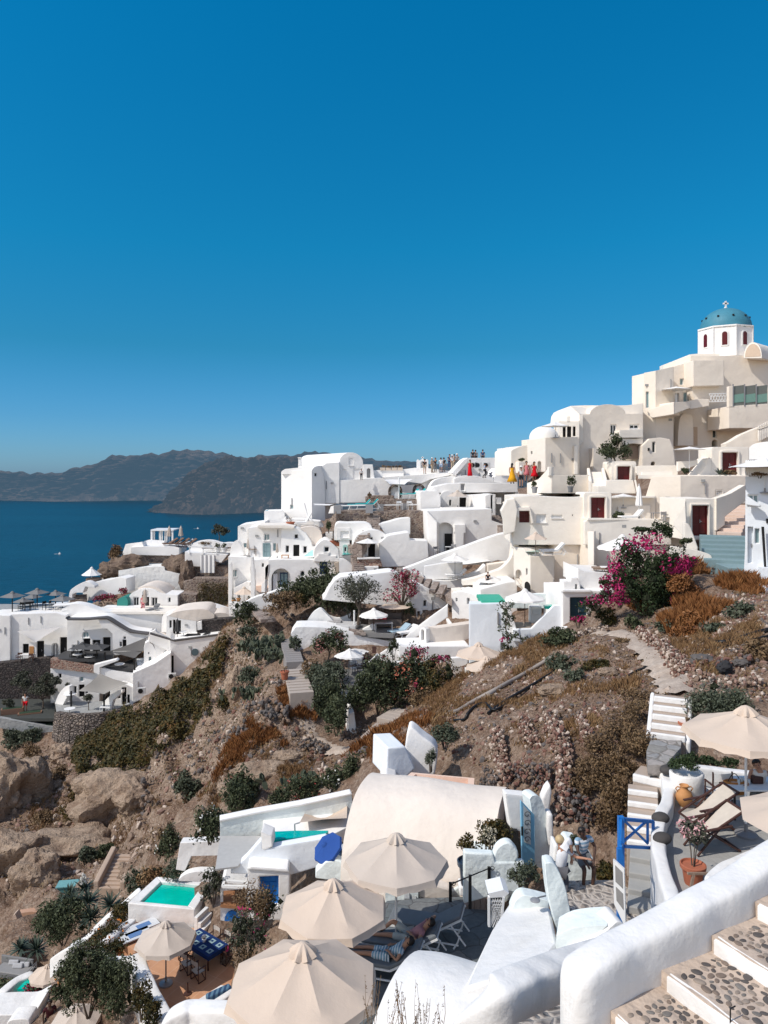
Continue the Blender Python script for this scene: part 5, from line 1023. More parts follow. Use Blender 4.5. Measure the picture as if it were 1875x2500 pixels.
t=Bc('stone_path','brown stepped stone path curving between white walls','path',P(1000,975,65));c=[P(*q)for q in pts]
mb.Bt([PZ(*q[:2],P(*q).z)for q in pts][:0]or[P(870,910,67.5),P(960,940,66.5),P(1050,985,65),P(1150,1020,63),P(1250,1050,61),P(1240,1110,58),P(1150,1050,60.5),P(1060,1020,62),P(960,975,64),P(890,935,66)],(0,0,-.5));mb.Ab('paving',STEPS,t,Aa=0,Ay=1);tag(t,kind='structure')
for i in range(7):
 a=P(900+i*48,915+i*19,66.6-i*.9);b=P(885+i*45,945+i*24,65-i*1.0);MB().bar(a+V((0,0,.1)),b+V((0,0,.1)),.5,.3).Ab('step_edge',STEPS,t,Aa=0)
Ae(P(1260,972,63),1.3,1.62,WCAN,'white parasol over the terrace beside the long curved wall',n=6,Cm=.36,cap='x',Bu='parasols in the village',Bx=Bf)
Bz([P(1200,880,65),P(1500,810,67),P(1530,850,66),P(1310,880,63.5)],'large white shade sail right of the white terrace parasol',sag=.15)
Ad(P(1200,975,63.2),.1,'low white daybed beneath the terrace parasol',CANVW);
h=Bg('cream_curved_wall','cream curved wall sweeping up to the cream houses','wall',Ch(1310,61,0),1450,1010);h.Bh(Ch(1308,60.5,0),sp2([(1310,985),(1400,965),(1500,930),(1570,900),(1630,830),(1645,760)])+[(1665,760),(1665,960),(1430,1010),(1310,1015)],-1.0,0,Ap);h.Bh(Ch(1460,63,0),[(1475,880),(1620,860),(1640,700),(1665,700),(1665,930),(1475,935)],-1,0,Aq);h.Bh(Ch(1600,61.8,-30),[(1570,470),(1640,448),(1670,455),(1670,800),(1640,760),(1640,640),(1585,620),(1590,540)],-1.5,0,Ap);h.done()
Ae(P(1500,1090,59),1.35,1.27,WCAN,'low white parasol beside the cream curved wall',n=6,Cm=.3,cap=None,Bu='parasols in the village')
Au(P(1475,1030,58.5),0,'person in dark clothes under the low white parasol',BL,BL,scale=.72)
use(560,1380,700)
f=Ch(1455,57,3);h=Bg('pool_block_house','white house block with green-edged pool on its roof','house',f,1520,420)
h.wall(f,[(1455,140),(1605,100),(1665,95),(1665,520),(1465,520)],4,[]);h.wall(Ch(1290,58.5,-20),[(1284,160),(1340,150),(1430,175),(1465,190),(1465,430),(1380,430),(1290,330)],3,[('w',1375,190,1390,225,Bf),('w',1310,190,1320,210,Bf)]);h.Bh(f,[(1440,202),(1592,204),(1592,224),(1455,226)],-.2,.25,flat('pool_green_edge',(.05,.42,.28)),'pool_edge');h.Bh(Ch(1285,59,0),[(1290,145),(1345,140),(1345,190),(1290,190)],-1.2,0,Ap);h.done()
h=Bg('vault_terrace_house','white barrel-vaulted house beside steep white steps','house',Ch(1100,54,0),1230,500);f=Ch(1100,54,8);arcp=arc((1096,420),(1200,445),52,10)
h.wall(Ch(1097,54,-35),[(1097,470),(1097,388),(1110,362),(1125,358),(1140,372),(1140,470)],1,[('W',1110,372,1126,436)]);mb=h.mb(VAULT,'vault_roof');mb.Bt([P(1100,470,54),P(1100,385,54)]+[P(x,y,54)for x,y in((1112,365),(1130,357),(1160,357))]+[P(1200,365,54),P(1210,470,54)],V((4.2,1.5,.25)))
h.wall(Ch(1150,52.5,4),[(982,475),(1150,470),(1390,470),(1390,595),(1150,590),(1120,540),(985,545)],3,[]);h.done()
Ax(P(1372,440,55),P(1300,330,59),1.4,12,Ar,'steep white steps between the vaulted house and pool block',drop=1.0,sides=Ar)
h=Bg('curved_path_house','white house with rounded shoulder and dark door right of the bougainvillea','house',Ch(1080,60,0),1150,330);f=Ch(1060,60.5,6)
h.wall(f,[(556,180),(580,130),(610,88),(645,68)]+sp2([(700,62),(800,55),(900,42),(960,42),(1040,90),(1120,120),(1190,155),(1240,190),(1262,225)],3)+[(1262,300),(1180,360),(1090,360),(1080,250),(540,200)],2.5,[('w',1122,203,1141,240),('w',1086,266,1105,332),('d',1118,260,1150,330,DARK)])
h.Bh(Ch(1040,56,-6),sp2([(1020,415),(1100,350),(1180,290),(1250,240),(1264,225)])+[(1264,300),(1160,370),(1060,430),(1020,440)],-.5,0,Ar,'parapet');h.done()
for i,(px,py,Y,r,hh,lb)in enumerate(((1442,650,46,1.4,1.5,'beige parasol behind its twin beside the white terrace house'),(1488,745,44.6,1.27,1.66,'beige parasol in front of its twin beside the white terrace house'))):Ae(P(px,py,Y),r,hh,BEIGE,lb,n=8,Cm=.42,val=.12,Bu='beige parasols mid village')
h=Bg('triangle_wall','white walls of the stepped lane right of the twin beige parasols','wall',Ch(1380,46,0),1450,740);h.Bh(Ch(1392,46,-10),[(1392,745),(1392,705),(1520,620),(1600,560),(1660,510),(1660,560),(1560,640),(1440,735)],-.4,0);h.Bh(Ch(1365,47,0),[(1365,690),(1365,600),(1480,590),(1480,640),(1410,690),(1400,740),(1385,745)],-.4,0);h.Bh(Ch(1300,50.5,0),[(1215,545),(1380,530),(1380,600),(1300,590),(1310,700),(1290,700),(1285,580)],-.4,0,Ar);h.done()
mb=MB();mb.Bt([P(1290,590,50),P(1390,590,50),P(1400,745,45),P(1320,745,45)],(0,0,-.4));tag(mb.Ab('lane',flat('lane_concrete',(.32,.27,.23),.9),Aa=0,Ay=1),'beige concrete lane by the bougainvillea hedge',kind='structure')
use(1200,1200,675)
f=Ch(380,55,3);h=Bg('tall_cream_house','tall plain cream house front above the aqua wall','house',f,480,610)
h.wall(f,[(376,620),(376,215),(585,212),(585,620)],4,[],Aq);h.wall(Ch(378,55,-48),[(130,620),(135,335),(195,360),(235,388),(378,386),(378,620)],1.5,[('w',207,462,217,500)],Ap)if 0 else None
h.wall(Ch(235,54,2),[(235,388),(378,386),(378,640),(235,620)],3,[],Aq);h.wall(Ch(235,54,-50),[(132,332),(185,340),(235,388),(235,620),(200,600),(132,500)],3,[('N',145,470,180,560),('w',207,462,216,500)],Ap);h.Bh(Ch(135,57,0),[(130,165),(335,190),(335,270),(378,270),(378,330),(132,340)],-.8,0,Ap);h.wall(Ch(330,56.5,0),[(325,285),(378,215),(378,390),(325,390)],.6,[('w',328,290,342,385,DARK),('w',356,290,372,385,DARK)],Aq)
h.Bh(Ch(200,53.8,-40),[(198,560)]+arc((198,560),(233,575),26,8)+[(233,625),(198,600)],0,.03,DARK,'arched_opening');h.done()
f=Ch(582,53,2);h=Bg('cream_front_house','cream house front with white parasol and sun bed below','house',f,700,490);h.wall(f,[(580,165),(1000,170),(1080,200),(1165,200),(1165,470),(580,470)],3,[],Aq);h.Bh(f,[(578,160),(1000,165),(1000,176),(578,174)],-.3,.1,Ap,'coping')
h.Bh(Ch(582,52.6,-40),[(575,240),(615,240),(615,460),(580,470)],-.3,0,Ap,'pilaster');h.done()
Ae(P(265,385,53),.9,1.2,BEIGE,'beige parasol on the small balcony of the tall cream house',n=6,Cm=.5,cap='x',Bu='parasols in the village',Bx=WOOD)
mb=MB();mb.face([P(180,345,56),P(250,345,56),P(300,362,54),P(205,362,54)]);tag(mb.Ab('swimming_pool',POOLP,Aa=0),'tiny pale green pool beside the balcony parasol','pool')
for i,px in enumerate((193,237)):Ag(P(px,330,56),.5,.3,DARK,L_DRY,(.35,.3,.15),['dark bowl planter, left of two above the tiny pool','dark bowl planter, right of two above the tiny pool'][i],n=90,seed=90+i)
Ad(P(290,383,53),.1,'pale lounger beneath the balcony parasol',CANVW)
Ae(P(785,460,49.5),1.65,1.4,WCAN,'white parasol leaning over the bougainvillea top',n=8,Cm=.45,cap='x',val=.14,Bu='parasols in the village')
Ad(P(605,492,48.5),R(-8),'wooden sun bed left of two under the bougainvillea parasol',WOOD,frame=WOOD,L=2.3,W=.8,back=.9);Ad(P(655,490,48.5),R(-8),'wooden sun bed with pale towel under the bougainvillea parasol',CANVW,frame=WOOD,L=2.3,W=.8,back=1.0)
h=Bg('sunbed_terrace','white terrace block with stepped wall under the sun beds','terrace',Ch(520,48,0),600,590);h.Bh(Ch(520,47.8,0),[(520,462),(560,480),(735,490),(735,620),(590,600),(520,560)],-4,0);h.wall(Ch(435,47,0),[(435,595),(435,540),(475,540),(480,520),(515,518),(530,545),(535,595)],1.2,[('w',503,556,515,592)]);h.done()
f=Ch(430,46.5,5);h=Bg('teal_door_house','white house with dark teal door behind magenta bougainvillea','house',f,500,810);h.wall(f,[(428,600),(600,596),(720,600),(720,830),(430,830)],4,[('d',471,634,576,798,TEALD)]);h.Bh(f,[(428,592),(600,592),(600,606),(428,606)],-.3,.12,Ar,'coping');h.done()
f=Ch(130,48,0);h=Bg('aqua_terrace','aqua-painted terrace with triangular side wall and white parasol','terrace',f,280,830);h.wall(Ch(130,50,0),[(75,690),(90,640),(150,622),(300,615),(430,617),(430,690),(350,700),(75,700)],.5,[],COOL);h.Bh(Ch(130,47,-3),[(130,830),(240,826),(375,686),(440,682),(440,830),(420,830),(310,900),(130,900)],-.4,0,BLUEW);h.Bh(Ch(75,47.3,0),[(60,680),(100,660),(150,825),(120,870)],-.3,0,Ar);h.wall(Ch(235,49,0),[(236,790),(236,692),(300,690),(300,790)],.8,[('s',248,706,290,735,As)]);h.Bh(Ch(0,48,0),[(-60,655),(82,655),(82,672),(-60,674)],-2.5,.1,flat('pool_green_edge',(.05,.42,.28)),'pool_edge');h.Bh(Ch(320,48.2,0),[(320,688),(370,685),(345,706),(322,704)],-.5,0,POOL,'pool_edge')
h.wall(Ch(0,47.5,-3),[(-130,675),(82,672),(120,830),(150,860),(310,900),(310,960),(175,945),(-10,1060),(-130,1060)],1.0,[('w',55,906,85,955,Bf),('w',248,905,280,935,BLUED)],BLUEW);h.floor([(128,826,47.2),(240,826,47.2),(240,790,49.5),(128,790,49.5)],.2,flat('dusk_floor',(.30,.25,.21)));h.done()
Ae(P(200,822,48),1.3,1.95,WCAN,'white parasol on the aqua terrace above the climbing vine',n=8,Cm=.42,cap='x',val=.12,Bu='parasols in the village',Bx=WOODD)
h=Bg('lane_wall','diagonal white walls rising from the twin parasols to the bougainvillea','wall',Ch(0,45,0),150,1040);h.Bh(Ch(-20,44.8,-4),[(-20,1060),(-20,1040),(60,995),(165,945),(176,950),(176,1000),(60,1060),(-20,1125)],-.4,0);h.Bh(Ch(228,45.2,-4),[(228,945),(300,890),(420,818),(460,815),(460,830),(300,960),(228,980)],-.4,0);h.done()
t=Bc('climbing_vine','dark climbing vine with a few pink blooms on the aqua wall','vine',P(95,960,46));st=MB();pth=[P(105,965,46),P(95,880,46.2),(P(85,800,46.4)),P(95,735,46.6),P(60,690,46.8)];st.tube(Av(pth,4),.04,5);st.tube(Av([P(95,860,46.2),P(160,880,46),P(230,890,45.8),P(310,880,45.6)],4),.03,5);st.Ab('stems',BARK,t)
vs=[];fs=[]
for i,(px,py,r,n)in enumerate(((95,940,.45,150),(90,880,.5,180),(85,820,.55,200),(95,760,.5,180),(70,700,.45,120),(140,870,.4,90),(200,888,.35,90),(270,885,.45,120),(120,690,.4,60))):
 a,b=Ak(n,Am((r,r*.5,r*1.1),i+7,8,.4),.075,i+70);k=len(vs);vs+=[v+P(px,py,45.9)for v in a];fs+=[tuple(q+k for q in g_)for g_ in b]
MB().add(vs,fs).Ab('foliage',Aw,t,Aa=0)
vs,fs=Ak(50,Am((.3,.2,.3),3,4,.4),.07,8);MB().add([v+P(70,890,45.6)for v in vs],fs).Ab('flowers',L_MAG,t,Aa=0)
#================================================ left end: upper terraces above the bay
use(0,1050,640)
Y0=104
h=Bg('pergola','white four-post pergola with curtains above the bay','pergola',Ch(955,Y0,0),1020,705);f=Ch(955,Y0,3);t=h.t
for i,(x,o)in enumerate(((960,0),(1092,0),(1012,-2.5),(1058,-2.5))):MB().bar(f.at(x,706,o),f.at(x,634,o),.22,.22,up=(0,1,0)).Ab('post',As,t,Aa=0)
mb=MB();mb.Bt([f.at(953,630,.2),f.at(1098,630,.2),f.at(1098,638,.2),f.at(953,638,.2)],(0,3.2,0));mb.Ab('roof',As,t,Aa=0)
for x in(972,1022,1050):MB().grid(lambda u,v:f.at(x-9+18*u,638+66*v,-.15+.12*sin(u*9)),8,2).Ab('curtain',CANVW,t,Aa=180)
Aj(P(1071,716,103),2.35,TAUPE,'folded beige parasol in front of the pergola',.27);Aj(P(1145,714,104),2.35,TAUPE,'folded beige parasol right of the pergola',.27)
h=Bg('upper_sea_terrace','white curved terrace over a brown stone wall above the bay','terrace',Ch(830,100,0),980,840);f=Ch(830,100,2)
h.Bh(f,sp2([(828,742),(900,737),(1000,737),(1090,738),(1134,748)],3)+[(1134,796),(828,790)],-4.5,0);h.Bh(f,[(822,790),(1134,796),(1136,842),(890,845),(822,812)],-3.8,-.4,STONE,'stone_wall');h.Bh(Ch(765,101,-12),[(762,830),(775,780),(795,722),(900,708),(910,738),(830,745),(830,790)],-1.0,0)
h.Bh(Ch(905,103,0),sp2([(903,712),(930,698),(980,700),(1040,705)],3)+[(1040,742),(903,742)],-1,0);h.Bh(Ch(1135,101,0),[(1134,780),(1165,782),(1168,860),(1136,850)],-2,0,STONE,'stone_wall');h.Bh(Ch(1150,104,0),[(1095,712),(1215,704),(1215,735),(1095,740)],-1,0);h.done()
BR=Ce((.17,.11,.08))
for i,(px,py)in enumerate(((1030,742),(1068,741),(1106,743),(1150,745))):Ad(P(px,py,101),R(25),['brown sun lounger on the sea terrace, leftmost of four','brown sun lounger on the sea terrace, second from the left','brown sun lounger on the sea terrace, third from the left','brown sun lounger on the sea terrace, rightmost of four'][i],BR,frame=WOODD,L=2.2,W=1.2,back=.55,blen=1.3,h=.45,Bu='brown loungers on the sea terrace')
Ah(P(1388,705,103),(2.3,1.8,1.7),L_OLIVE,'round olive-green tree on the skyline above the bay',n=1500,size=.16,seed=101,By=.9,name='tree',cat='tree')
h=Bg('lower_sea_terrace','white terrace with rail and brown chairs right of the sea terrace','terrace',Ch(1195,98,0),1320,960);f=Ch(1195,97,3)
h.Bh(Ch(1200,100,0),sp2([(1200,765),(1225,715),(1290,698),(1350,700),(1400,715),(1445,712),(1510,715)],3)+[(1510,800),(1200,800)],-1.2,0);h.Bh(f,[(1195,775),(1440,788),(1400,840),(1360,830),(1360,868),(1196,862),(1170,830),(1170,770)],-4,0);h.Bh(f,[(1270,790),(1362,794),(1362,830),(1270,830)],-3,.02,Bf,'opening')
h.Bh(f,[(1195,858),(1440,865),(1440,965),(1215,960)],-3,-.3,STONE,'stone_wall');MB().grid(lambda u,v:f.at(1268+92*u,792+112*v,.2+.08*sin(u*22)),26,2).Ab('curtain',CANVW,h.t,Aa=180)
MB().bar(f.at(1190,738,.1),f.at(1372,744,.1),.14,.14).Ab('rail',As,h.t,Aa=0)
for x in(1200,1285,1370):MB().bar(f.at(x,740,.05),f.at(x,784,.05),.1,.1,up=(0,1,0)).Ab('rail_post',As,h.t,Aa=0)
h.done()
for i,px in enumerate((1280,1335,1400)):Ad(P(px,768,98.5),R(10),['brown cushioned seat behind the white rail, left','brown cushioned seat behind the white rail, middle','brown cushioned seat behind the white rail, right'][i],BR,L=2.2,W=1.0,back=.7,h=.4)
for i,px in enumerate((1378,1418)):Ag(P(px,772,98.2),.45,.6,As,Aw,(.4,.35,.35),['dark plant in white pot behind the rail, left','dark plant in white pot behind the rail, right'][i],n=150,size=.09,seed=104+i)
Ah(P(1300,728,100),(1.6,.5,.4),L_DRY,'low brown plants along the white curved wall on the skyline',n=350,size=.11,seed=107)
h=Bg('rough_white_wall','big rough whitewashed rock wall above the arched house','wall',Ch(750,96,0),950,1030);f=Ch(750,96,3)
h.Bh(f,sp2([(750,890),(830,878),(920,868),(1030,866),(1045,888),(1080,895),(1120,905),(1160,920),(1185,945)],3)+[(1180,990),(1155,1040),(1000,1040),(750,1030)],-3.5,0,Az('rough_whitewash',(.84,.83,.80),(.6,.55,.5),.4,.5,big=1.3));h.Bh(Ch(525,93,-6),sp2([(525,1085),(526,1020),(545,980),(620,958),(700,945),(760,930)],3)+[(800,940),(800,1030),(740,1040),(640,1060),(540,1088)],-2.5,0)
h.Bh(Ch(650,97,0),[(640,960),(650,930),(680,920),(680,890),(704,890),(704,918),(745,920),(745,950)],-2,0);h.done()
t=Bc('parasol_hut','round brown stone base under the small white parasol','hut',P(592,980,95));MB().lathe([(1.0,-1.2),(.95,.3),(.9,.9),(0,1.0)],P(592,980,95),18).Ab('base_wall',WOOD,t);Ae(P(580,978,94.6)+V((0,0,.3)),1.25,.95,WCAN,'white parasol above the bay at the left rock edge',n=8,Cm=.75,cap='x',Bu='parasols in the village')
h=Bg('corner_steps','small dark steps inside a white curved wall at the bay edge','wall',Ch(430,91,0),480,1120);h.Bh(Ch(432,91,0),sp2([(432,1110),(440,1030),(460,1000),(520,965),(560,960),(600,985)],3)+[(600,1000),(540,990),(525,1030),(480,1030),(458,1040),(455,1110)],-1.2,0);h.done()
Ax(P(490,1110,90),P(500,1040,92.5),3.2,5,STONE,'dark stone steps at the left end of the curved wall',drop=.6)
Ah(P(735,850,98.5),(2.0,1.4,2.6),L_DRY,'brown dried bush at the cliff edge left of the sea terrace',n=1500,size=.15,seed=111,Bw=20)
from mathutils import noise as mnoise
def Af(loc,R3,mat,label,seed=1,name='boulder',cat='rock',Bu=None,rough=.6,sub=4,dent=None):
 t=bmesh.new();bmesh.ops.create_icosphere(t,subdivisions=sub,radius=1)
 off=V((seed*7.3,seed*3.1,0))
 for v in t.verts:
  q_=v.co.normalized();q=v.co*1.3+off;n1=mnoise.fractal(q,1.0,2.1,4);n2=1-2*abs(mnoise.noise(q*1.1+V((9,2,4))));n3=mnoise.fractal(q*4.5,.8,2.2,4)if sub>3 else 0
  v.co=v.co*(1+rough*(.55*n1+.35*n2+.16*n3));
  if dent:
   a=max(0,q_.dot(V(dent[:3]).normalized())-dent[3])/(1-dent[3]);v.co*=1-dent[4]*min(1,a*2.2)
  v.co.x*=R3[0];v.co.y*=R3[1];v.co.z*=R3[2]
 me=bpy.data.meshes.new(name);t.to_mesh(me);t.free();me.materials.append(mat);me.polygons.foreach_set('use_smooth',[1]*len(me.polygons));me.set_sharp_from_angle(angle=R(35));o=bpy.data.objects.new(name,me);col.objects.link(o);o.location=loc;return tag(o,label,cat,Bu)
def tuffm(name,c1,c2):
 m,nt,b,N,L=Bs(name);g=N('ShaderNodeNewGeometry');p=g.outputs['Position'];n1=noise(N,L,p,.7,7,.62,.5);n2=noise(N,L,p,5,6,.7);v=N('ShaderNodeTexVoronoi');v.inputs['Scale'].default_value=1.6;L(p,v.inputs['Vector'])
 r=Br(N,[(.3,c1),(.62,c2)]);L(n1,r.inputs[0]);c=Bp(N,L,.6,r.outputs[0],n2,'OVERLAY');pk=Br(N,[(.05,(.25,.25,.25)),(.13,(1,1,1))]);L(v.outputs['Distance'],pk.inputs[0]);c=Bp(N,L,.7,c,pk.outputs[0],'MULTIPLY');L(c,b.inputs['Base Color']);b.inputs['Roughness'].default_value=.95;b.inputs['Specular IOR Level'].default_value=.1
 a1=N('ShaderNodeMath',operation='MULTIPLY_ADD');L(n2,a1.inputs[0]);a1.inputs[1].default_value=.3;L(n1,a1.inputs[2]);a2=N('ShaderNodeMath',operation='MULTIPLY_ADD');L(pk.outputs[0],a2.inputs[0]);a2.inputs[1].default_value=.15;L(a1.outputs[0],a2.inputs[2]);Bq(N,L,b,a2.outputs[0],1.0,.8);return m
TUFF=tuffm('pale_tuff',(.26,.18,.13),(.47,.36,.27));TUFFD=tuffm('brown_tuff',(.12,.085,.07),(.27,.20,.15))
Af(P(800,850,98),(2.3,1.6,1.1),TUFFD,'brown rock outcrop under the sea terrace wall',3);Af(P(700,890,97.5),(1.4,1.2,1.0),TUFFD,'brown rock at the cliff edge behind the white parasol',4);Af(P(1120,880,98),(1.6,1.4,1.5),TUFFD,'brown craggy rock right of the rough white wall',5);Af(P(1185,930,96),(.8,1.0,1.8),TUFFD,'dark rock rib beside the hanging white curtain',6)
h=Bg('stone_ledges','stepped dry stone ledges beside the green climber','wall',Ch(1160,92,0),1200,1140);h.Bh(Ch(1160,93.5,5),[(1160,960),(1230,950),(1300,950),(1300,1050),(1165,1050)],-3,0,STONE,'stone_wall');h.Bh(Ch(1115,91,5),[(1115,1048),(1160,1035),(1240,1045),(1240,1090),(1270,1095),(1272,1145),(1130,1140)],-3,0,STONE,'stone_wall');h.Bh(Ch(1320,94,5),[(1220,940),(1445,940),(1445,1000),(1220,1000)],-2,0,STONE,'stone_wall');h.done()
t=Bc('climbing_hedge','square patch of yellow-green climber on the stone wall','hedge',P(1350,1115,91));vs,fs=Ak(2200,lambda rs:((rs.uniform(-4.4,4.4)*(.92+.1*rs.rand()),rs.uniform(-.6,.3),rs.uniform(-.3,7.0)*(.9+.1*rs.rand())),(0,-1,.2)),.2,12,.5);MB().add(vs,fs).xf(Matrix.Scale(.44,4)).Ab('foliage',L_VINE,t,Aa=0,Ac=1);MB().Bt([P(1270,1110,91.3),P(1435,1110,91.3),P(1435,970,91.3),P(1270,970,91.3)],(0,.4,0)).Ab('stone_backing',STONE,t,Aa=0)
f=Ch(810,90,2);h=Bg('arched_door_house','white cave house with black arched doorway and two dark windows','house',f,930,1160)
h.wall(f,[(805,1175),(805,1075)]+sp2([(805,1075),(830,1035),(880,1008),(920,1002),(970,1010),(1020,1035),(1060,1040),(1125,1045)],3)+[(1125,1175)],3.5,[('w',842,1056,880,1113),('w',958,1058,998,1115),('d',899,1056,944,1145,DARK),('N',902,1012,940,1050),('w',1064,1060,1080,1090)]);h.Bh(f,sp2([(870,1000),(930,985),(1000,1000),(1050,1035)],3)+[(1040,1045),(880,1020)],-5,-.4,VAULT,'vault_roof');h.Bh(Ch(700,88,3),[(655,1120),(890,1122),(890,1140),(655,1145)],-1.5,0);h.floor([(640,1150,86),(1130,1152,86),(1130,1146,90),(640,1146,90)],.3,Ap);h.done()
Aj(P(918,1150,88),5.0,TAUPE,'folded beige parasol before the black arched doorway',.42);Au(P(905,1148,88.5),0,'person in pink standing beside the folded parasol',PK,PK,scale=1.15)
Ah(P(670,1100,90.5),(3.0,1.5,1.1),L_RED,'crimson bougainvillea on the rock left of the cave house',n=900,size=.13,seed=121);Ah(P(780,1050,91.5),(1.3,.8,1.0),L_RED,'smaller crimson bougainvillea above the teal hood',n=350,size=.13,seed=122)
t=Bc('teal_hood','rounded teal painted hood beside the cave house','hood',P(780,1122,89));ff=Ch(735,89,0);MB().Bt([ff.at(x,y)for x,y in[(738,1124),(742,1080)]+sp2([(745,1070),(775,1056),(800,1062),(808,1080)],3)+[(808,1124)]],(0,2.5,0)).Ab('shell',flat('teal_hood_paint',(.03,.24,.20)),t,Aa=40)
Af(P(620,1110,89.5),(.5,.45,.4),TUFF,'pale boulder in the garden left of the crimson bougainvillea',8);Af(P(690,1112,89.8),(.5,.45,.4),TUFFD,'grey boulder under the crimson bougainvillea',9)
Ad(P(930,1160,86.5),R(60),'grey lounger right of the folded parasol on the cave terrace',GREYC,L=2.0);Ba(P(990,1158,86.8),.6,'grey chair at the right of the cave house terrace',Bf,s=1.3)
f=Ch(1445,76,4);h=Bg('sea_side_house','white house corner with small teal window facing the bay','house',f,1550,1160)
h.wall(f,[(1445,1115),(1445,800),(1659,808),(1680,808),(1680,1180),(1450,1180)],4,[('w',1585,863,1611,906),('w',1468,884,1500,932,GLASSL)]);h.wall(Ch(1505,79,4),[(1505,805),(1505,610),(1530,600),(1680,580),(1680,805)],4,[('w',1570,632,1608,692,GLASSL),('w',1620,712,1652,762,GLASSL),('w',1540,715,1562,745,GLASSL)]);h.Bh(Ch(1455,77,0),[(1455,798)]+sp2([(1455,798),(1462,740),(1480,708),(1500,698),(1515,712),(1535,745),(1545,795)],3),-.9,0,Ar,'shell_wall')
h.Bh(Ch(1445,75.2,0),[(1447,845),(1462,840),(1470,900),(1468,1110),(1450,1110)],-.6,0,Ar,'drain_pillar');h.done()
Aj(P(1572,798,76.5),3.6,TAUPE,'folded beige parasol on the roof of the bay corner house',.28);Bb(P(1600,797,76.5),0,'small dark table on the roof beside the folded parasol',1.3,.8,.8,WOOD)
Ae(P(1545,1110,73.5),1.0,1.2,BEIGE,'beige parasol with red trim on the pot-lined terrace',n=8,Cm=.62,cap='x',Bu='parasols in the village',Bx=WOOD)
h=Bg('pot_terrace','white terrace nook with terracotta pots below the beige parasol','terrace',Ch(1450,73,0),1550,1130);h.Bh(Ch(1450,72.3,-3),[(1448,1165),(1448,1090),(1480,1088),(1550,1105),(1620,1080),(1700,1040),(1700,1165)],-.4,0);h.wall(Ch(1560,75,0),[(1480,1110),(1480,1000),(1560,960),(1600,965),(1659,1000),(1659,1110)],.8,[('w',1582,966,1600,985),('w',1622,1030,1648,1060)]);h.Bh(Ch(1590,74,-10),[(1590,990),(1659,985),(1700,1000),(1700,1030),(1640,1025)],-1.2,0,PEACH,'peach_canopy');h.done()
for i,(px,py)in enumerate(((1480,1098),(1510,1085),(1575,1090),(1605,1082))):Ag(P(px,py,73),.22,.35,TERRA2,L_GREY,(.2,.2,.2),'small clay pot along the pot terrace wall',n=60,size=.06,seed=130+i,Bu='clay pots on the pot terrace')
def dterr():pass
h=Bg('bay_terrace','grey-white terrace at the left picture edge facing the bay','terrace',Ch(0,88,0),200,1166);h.Bh(Ch(-60,92,3),[(-80,1112),(150,1105),(430,1090),(430,1120),(-80,1140)],-.5,0,BLUEW,'parapet');h.floor([(-120,1168,85),(430,1160,85),(430,1120,92),(-120,1130,92)],.3,GREYP);h.done()
for i,(px,py,Y,r,hh,lb)in enumerate(((78,1160,86,1.45,2.45,'grey parasol leftmost on the bay terrace'),(235,1138,88,1.4,2.5,'grey parasol tallest on the bay terrace, second from left'),(145,1150,89,1.3,1.5,'low grey parasol between the two tall ones'),(352,1120,89,1.25,1.9,'grey parasol third from the left with black cap'),(395,1140,88,1.5,1.55,'grey parasol nearest the white curved wall'),(205,1125,91,1.2,1.6,'grey parasol half hidden behind the tallest one'))):Ae(P(px,py,Y),r*1.0,hh*.8,GCAN,lb,n=4,Cm=.35,cap='x',Bu='grey parasols on the bay terrace',Bx=Be,rz=.5,pole_r=.06)
for i,px in enumerate((135,175,205,290,330)):Ba(P(px,1146-i*3,86.5),.4*i,['dark chair leftmost on the bay terrace','dark chair second on the bay terrace','dark chair middle of the bay terrace','dark chair beside the white lounger','dark chair right end of the bay terrace'][i],Be,s=1.9,Bu='dark chairs on the bay terrace')
t=Ad(P(345,1142,86),R(10),'white boxy lounger on the bay terrace',CANVW,L=2.2,W=1.5,back=.15,h=.6)
#================================================ left end: lower houses
use(0,1380,620)
f=Ch(65,84,4);h=Bg('sail_house','long white house with triangular sail over black doorways','house',f,240,620)
h.wall(f,[(64,640),(64,322),(130,318),(370,312),(430,330),(440,350),(440,632)],4,[('w',150,514,188,575,DARK),('d',240,495,288,616,DARK),('W',335,508,386,622,Bf),('d',392,470,440,622,DARK)]);h.wall(Ch(-60,83.5,4),[(-90,648),(-90,330),(0,328),(66,330),(66,645)],4,[]);h.Bh(f,[(190,530),(220,530),(220,585),(190,585)],.0,.06,TERRA2,'menu_board');h.done()
Bz([P(112,432,83.6),P(398,402,83.6),P(235,520,81)+V((0,0,.3)),P(228,522,81)+V((0,0,.3))],'grey triangular sail stretched on the long white house',mat=Cd('pale_grey_canvas',(.5,.48,.46)),sag=.3)
f=Ch(440,83,4);h=Bg('courtyard_house','white house with fanlight window behind the grey parasols','house',f,600,620)
h.wall(f,[(438,640),(438,350),(645,345),(664,400),(745,440),(745,620)],4,[('W',537,433,582,474,GLASSL),('d',545,480,590,600,DARK),('d',605,488,655,590,DARK),('d',672,470,722,590,DARK),('w',470,520,510,560)])
h.wall(Ch(735,82,6),sp2([(640,346),(700,348),(770,390),(840,430),(965,450)],3)+[(970,500),(900,570),(740,590),(735,450),(700,415),(665,415)],3,[('w',806,466,823,484),('w',782,500,796,532),('d',800,486,826,560,DARK)])
h.Bh(Ch(640,81.8,6),sp2([(430,340),(440,352),(560,352),(645,345),(700,346),(770,388),(850,432),(968,448)],4)+[(968,456),(850,442),(770,398),(700,355),(645,354),(560,361),(440,360)],-1,.12,flat('dark_coping',(.10,.09,.085)),'coping');h.done()
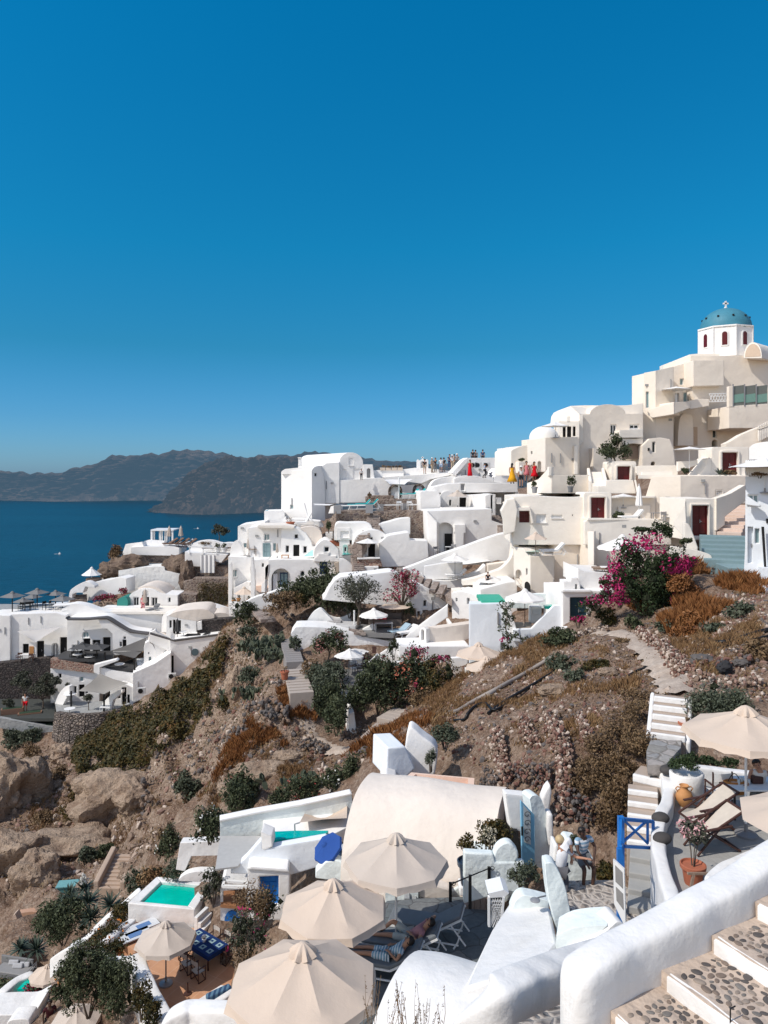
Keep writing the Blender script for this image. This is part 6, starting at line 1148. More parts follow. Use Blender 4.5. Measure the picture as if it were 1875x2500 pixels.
h=Bg('wavy_wall','long wavy white wall below the cave house terrace','wall',Ch(400,86,0),700,440);h.Bh(Ch(400,85.5,5),sp2([(340,322),(400,290),(470,252),(560,262),(640,290),(760,310),(900,318),(1060,322)],4)+[(1062,445),(960,445),(860,430),(770,385),(700,345),(440,352),(370,312)],-1.6,0,Ar);h.Bh(Ch(1060,84,0),sp2([(1055,440),(1060,340),(1080,315),(1130,300)],3)+[(1140,440)],-2,0,Ar);h.done()
h=Bg('parasol_court','dark paved courtyard over a reddish stone wall','terrace',Ch(330,80,0),470,700);h.floor([(330,612,79.3),(735,622,79.3),(740,575,83),(430,600,83)],.3,flat('dark_paving',(.05,.05,.052)));h.Bh(Ch(330,79,3),[(330,610),(440,628),(612,655),(612,705),(330,672)],-.8,0,STONER,'stone_wall');h.done()
GD=Cd('dark_grey_canvas',(.09,.09,.092))
for i,(px,py,Y,lb)in enumerate(((537,638,80.3,'dark grey parasol on the paved courtyard, left one'),(632,640,79.6,'dark grey parasol on the paved courtyard, right one'))):Ae(P(px,py,Y),1.5,1.7,GD,lb,n=4,Cm=.3,cap='x',rz=.75,Bu='dark parasols on the courtyard',Bx=Be,pole_r=.05)
for i,(px,py)in enumerate(((508,625),(585,640))):Bb(P(px,py,79.8),0,['round white cafe table on the courtyard, left','round white cafe table on the courtyard, right'][i],1.7,1.7,1.2,As,Bf,1)
for i,(px,py)in enumerate(((475,622),(540,612),(560,642),(618,630),(495,600))):Ba(P(px,py,80.2),i*1.3,'dark chair around the courtyard cafe tables',Be,s=1.35,Bu='dark chairs around the cafe tables')
Bb(P(175,625,83),0,'narrow white table between dark chairs by the long house',2.2,.9,1.1,As,Bf)
for i,px in enumerate((125,210)):Ba(P(px,628,82.8),i*3,['dark chair left of the narrow white table','dark chair right of the narrow white table'][i],WOODD,s=1.5)
f=Ch(330,79.2,5);h=Bg('lower_court_house','lower white house under the reddish stone wall with small windows','house',f,470,880)
h.wall(f,[(330,900),(330,668),(612,704),(650,700),(650,900)],4,[('w',380,708,402,740),('w',520,730,545,760,GLASSL),('w',480,790,500,840),('d',515,780,552,860,DARK),('w',555,800,575,840)]);h.Bh(Ch(370,77,-20),sp2([(358,905),(385,840),(430,790),(455,790)],3)+[(455,830),(410,915)],-.5,0,Ar,'stair_wall');h.done()
f=Ch(650,78,6);fR=Ch(870,77,16);h=Bg('corner_house','white corner house with sunken roof court and vaulted stair tower','house',f,800,900)
h.wall(f,[(648,760),(648,668),(760,690),(872,705),(872,900),(800,800),(700,740)],.4,[]);h.wall(fR,[(868,905),(868,705),(1015,640),(1118,570),(1120,770),(1060,815),(880,895)],3,[]);h.Bh(f,[(612,700),(612,652),(760,615),(770,625),(652,668),(652,720)],-.6,.2);h.floor([(650,672,78.3),(870,700,78.3),(960,640,81),(760,625,81)],.3,flat('dark_paving',(.05,.05,.052)))
h.wall(Ch(945,79.5,16),[(940,690),(940,540),(948,510),(970,498),(1000,520),(1015,555),(1015,680)],1.0,[('d',972,598,988,670,GLASSL),('w',968,568,976,580)]);h.wall(Ch(1015,79.7,22),[(1015,690),(1015,555),(1005,520),(985,498),(1060,492),(1100,505),(1118,540),(1118,660)],3,[]);h.Bh(Ch(975,81,16),sp2([(965,502),(990,492),(1050,490),(1090,498),(1112,530)],3)+[(1112,550),(1000,552)],-3,1.2,VAULT,'vault_roof')
h.Bh(Ch(780,80.5,8),[(765,652),(870,612),(870,640),(800,685),(765,682)],-.2,0,DARK,'bench');h.wall(Ch(720,76.8,6),[(720,790),(800,770),(872,800),(872,910),(720,930)],1.0,[('d',796,798,826,930,DARK),('w',832,845,848,900,DARK),('w',770,820,788,870,DARK)]);h.Bh(Ch(640,76.5,-30),[(655,955),(670,900),(730,840),(800,810),(800,830),(740,880),(720,950)],-.3,0);h.done()
Ax(P(925,665,79.2),P(920,605,81.5),1.5,6,BLUEW,'shadowy white steps beside the vaulted stair tower',drop=.8)
Bb(P(780,690,78.6),0,'round white table on the sunken roof court',1.7,1.7,.9,As,Bf,1)
f=Ch(1115,79,14);h=Bg('porthole_wall_house','white house with round porthole above the green slope','house',f,1200,780)
h.wall(f,[(1112,790),(1112,470),(1140,490),(1470,448),(1475,470),(1440,520),(1300,660),(1145,790)],3,[('w',1120,590,1135,705,DARK)]);q=f.st(1274,567);pl=[(q[0]+.45*cos(2*pi*i/20),q[1]+.45*sin(2*pi*i/20))for i in range(20)];f.Bh(h.mb(Ar),[(p[0]*1,p[1])for p in pl],0,.02);MB().Bt([f.w(p,.10)for p in[(q[0]+.38*cos(2*pi*i/20),q[1]+.38*sin(2*pi*i/20))for i in range(20)]],f.n*-.05).Ab('porthole',flat('porthole_glass',(.10,.15,.17),.15),h.t,Aa=0)
h.Bh(f,[(980,442),(1140,490),(1475,446),(1475,454),(1140,499),(980,452)],-.4,.08,flat('dark_coping',(.1,.09,.085)),'coping');h.Bh(Ch(985,79.5,10),[(975,440),(1000,430),(1015,420),(1028,440),(1140,494),(1140,560),(1115,570),(975,500)],-.6,0)
h.done();ac_unit(P(1125,742,78),.2,'air conditioner on the corner below the porthole wall');ac_unit(P(925,838,75.5),.25,'air conditioner on the wall above the green slope')
h=Bg('rooftop_room','white rooftop room with vaulted roof and dark stone wall behind the folded black parasol','house',Ch(1090,82,0),1200,490);f=Ch(1088,82,6)
h.wall(f,[(1085,470),(1088,330),(1110,325),(1190,350),(1285,360),(1285,480),(1140,490)],3,[('w',1106,360,1122,410),('d',1130,356,1146,470,DARK),('d',1150,360,1182,470,DARK)]);h.Bh(Ch(1110,83,6),sp2([(1100,330),(1150,305),(1250,290),(1340,288),(1375,305),(1400,325)],3)+[(1400,345),(1290,365),(1190,352)],-4,1.0,VAULT,'vault_roof');h.Bh(Ch(1280,83.5,10),sp2([(1310,340),(1380,318),(1470,312),(1525,345)],3)+[(1500,365),(1290,372)],-3,.8,VAULT,'vault_roof')
h.Bh(Ch(1285,81.5,10),[(1285,375),(1320,362),(1525,348),(1525,400),(1480,455),(1290,470)],-2.5,0,STONEB,'stone_wall');h.Bh(Ch(1285,81.4,10),[(1288,372),(1318,364),(1320,420),(1290,425)],-.2,.1,Ar);h.Bh(Ch(1315,86,0),sp2([(1315,290),(1340,262),(1400,272),(1470,295),(1490,310)],3)+[(1490,330),(1315,330)],-2,0);h.done()
Aj(P(1158,488,80.7),4.3,GD,'folded black parasol on the rooftop above the porthole',.45,Bx=Be);Bb(P(1200,478,80.7),0,'white round tables on the rooftop beside the black parasol',1.6,1.6,.9,As,Bf,1);Ad(P(1215,478,81),0,'black bench on the rooftop against the dark stone wall',DARK,L=2.6,W=1.0,back=.3)
S2=Cd('taupe_sail',(.33,.31,.28));S1=Cd('charcoal_sail',(.13,.125,.12))
Bz([P(512,822,74),P(652,706,75.8),P(838,770,75.6),P(680,842,73.2)],'big grey-beige sail shading the lower courtyard',mat=S2,sag=.5);Bz([P(715,562,81),P(960,470,82),P(948,560,80.5),P(930,562,80.5)],'charcoal triangular sail above the sunken court',mat=S1,sag=.2);Bz([P(712,566,80),P(942,555,81),P(878,610,78.5),P(870,606,78.5)],'smaller charcoal sail hanging lower over the court',mat=S1,sag=.2)
for i,(px,y0,y1,Y,lb)in enumerate(((685,568,665,79,'dark sail post left in the sunken court'),(880,605,690,78,'dark sail post right in the sunken court'),(680,842,955,74.6,'dark post holding the big sail'),(465,822,935,75.6,'dark post in the lower courtyard near the small tree'))):
 t=Bc('post',lb,'post',P(px,y1,Y));MB().bar(P(px,y1,Y),P(px,y0,Y),.14,.14,up=(0,1,0)).Ab('shaft',Be,t,Aa=0)
h=Bg('lower_courtyard','lower courtyard on a curved dry stone retaining wall','terrace',Ch(370,76,0),620,1100);h.floor([(372,968,74),(500,990,73.2),(700,985,73.3),(870,940,75),(870,905,78),(360,930,78)],.3,GREYP)
mb=h.mb(STONED,'stone_wall');ring=[P(362,975,74.2),P(400,985,73.4),(P(470,992,72.9)),P(560,992,72.7),P(660,985,72.9),P(760,965,73.6),P(870,930,74.8)]
for a,b in zip(ring[:-1],ring[1:]):
 n_=V((b.y-a.y,-(b.x-a.x),0)).normalized();mb.hexa([a+n_*.9-V((0,0,6.5)),b+n_*.9-V((0,0,6.5)),b-n_*.6-V((0,0,6.5)),a-n_*.6-V((0,0,6.5))],[a+n_*.1+V((0,0,.25)),b+n_*.1+V((0,0,.25)),b-n_*.5+V((0,0,.25)),a-n_*.5+V((0,0,.25))])
h.done(Aa=60)
Ah(P(578,965,75),(1.25,1.0,.85),L_OLIVE,'small bare-trunked tree in the lower courtyard',n=500,size=.11,seed=140,By=1.5,name='tree',cat='tree');Ah(P(445,820,77.5),(.7,.5,.9),L_OLIVE,'thin shrub against the lower white house',n=250,size=.09,seed=141)
Bb(P(455,888,76.5),0,'round white table in the lower courtyard by the curved stair wall',1.9,1.9,.9,As,Bf,1);Bb(P(455,968,74),0,'round white table at the courtyard edge',1.7,1.7,.5,As,Bf,1);Bb(P(690,955,74.5),0,'low white table under the big sail',1.6,1.2,.5,As)
h=Bg('dark_stone_wall','tall dark lava stone wall at the left edge','wall',Ch(0,82,0),150,900);h.Bh(Ch(-60,82.3,6),[(-90,650),(330,605),(335,900),(330,940),(-90,960)],-1.2,0,STONEB,'stone_wall');h.Bh(Ch(-60,74.5,4),[(-90,990),(0,998),(360,1060),(362,1120),(-90,1050)],-.5,0,GREYP,'parapet');h.floor([(-90,1000,75),(360,1055,75),(360,925,81.5),(-90,925,81.5)],.3,flat('dark_garden_floor',(.06,.065,.06)));h.done()
for i,(px,py,rr,lb)in enumerate(((155,880,(2.6,2.2,1.9),'round dark olive tree left in the shaded garden'),(280,950,(2.7,2.3,2.0),'round dark olive tree right in the shaded garden'),(300,770,(1.5,1.0,1.0),'dark shrub against the lava stone wall'),(360,800,(1.2,.9,1.1),'dark shrub at the corner of the lower white house'),(50,930,(1.2,.9,.8),'low dark bush left of the round olive trees'))):
 Ah(P(px,py,78.5-i*.4),rr,L_OLIVE,lb,n=1400,size=.14,seed=150+i,By=1.6 if i<2 else None,name='tree' if i<2 else 'shrub',cat='tree' if i<2 else 'shrub')
for i,(x0,y0,w_)in enumerate(((80,968,2.6),(195,995,2.8))):
 t=Bc('planter_box',['wooden planter box left in the shaded garden','wooden planter box right in the shaded garden'][i],'planter',P(x0,y0,76.5));MB().box((0,0,.2),(w_*.8,.75,.7),R(22)).Ab('box',flat('planter_timber',(.25,.14,.09)),t,Aa=0,Ac=1);MB().box((0,0,.56),(w_*.7,.6,.06),R(22)).Ab('soil',flat('green_mat',(.03,.06,.035)),t,Aa=0,Ac=1)
t=Bc('green_mat','dark green mat on the garden floor beside the planters','mat',P(280,1035,75.6));MB().box((0,0,.03),(2.6,1.3,.03),R(15)).Ab('mat',flat('green_mat',(.03,.10,.06)),t,Aa=0,Ac=1)
Au(P(165,960,77.2),.3,'person in red shorts walking through the shaded garden',WH,RD,shorts=1,scale=1.15)
use(0,1050,640)
for px,py,lb,l in((1253,624,'white motorboat with a long wake on the bay',4.5),(1452,643,'white motorboat near the skyline tree',5),(378,785,'tiny white boat far left on the bay',3.5),(1220,695,'white boat just above the terrace wall',4)):
 p=PZ(px,py,-109.9);t=Bc('motorboat',lb,'boat',p,'boats on the bay');hl=MB();hl.Bt([(-l/2,-l*.13,1.2),(l*.25,-l*.13,1.2),(l/2,0,1.5),(l*.25,l*.13,1.2),(-l/2,l*.13,1.2)],(0,0,-1.6));hl.Ab('hull',As,t,Aa=0,Ac=1);MB().box((-l*.05,0,1.9),(l*.35,l*.2,1.4)).Ab('cabin',As,t,Aa=0,Ac=1)
 wk=MB();wk.face([(-l*.5,-.6,.12),(-l*.5,.6,.12),(-l*2.2,1.6,.12),(-l*2.2,-1.6,.12)]);wk.Ab('wake',As,t,Aa=0,Ac=1)
#================================================ terraced garden in the middle
use(560,1380,700)
h=Bg('curved_garden_wall','white garden wall curving up to the arched porch','wall',Ch(60,67,0),200,250);h.Bh(Ch(60,67,4),sp2([(20,255),(90,215),(150,185),(235,160),(300,135),(345,125)],3)+[(345,190),(300,210),(235,300),(150,300),(20,300)],-1,0);h.done()
Ax(P(225,310,62),P(165,255,66.5),2.2,8,STEPS,'grey stone steps beneath the curved garden wall',drop=.3)
for i,(px,py,Y,r3,m,lb,n,sz)in enumerate(((695,300,61,(1.9,1.2,2.1),Aw,'dark shrub behind the forked olive trunk',1300,.12),(300,285,62.5,(2.6,1.6,2.1),L_DRY,'reddish-brown shrub left under the dark garden trees',1500,.13),(380,255,64,(2.9,1.8,2.4),Aw,'dense dark tree left in the garden clump',2400,.13),(500,210,65.5,(2.6,1.8,2.6),Aw,'dense dark tree behind the clump at the navy door',2200,.13),(560,265,63,(3.4,2,2.6),Aw,'dense dark tree in the middle of the garden clump',2800,.13),(640,290,62,(2.0,1.4,2.4),Aw,'dense dark tree right in the garden clump',1500,.13),(410,215,63,(1.1,.8,.8),L_VINE,'yellow-green shrub among the dark garden trees',500,.11))):
 Ah(P(px,py,Y),(r3[0]*1.25,r3[1]*1.25,r3[2]*(1.3 if px>=560 else .9)),m,lb,n=n,size=sz,seed=200+i,Bu='dark garden trees',By=.25 if 'tree' in lb and m is Aw else None,name='tree' if m is Aw else 'shrub',cat='tree' if m is Aw else 'shrub',Bw=22,low=-.7)
Ah(P(748,345,58),(3.5,2.4,2.9),L_OLIVE,'olive tree with forked bare trunk on the parasol terrace',n=2300,size=.11,seed=210,core=0,By=1.7,name='olive_tree',cat='tree',Bw=26,stems=12)
t=Ah(P(1000,330,59.5),(3.0,1.2,3.4),L_RED,'crimson bougainvillea sprawling over the white curved wall',n=1500,size=.11,seed=211,core=0,stems=14,Bw=20,cr=.30,By=1.2);Ah(P(1040,330,59.2),(1.0,.6,1.6),Aw,'thin dark shrub under the crimson bougainvillea',n=400,size=.09,seed=212);Ah(P(740,110,64),(1.0,.6,.6),L_RED,'crimson blooms behind the olive tree top',n=260,size=.11,seed=213)
ROUGHW=Az('hand_trowelled_whitewash',(.85,.84,.82),(.6,.56,.5),.3,.4,big=1.6)
h=Bg('parasol_terrace','grey floored parasol terrace on a lumpy white wall','terrace',Ch(355,56,0),600,560)
h.floor([(480,352,59),(620,335,61),(1000,380,58),(950,432,56),(700,385,56.5),(480,358,57.5)],.3,flat('grey_terrace_floor',(.20,.195,.19)))
h.Bh(Ch(355,56,4),sp2([(355,400),(375,372),(400,358),(560,362),(700,385),(760,410),(860,428),(950,440)],3)+[(955,470),(860,510),(780,570),(640,580),(520,560),(440,560),(400,470)],-2.5,0,ROUGHW)
h.Bh(Ch(430,59,0),sp2([(432,352),(470,290),(500,262),(530,252),(570,290),(600,322)],3)+[(600,330),(432,356)],-.6,0,ROUGHW,'shell_wall');h.Bh(Ch(570,61,0),[(545,262),(575,290)]+sp2([(575,290),(610,303),(650,303),(690,285),(705,275)],3)+[(705,330),(600,330)],-.4,0,Ar,'shell_wall')
for i,x in enumerate((705,745)):h.Bh(Ch(690,56.6-i*.4,0),[(690+i*30,372+i*16),(775+i*15,385+i*10),(775+i*15,398+i*10),(690+i*30,385+i*16)],-.5,0,STEPS,'step')
h.Bh(Ch(720,58,0),[(717,262),(727,262),(727,365),(717,365)],-.15,0,Ar,'post');h.Bh(Ch(770,57.5,0),sp2([(770,372),(830,345),(850,350)],2)+[(850,385),(780,400)],-.5,0,Ar,'bench');h.done()
for i,(px,py)in enumerate(((630,350),(668,345))):
 t=Bc('daybed',['pale grey daybed cushion left on the parasol terrace','pale grey daybed cushion right on the parasol terrace'][i],'daybed',P(px,py+12,58.5));MB().box((0,0,.15),(2.2,1.7,.3),R(-12)).Ab('mattress',Ce((.5,.49,.48)),t,Aa=0,Ac=1,bev=.05);MB().box((-.6,.3,.36),(.7,.5,.18),R(-12)).Ab('pillow',Ce((.35,.33,.32)),t,Aa=0,Ac=1,bev=.05)
Ae(P(835,400,57),1.1,1.5,WCAN,'white parasol beside the olive tree on the grey terrace',n=8,Cm=.42,cap='x',val=.12,Bu='parasols in the village',Bx=WOODD)
Ae(P(960,370,59),1.35,1.8,TANC,'tan parasol partly hidden behind the white one by the crimson blooms',n=6,Cm=.10,cap=None,Bu='parasols in the village',Bx=WOODD)
Bb(P(893,388,56.6),.1,'grey table with benches under the parasols on the grey terrace',2.2,1.0,1.0,Bf,Bf)
t=Bc('sofa','dark sofa with bright red cushion under the tan parasol','sofa',P(900,350,58.5));MB().box((0,0,.3),(2.6,.8,.5)).box((0,.35,.7),(2.6,.2,.5)).Ab('seat',Ce((.12,.10,.09)),t,Aa=0,Ac=1);MB().box((-.35,-.1,.75),(1.0,.25,.5),0,0,R(-15)).Ab('cushion',Ce((.6,.03,.05)),t,Aa=0,Ac=1,bev=.05)
Ad(P(930,415,56.4),R(35),'blue-grey sun lounger at the edge of the grey terrace',Ce((.35,.47,.55)),L=1.9,W=.7,back=.6,h=.35);Ad(P(975,422,56.2),R(35),'white sun lounger at the edge of the grey terrace',CANVW,L=1.9,W=.7,back=.6,h=.35)
Ax(P(380,560,51.5),P(340,425,57),2.1,12,flat('grey_step_stone',(.27,.25,.24),.9),'long grey stone stair left of the lumpy white wall',drop=1.2);Ax(P(420,740,46.5),P(370,600,50.5),2.6,9,flat('pale_step_stone',(.42,.36,.31),.9),'pale stone stair descending to the dirt path',drop=1.2)
mb=MB();mb.Bt([P(310,680,48.5),P(420,560,51.8),P(520,565,52.5),P(440,640,50.5),P(420,690,48.6)],(0,0,-.6));tag(mb.Ab('stair_landing',flat('pale_step_stone',(.42,.36,.31),.9),Aa=0,Ay=1),'pale stone landing between the garden stairs',kind='structure')
Ag(P(320,660,48.6),.28,.55,TERRA,L_DRY,(.2,.2,.2),'terracotta jar with dry plant on the pale stone stair',n=60,seed=220)
Ah(P(580,590,53),(2.3,1.6,2.0),Aw,'leggy oleander with dusty pink blooms before the lumpy wall',n=1700,size=.11,seed=221,By=1.0,Bv=Cc('dusty_pink_flowers',[(.25,.10,.09),(.4,.2,.17)]),nf=500,Ck=.09,Bw=24)
h=Bg('lower_parasol_terrace','lower grey terrace with white rounded wall and narrow white ledge','terrace',Ch(640,51,0),720,740);h.floor([(632,600,53),(780,590,54),(790,720,49),(665,722,49)],.3,flat('grey_terrace_floor',(.20,.195,.19)))
h.Bh(Ch(775,51,-4),sp2([(775,622),(782,605),(800,600),(880,595),(940,572),(975,560),(984,545),(984,472),(1000,470)],3)+[(1150,480),(1150,560),(1010,600),(900,660),(790,720),(775,690)],-.5,0,Ar);h.Bh(Ch(790,54,-6),[(785,570),(950,462),(960,475),(985,475),(985,550),(900,595),(800,600)],-.4,0,Ar)
f=Ch(650,47,0);mb=h.mb(Ar,'white_ledge');mb.hexa([P(652,640,52)-V((.2,0,1.2)),P(668,640,52)+V((.1,0,-1.2)),P(725,870,45.5)+V((.15,0,-1.2)),P(700,875,45.5)-V((.15,0,1.2))],[P(648,640,52),P(664,640,52),P(722,850,45.5),P(695,858,45.5)])
h.Bh(Ch(665,49,0),[(665,715),(775,705),(775,745),(690,745)],-.4,0,BLUEW,'ledge');h.Bh(Ch(500,53,-12),[(540,605),(640,575),(640,588),(545,618)],-.3,0);h.done()
Ae(P(686,650,51),1.0,1.48,WCAN,'white parasol on the lower grey terrace, tilted back',n=8,Cm=.42,cap='x',val=.12,Bu='parasols in the village',Bx=Bf,tilt=(R(-4),R(4)))
Ae(P(730,600,54.5),1.0,1.25,WCAN,'second white parasol hidden behind the tilted one',n=8,Cm=.25,cap=None,Bu='parasols in the village',Bx=Bf)
MAROON=Ce((.05,.012,.015));Au(P(793,655,51.5),.4,'person in dark maroon standing at the lower grey terrace',MAROON,BL,skin=SKIND,scale=1.05)
Ba(P(720,630,52),.5,'grey folding chair left on the lower grey terrace',Bf,s=1.1,seatm=CANVW);Ba(P(748,625,52.2),-.5,'grey folding chair right on the lower grey terrace',Bf,s=1.1);Ad(P(700,585,54),R(-10),'white sun lounger against the lower terrace wall',CANVW,L=2.2,W=1.0,back=.8);Bb(P(760,655,51.2),0,'small dark table beside the maroon-clad person',.8,.8,.9,Be)
t=Bc('gate','small dark gate in the white terrace wall','gate',P(838,505,54.5));MB().box((0,0,.2),(.3,.06,.5)).Ab('panel',WOODD,t,Aa=0,Ac=1)
Ah(P(950,540,51),(.8,.5,1.4),Aw,'thin climber on the white wall corner',n=220,size=.09,seed=223)
RM=[('clipped rosemary hedge at the top of its row',560,640,50,(2.2,1.6,1.2)),('clipped rosemary hedge, second in its row',560,700,49,(2.6,1.8,1.8)),('clipped rosemary hedge, third in its row',560,770,47.5,(2.6,1.8,1.8)),('rosemary hedge above the path bend',575,860,45,(2.2,1.6,2.0)),('rosemary hedge lowest above the path bend',620,960,43,(1.5,1.2,1.9)),('dark hedge beside the narrow white ledge',610,900,44.5,(1.6,1.2,1.6))]
for i,(lb,px,py,Y,r3)in enumerate(RM):Ah(P(px,py+20,Y),r3,L_GREY if i<3 else Aw,lb,n=1900,size=.09,seed=230+i,Bu='rosemary hedges',Bw=24,low=-.6)
HB=[(760,840,46,(1.7,1.4,1.9),Aw,'dark oleander left of the flowering hedge'),(860,840,46.5,(2.2,1.6,2.9),Aw,'tall dark oleander in the flowering hedge'),(960,835,47,(2.3,1.6,2.9),Aw,'tall dark oleander in the middle of the flowering hedge'),(1080,830,47.5,(2.6,1.7,3.2),Aw,'tall dark oleander under the magenta blooms'),(1200,830,47,(2.4,1.6,2.9),L_VINE,'yellowing shrub right in the flowering hedge'),(1150,835,46,(1.8,1.2,1.2),L_DRY,'low dry shrub before the flowering hedge'),(840,740,48.5,(1.7,1.2,2.2),Aw,'dark oleander behind, next to the rounded wall')]
for i,(px,py,Y,r3,m,lb)in enumerate(HB):Ah(P(px,py+15,Y),tuple(q*1.12 for q in r3),m,lb,n=2400,size=.10,seed=240+i,Bw=26,low=-.6,Bv=Cc('salmon_flowers',[(.4,.10,.06),(.55,.2,.12)])if i in(2,3)else None,nf=240,Ck=.08)
for i,(px,py,Y,r3,m,lb,n)in enumerate(((1095,545,49.5,(1.6,.8,1.0),L_MAG,'magenta bougainvillea crown left above the hedge',520),(1225,570,49.5,(1.4,.8,.7),L_MAG,'magenta bougainvillea crown right above the hedge',380),(1290,815,45,(.8,.6,.9),L_RED,'crimson blooms at the foot of the hedge by the lane',260),(1270,650,48,(.5,.4,.9),L_RED,'crimson spray on the right side of the hedge',90),(1075,700,45.6,(.4,.3,.4),L_RED,'small crimson bloom cluster in the hedge',60),(893,530,52,(.25,.2,.25),L_MAG,'single magenta bloom on the white wall',30))):Ah(P(px,py+12,Y),r3,m,lb,n=n,size=.10,seed=250+i,stems=4)
for i,(px,py,Y,r3,m,lb,n)in enumerate(((95,360,66,(2.7,1.8,2.2),Aw,'big dark shrub by the grey steps at the slope top',2200),(110,425,62,(1.9,1.3,1.0),L_GREY,'grey-green shrub below the big dark shrub',900),(115,510,59,(1.2,1.0,1.4),L_GREY,'tall grey-green shrub on the slope edge',800),(110,700,54,(1.7,1.3,1.4),L_GREY,'round dark green shrub above the tuff outcrop',1300),(380,490,54,(1.0,.8,.9),L_GREY,'small shrub on the long grey stone stair',500),(470,640,49.5,(1.4,1.0,1.0),L_DRY,'dry brown bush right of the pale stairs',700))):Ah(P(px,py,Y),r3,m,lb,n=n,size=.10,seed=260+i,Bw=20,low=-.5)
def Cq(loc,n,s,label,seed):
 t=Bc('prickly_pear',label,'cactus',loc,'prickly pears');rs=np.random.RandomState(seed);mb=MB();pads=[(V((rs.normal()*s*.5,rs.normal()*s*.3,0)),V((rs.normal()*.2,rs.normal()*.2,1)).normalized())for _ in range(n//4)]
 i=0
 while len(pads)<n and i<len(pads):
  b,d=pads[i];i+=1
  for _ in range(3):pads.append((b+d*.42,(d+V(rs.normal(size=3))*.55+V((0,0,.25))).normalized()))
 for b,d in pads[:n]:
  w_=d.cross(V((rs.normal(),rs.normal(),0))).normalized();q=[b+d*(.22-.22*cos(2*pi*k/9))+w_*.14*sin(2*pi*k/9)for k in range(9)];mb.Bt(q,d.cross(w_)*.04)
 tag(mb.Ab('pads',L_GREY,t,Aa=0),kind='stuff');
 return t
def pp(px,py,Y,n,s,lb,seed):
 t=Cq(V((0,0,0)),n,s,lb,seed);t.location=P(px,py,Y)
pp(240,545,55,150,1.9,'large dark prickly pear clump beside the long stone stair',1);pp(200,500,56,90,1.4,'prickly pear left of the large clump',2);pp(190,770,51,110,1.8,'low prickly pear clump above the rubble patch',3);pp(280,470,56.5,90,1.4,'tall prickly pear at the top of the long stone stair',4)
K.x0=K.y0=0;K.s=1
pp(740,1935,36.5,90,1.3,'prickly pear above the pool wall',5)
def drape(pts,width,name,mat,label,lift=.11,n=10,kind='structure',cross=4):
 """a strip following the ground along picture points"""
 c=[Bm(x,y)for x,y in pts];c=Av([(p.x,p.y,0)for p in c],n);mb=MB();rows=[]
 for i,p in enumerate(c):
  t=(c[min(i+1,len(c)-1)]-c[max(0,i-1)]).normalized();s_=V((t.y,-t.x,0));w_=width*(.9+.2*sin(i*1.7));rows.append([p+s_*w_*(k/cross-.5)for k in range(cross+1)])
 hts=[[GH(q.x,q.y)for q in r]for r in rows]
 vs=[V((q.x,q.y,max(hts[i][k],hts[i][k]*.4+hts[i][cross//2]*.6)+lift*(1 if 0<k<cross else-.3)))for i,r in enumerate(rows)for k,q in enumerate(r)]
 fs=[(i*(cross+1)+k,i*(cross+1)+k+1,(i+1)*(cross+1)+k+1,(i+1)*(cross+1)+k)for i in range(len(rows)-1)for k in range(cross)]
 return tag(mb.add(vs,fs).Ab(name,mat,Aa=180),label,kind=kind)
from mathutils.bvhtree import BVHTree
_bvh=BVHTree.FromPolygons([v.co.copy()for v in gnd.data.vertices],[tuple(p.vertices)for p in gnd.data.polygons])
def GH(x,y):
 r=_bvh.ray_cast(V((x,y,200)),V((0,0,-1)));return r[0].z if r[0]else H(x,y)
def Bm(x,y):
 d=ray(x,y);r=_bvh.ray_cast(V((0,0,0))+d*9,d.normalized());return r[0]if r[0]else d*60
def pathmat():
 m,nt,b,N,L=Bs('dusty_path');g=N('ShaderNodeNewGeometry');n=noise(N,L,g.outputs['Position'],2.5,6,.7);n2=noise(N,L,g.outputs['Position'],14,4,.7);r=Br(N,[(.3,(.33,.26,.21)),(.65,(.50,.42,.35))]);L(n,r.inputs[0]);c=Bp(N,L,.4,r.outputs[0],n2,'OVERLAY');L(c,b.inputs['Base Color']);b.inputs['Roughness'].default_value=.95;Bq(N,L,b,n2,.6,.06);return m
PATHM=pathmat()
drape([(735,1690),(755,1730),(748,1760),(758,1795),(775,1815),(810,1832),(845,1832),(880,1812),(930,1770),(970,1750)],1.1,'dirt_path',PATHM,'dusty path looping below the garden hedges')
drape([(1420,1545),(1470,1546),(1520,1548),(1550,1562),(1590,1590),(1620,1625),(1638,1660),(1650,1700)],1.35,'hill_path',PATHM,'pale dirt path curving over the stony hill')
use(560,1380,700);Ax(P(800,1000,41.5),P(890,915,44),1.6,7,flat('pale_step_stone',(.42,.36,.31),.9),'rough pale steps climbing from the path bend',drop=1);Ax(P(900,890,44.2),P(1000,830,46),2.0,4,flat('pale_step_stone',(.42,.36,.31),.9),'upper rough steps below the flowering hedge',drop=1)
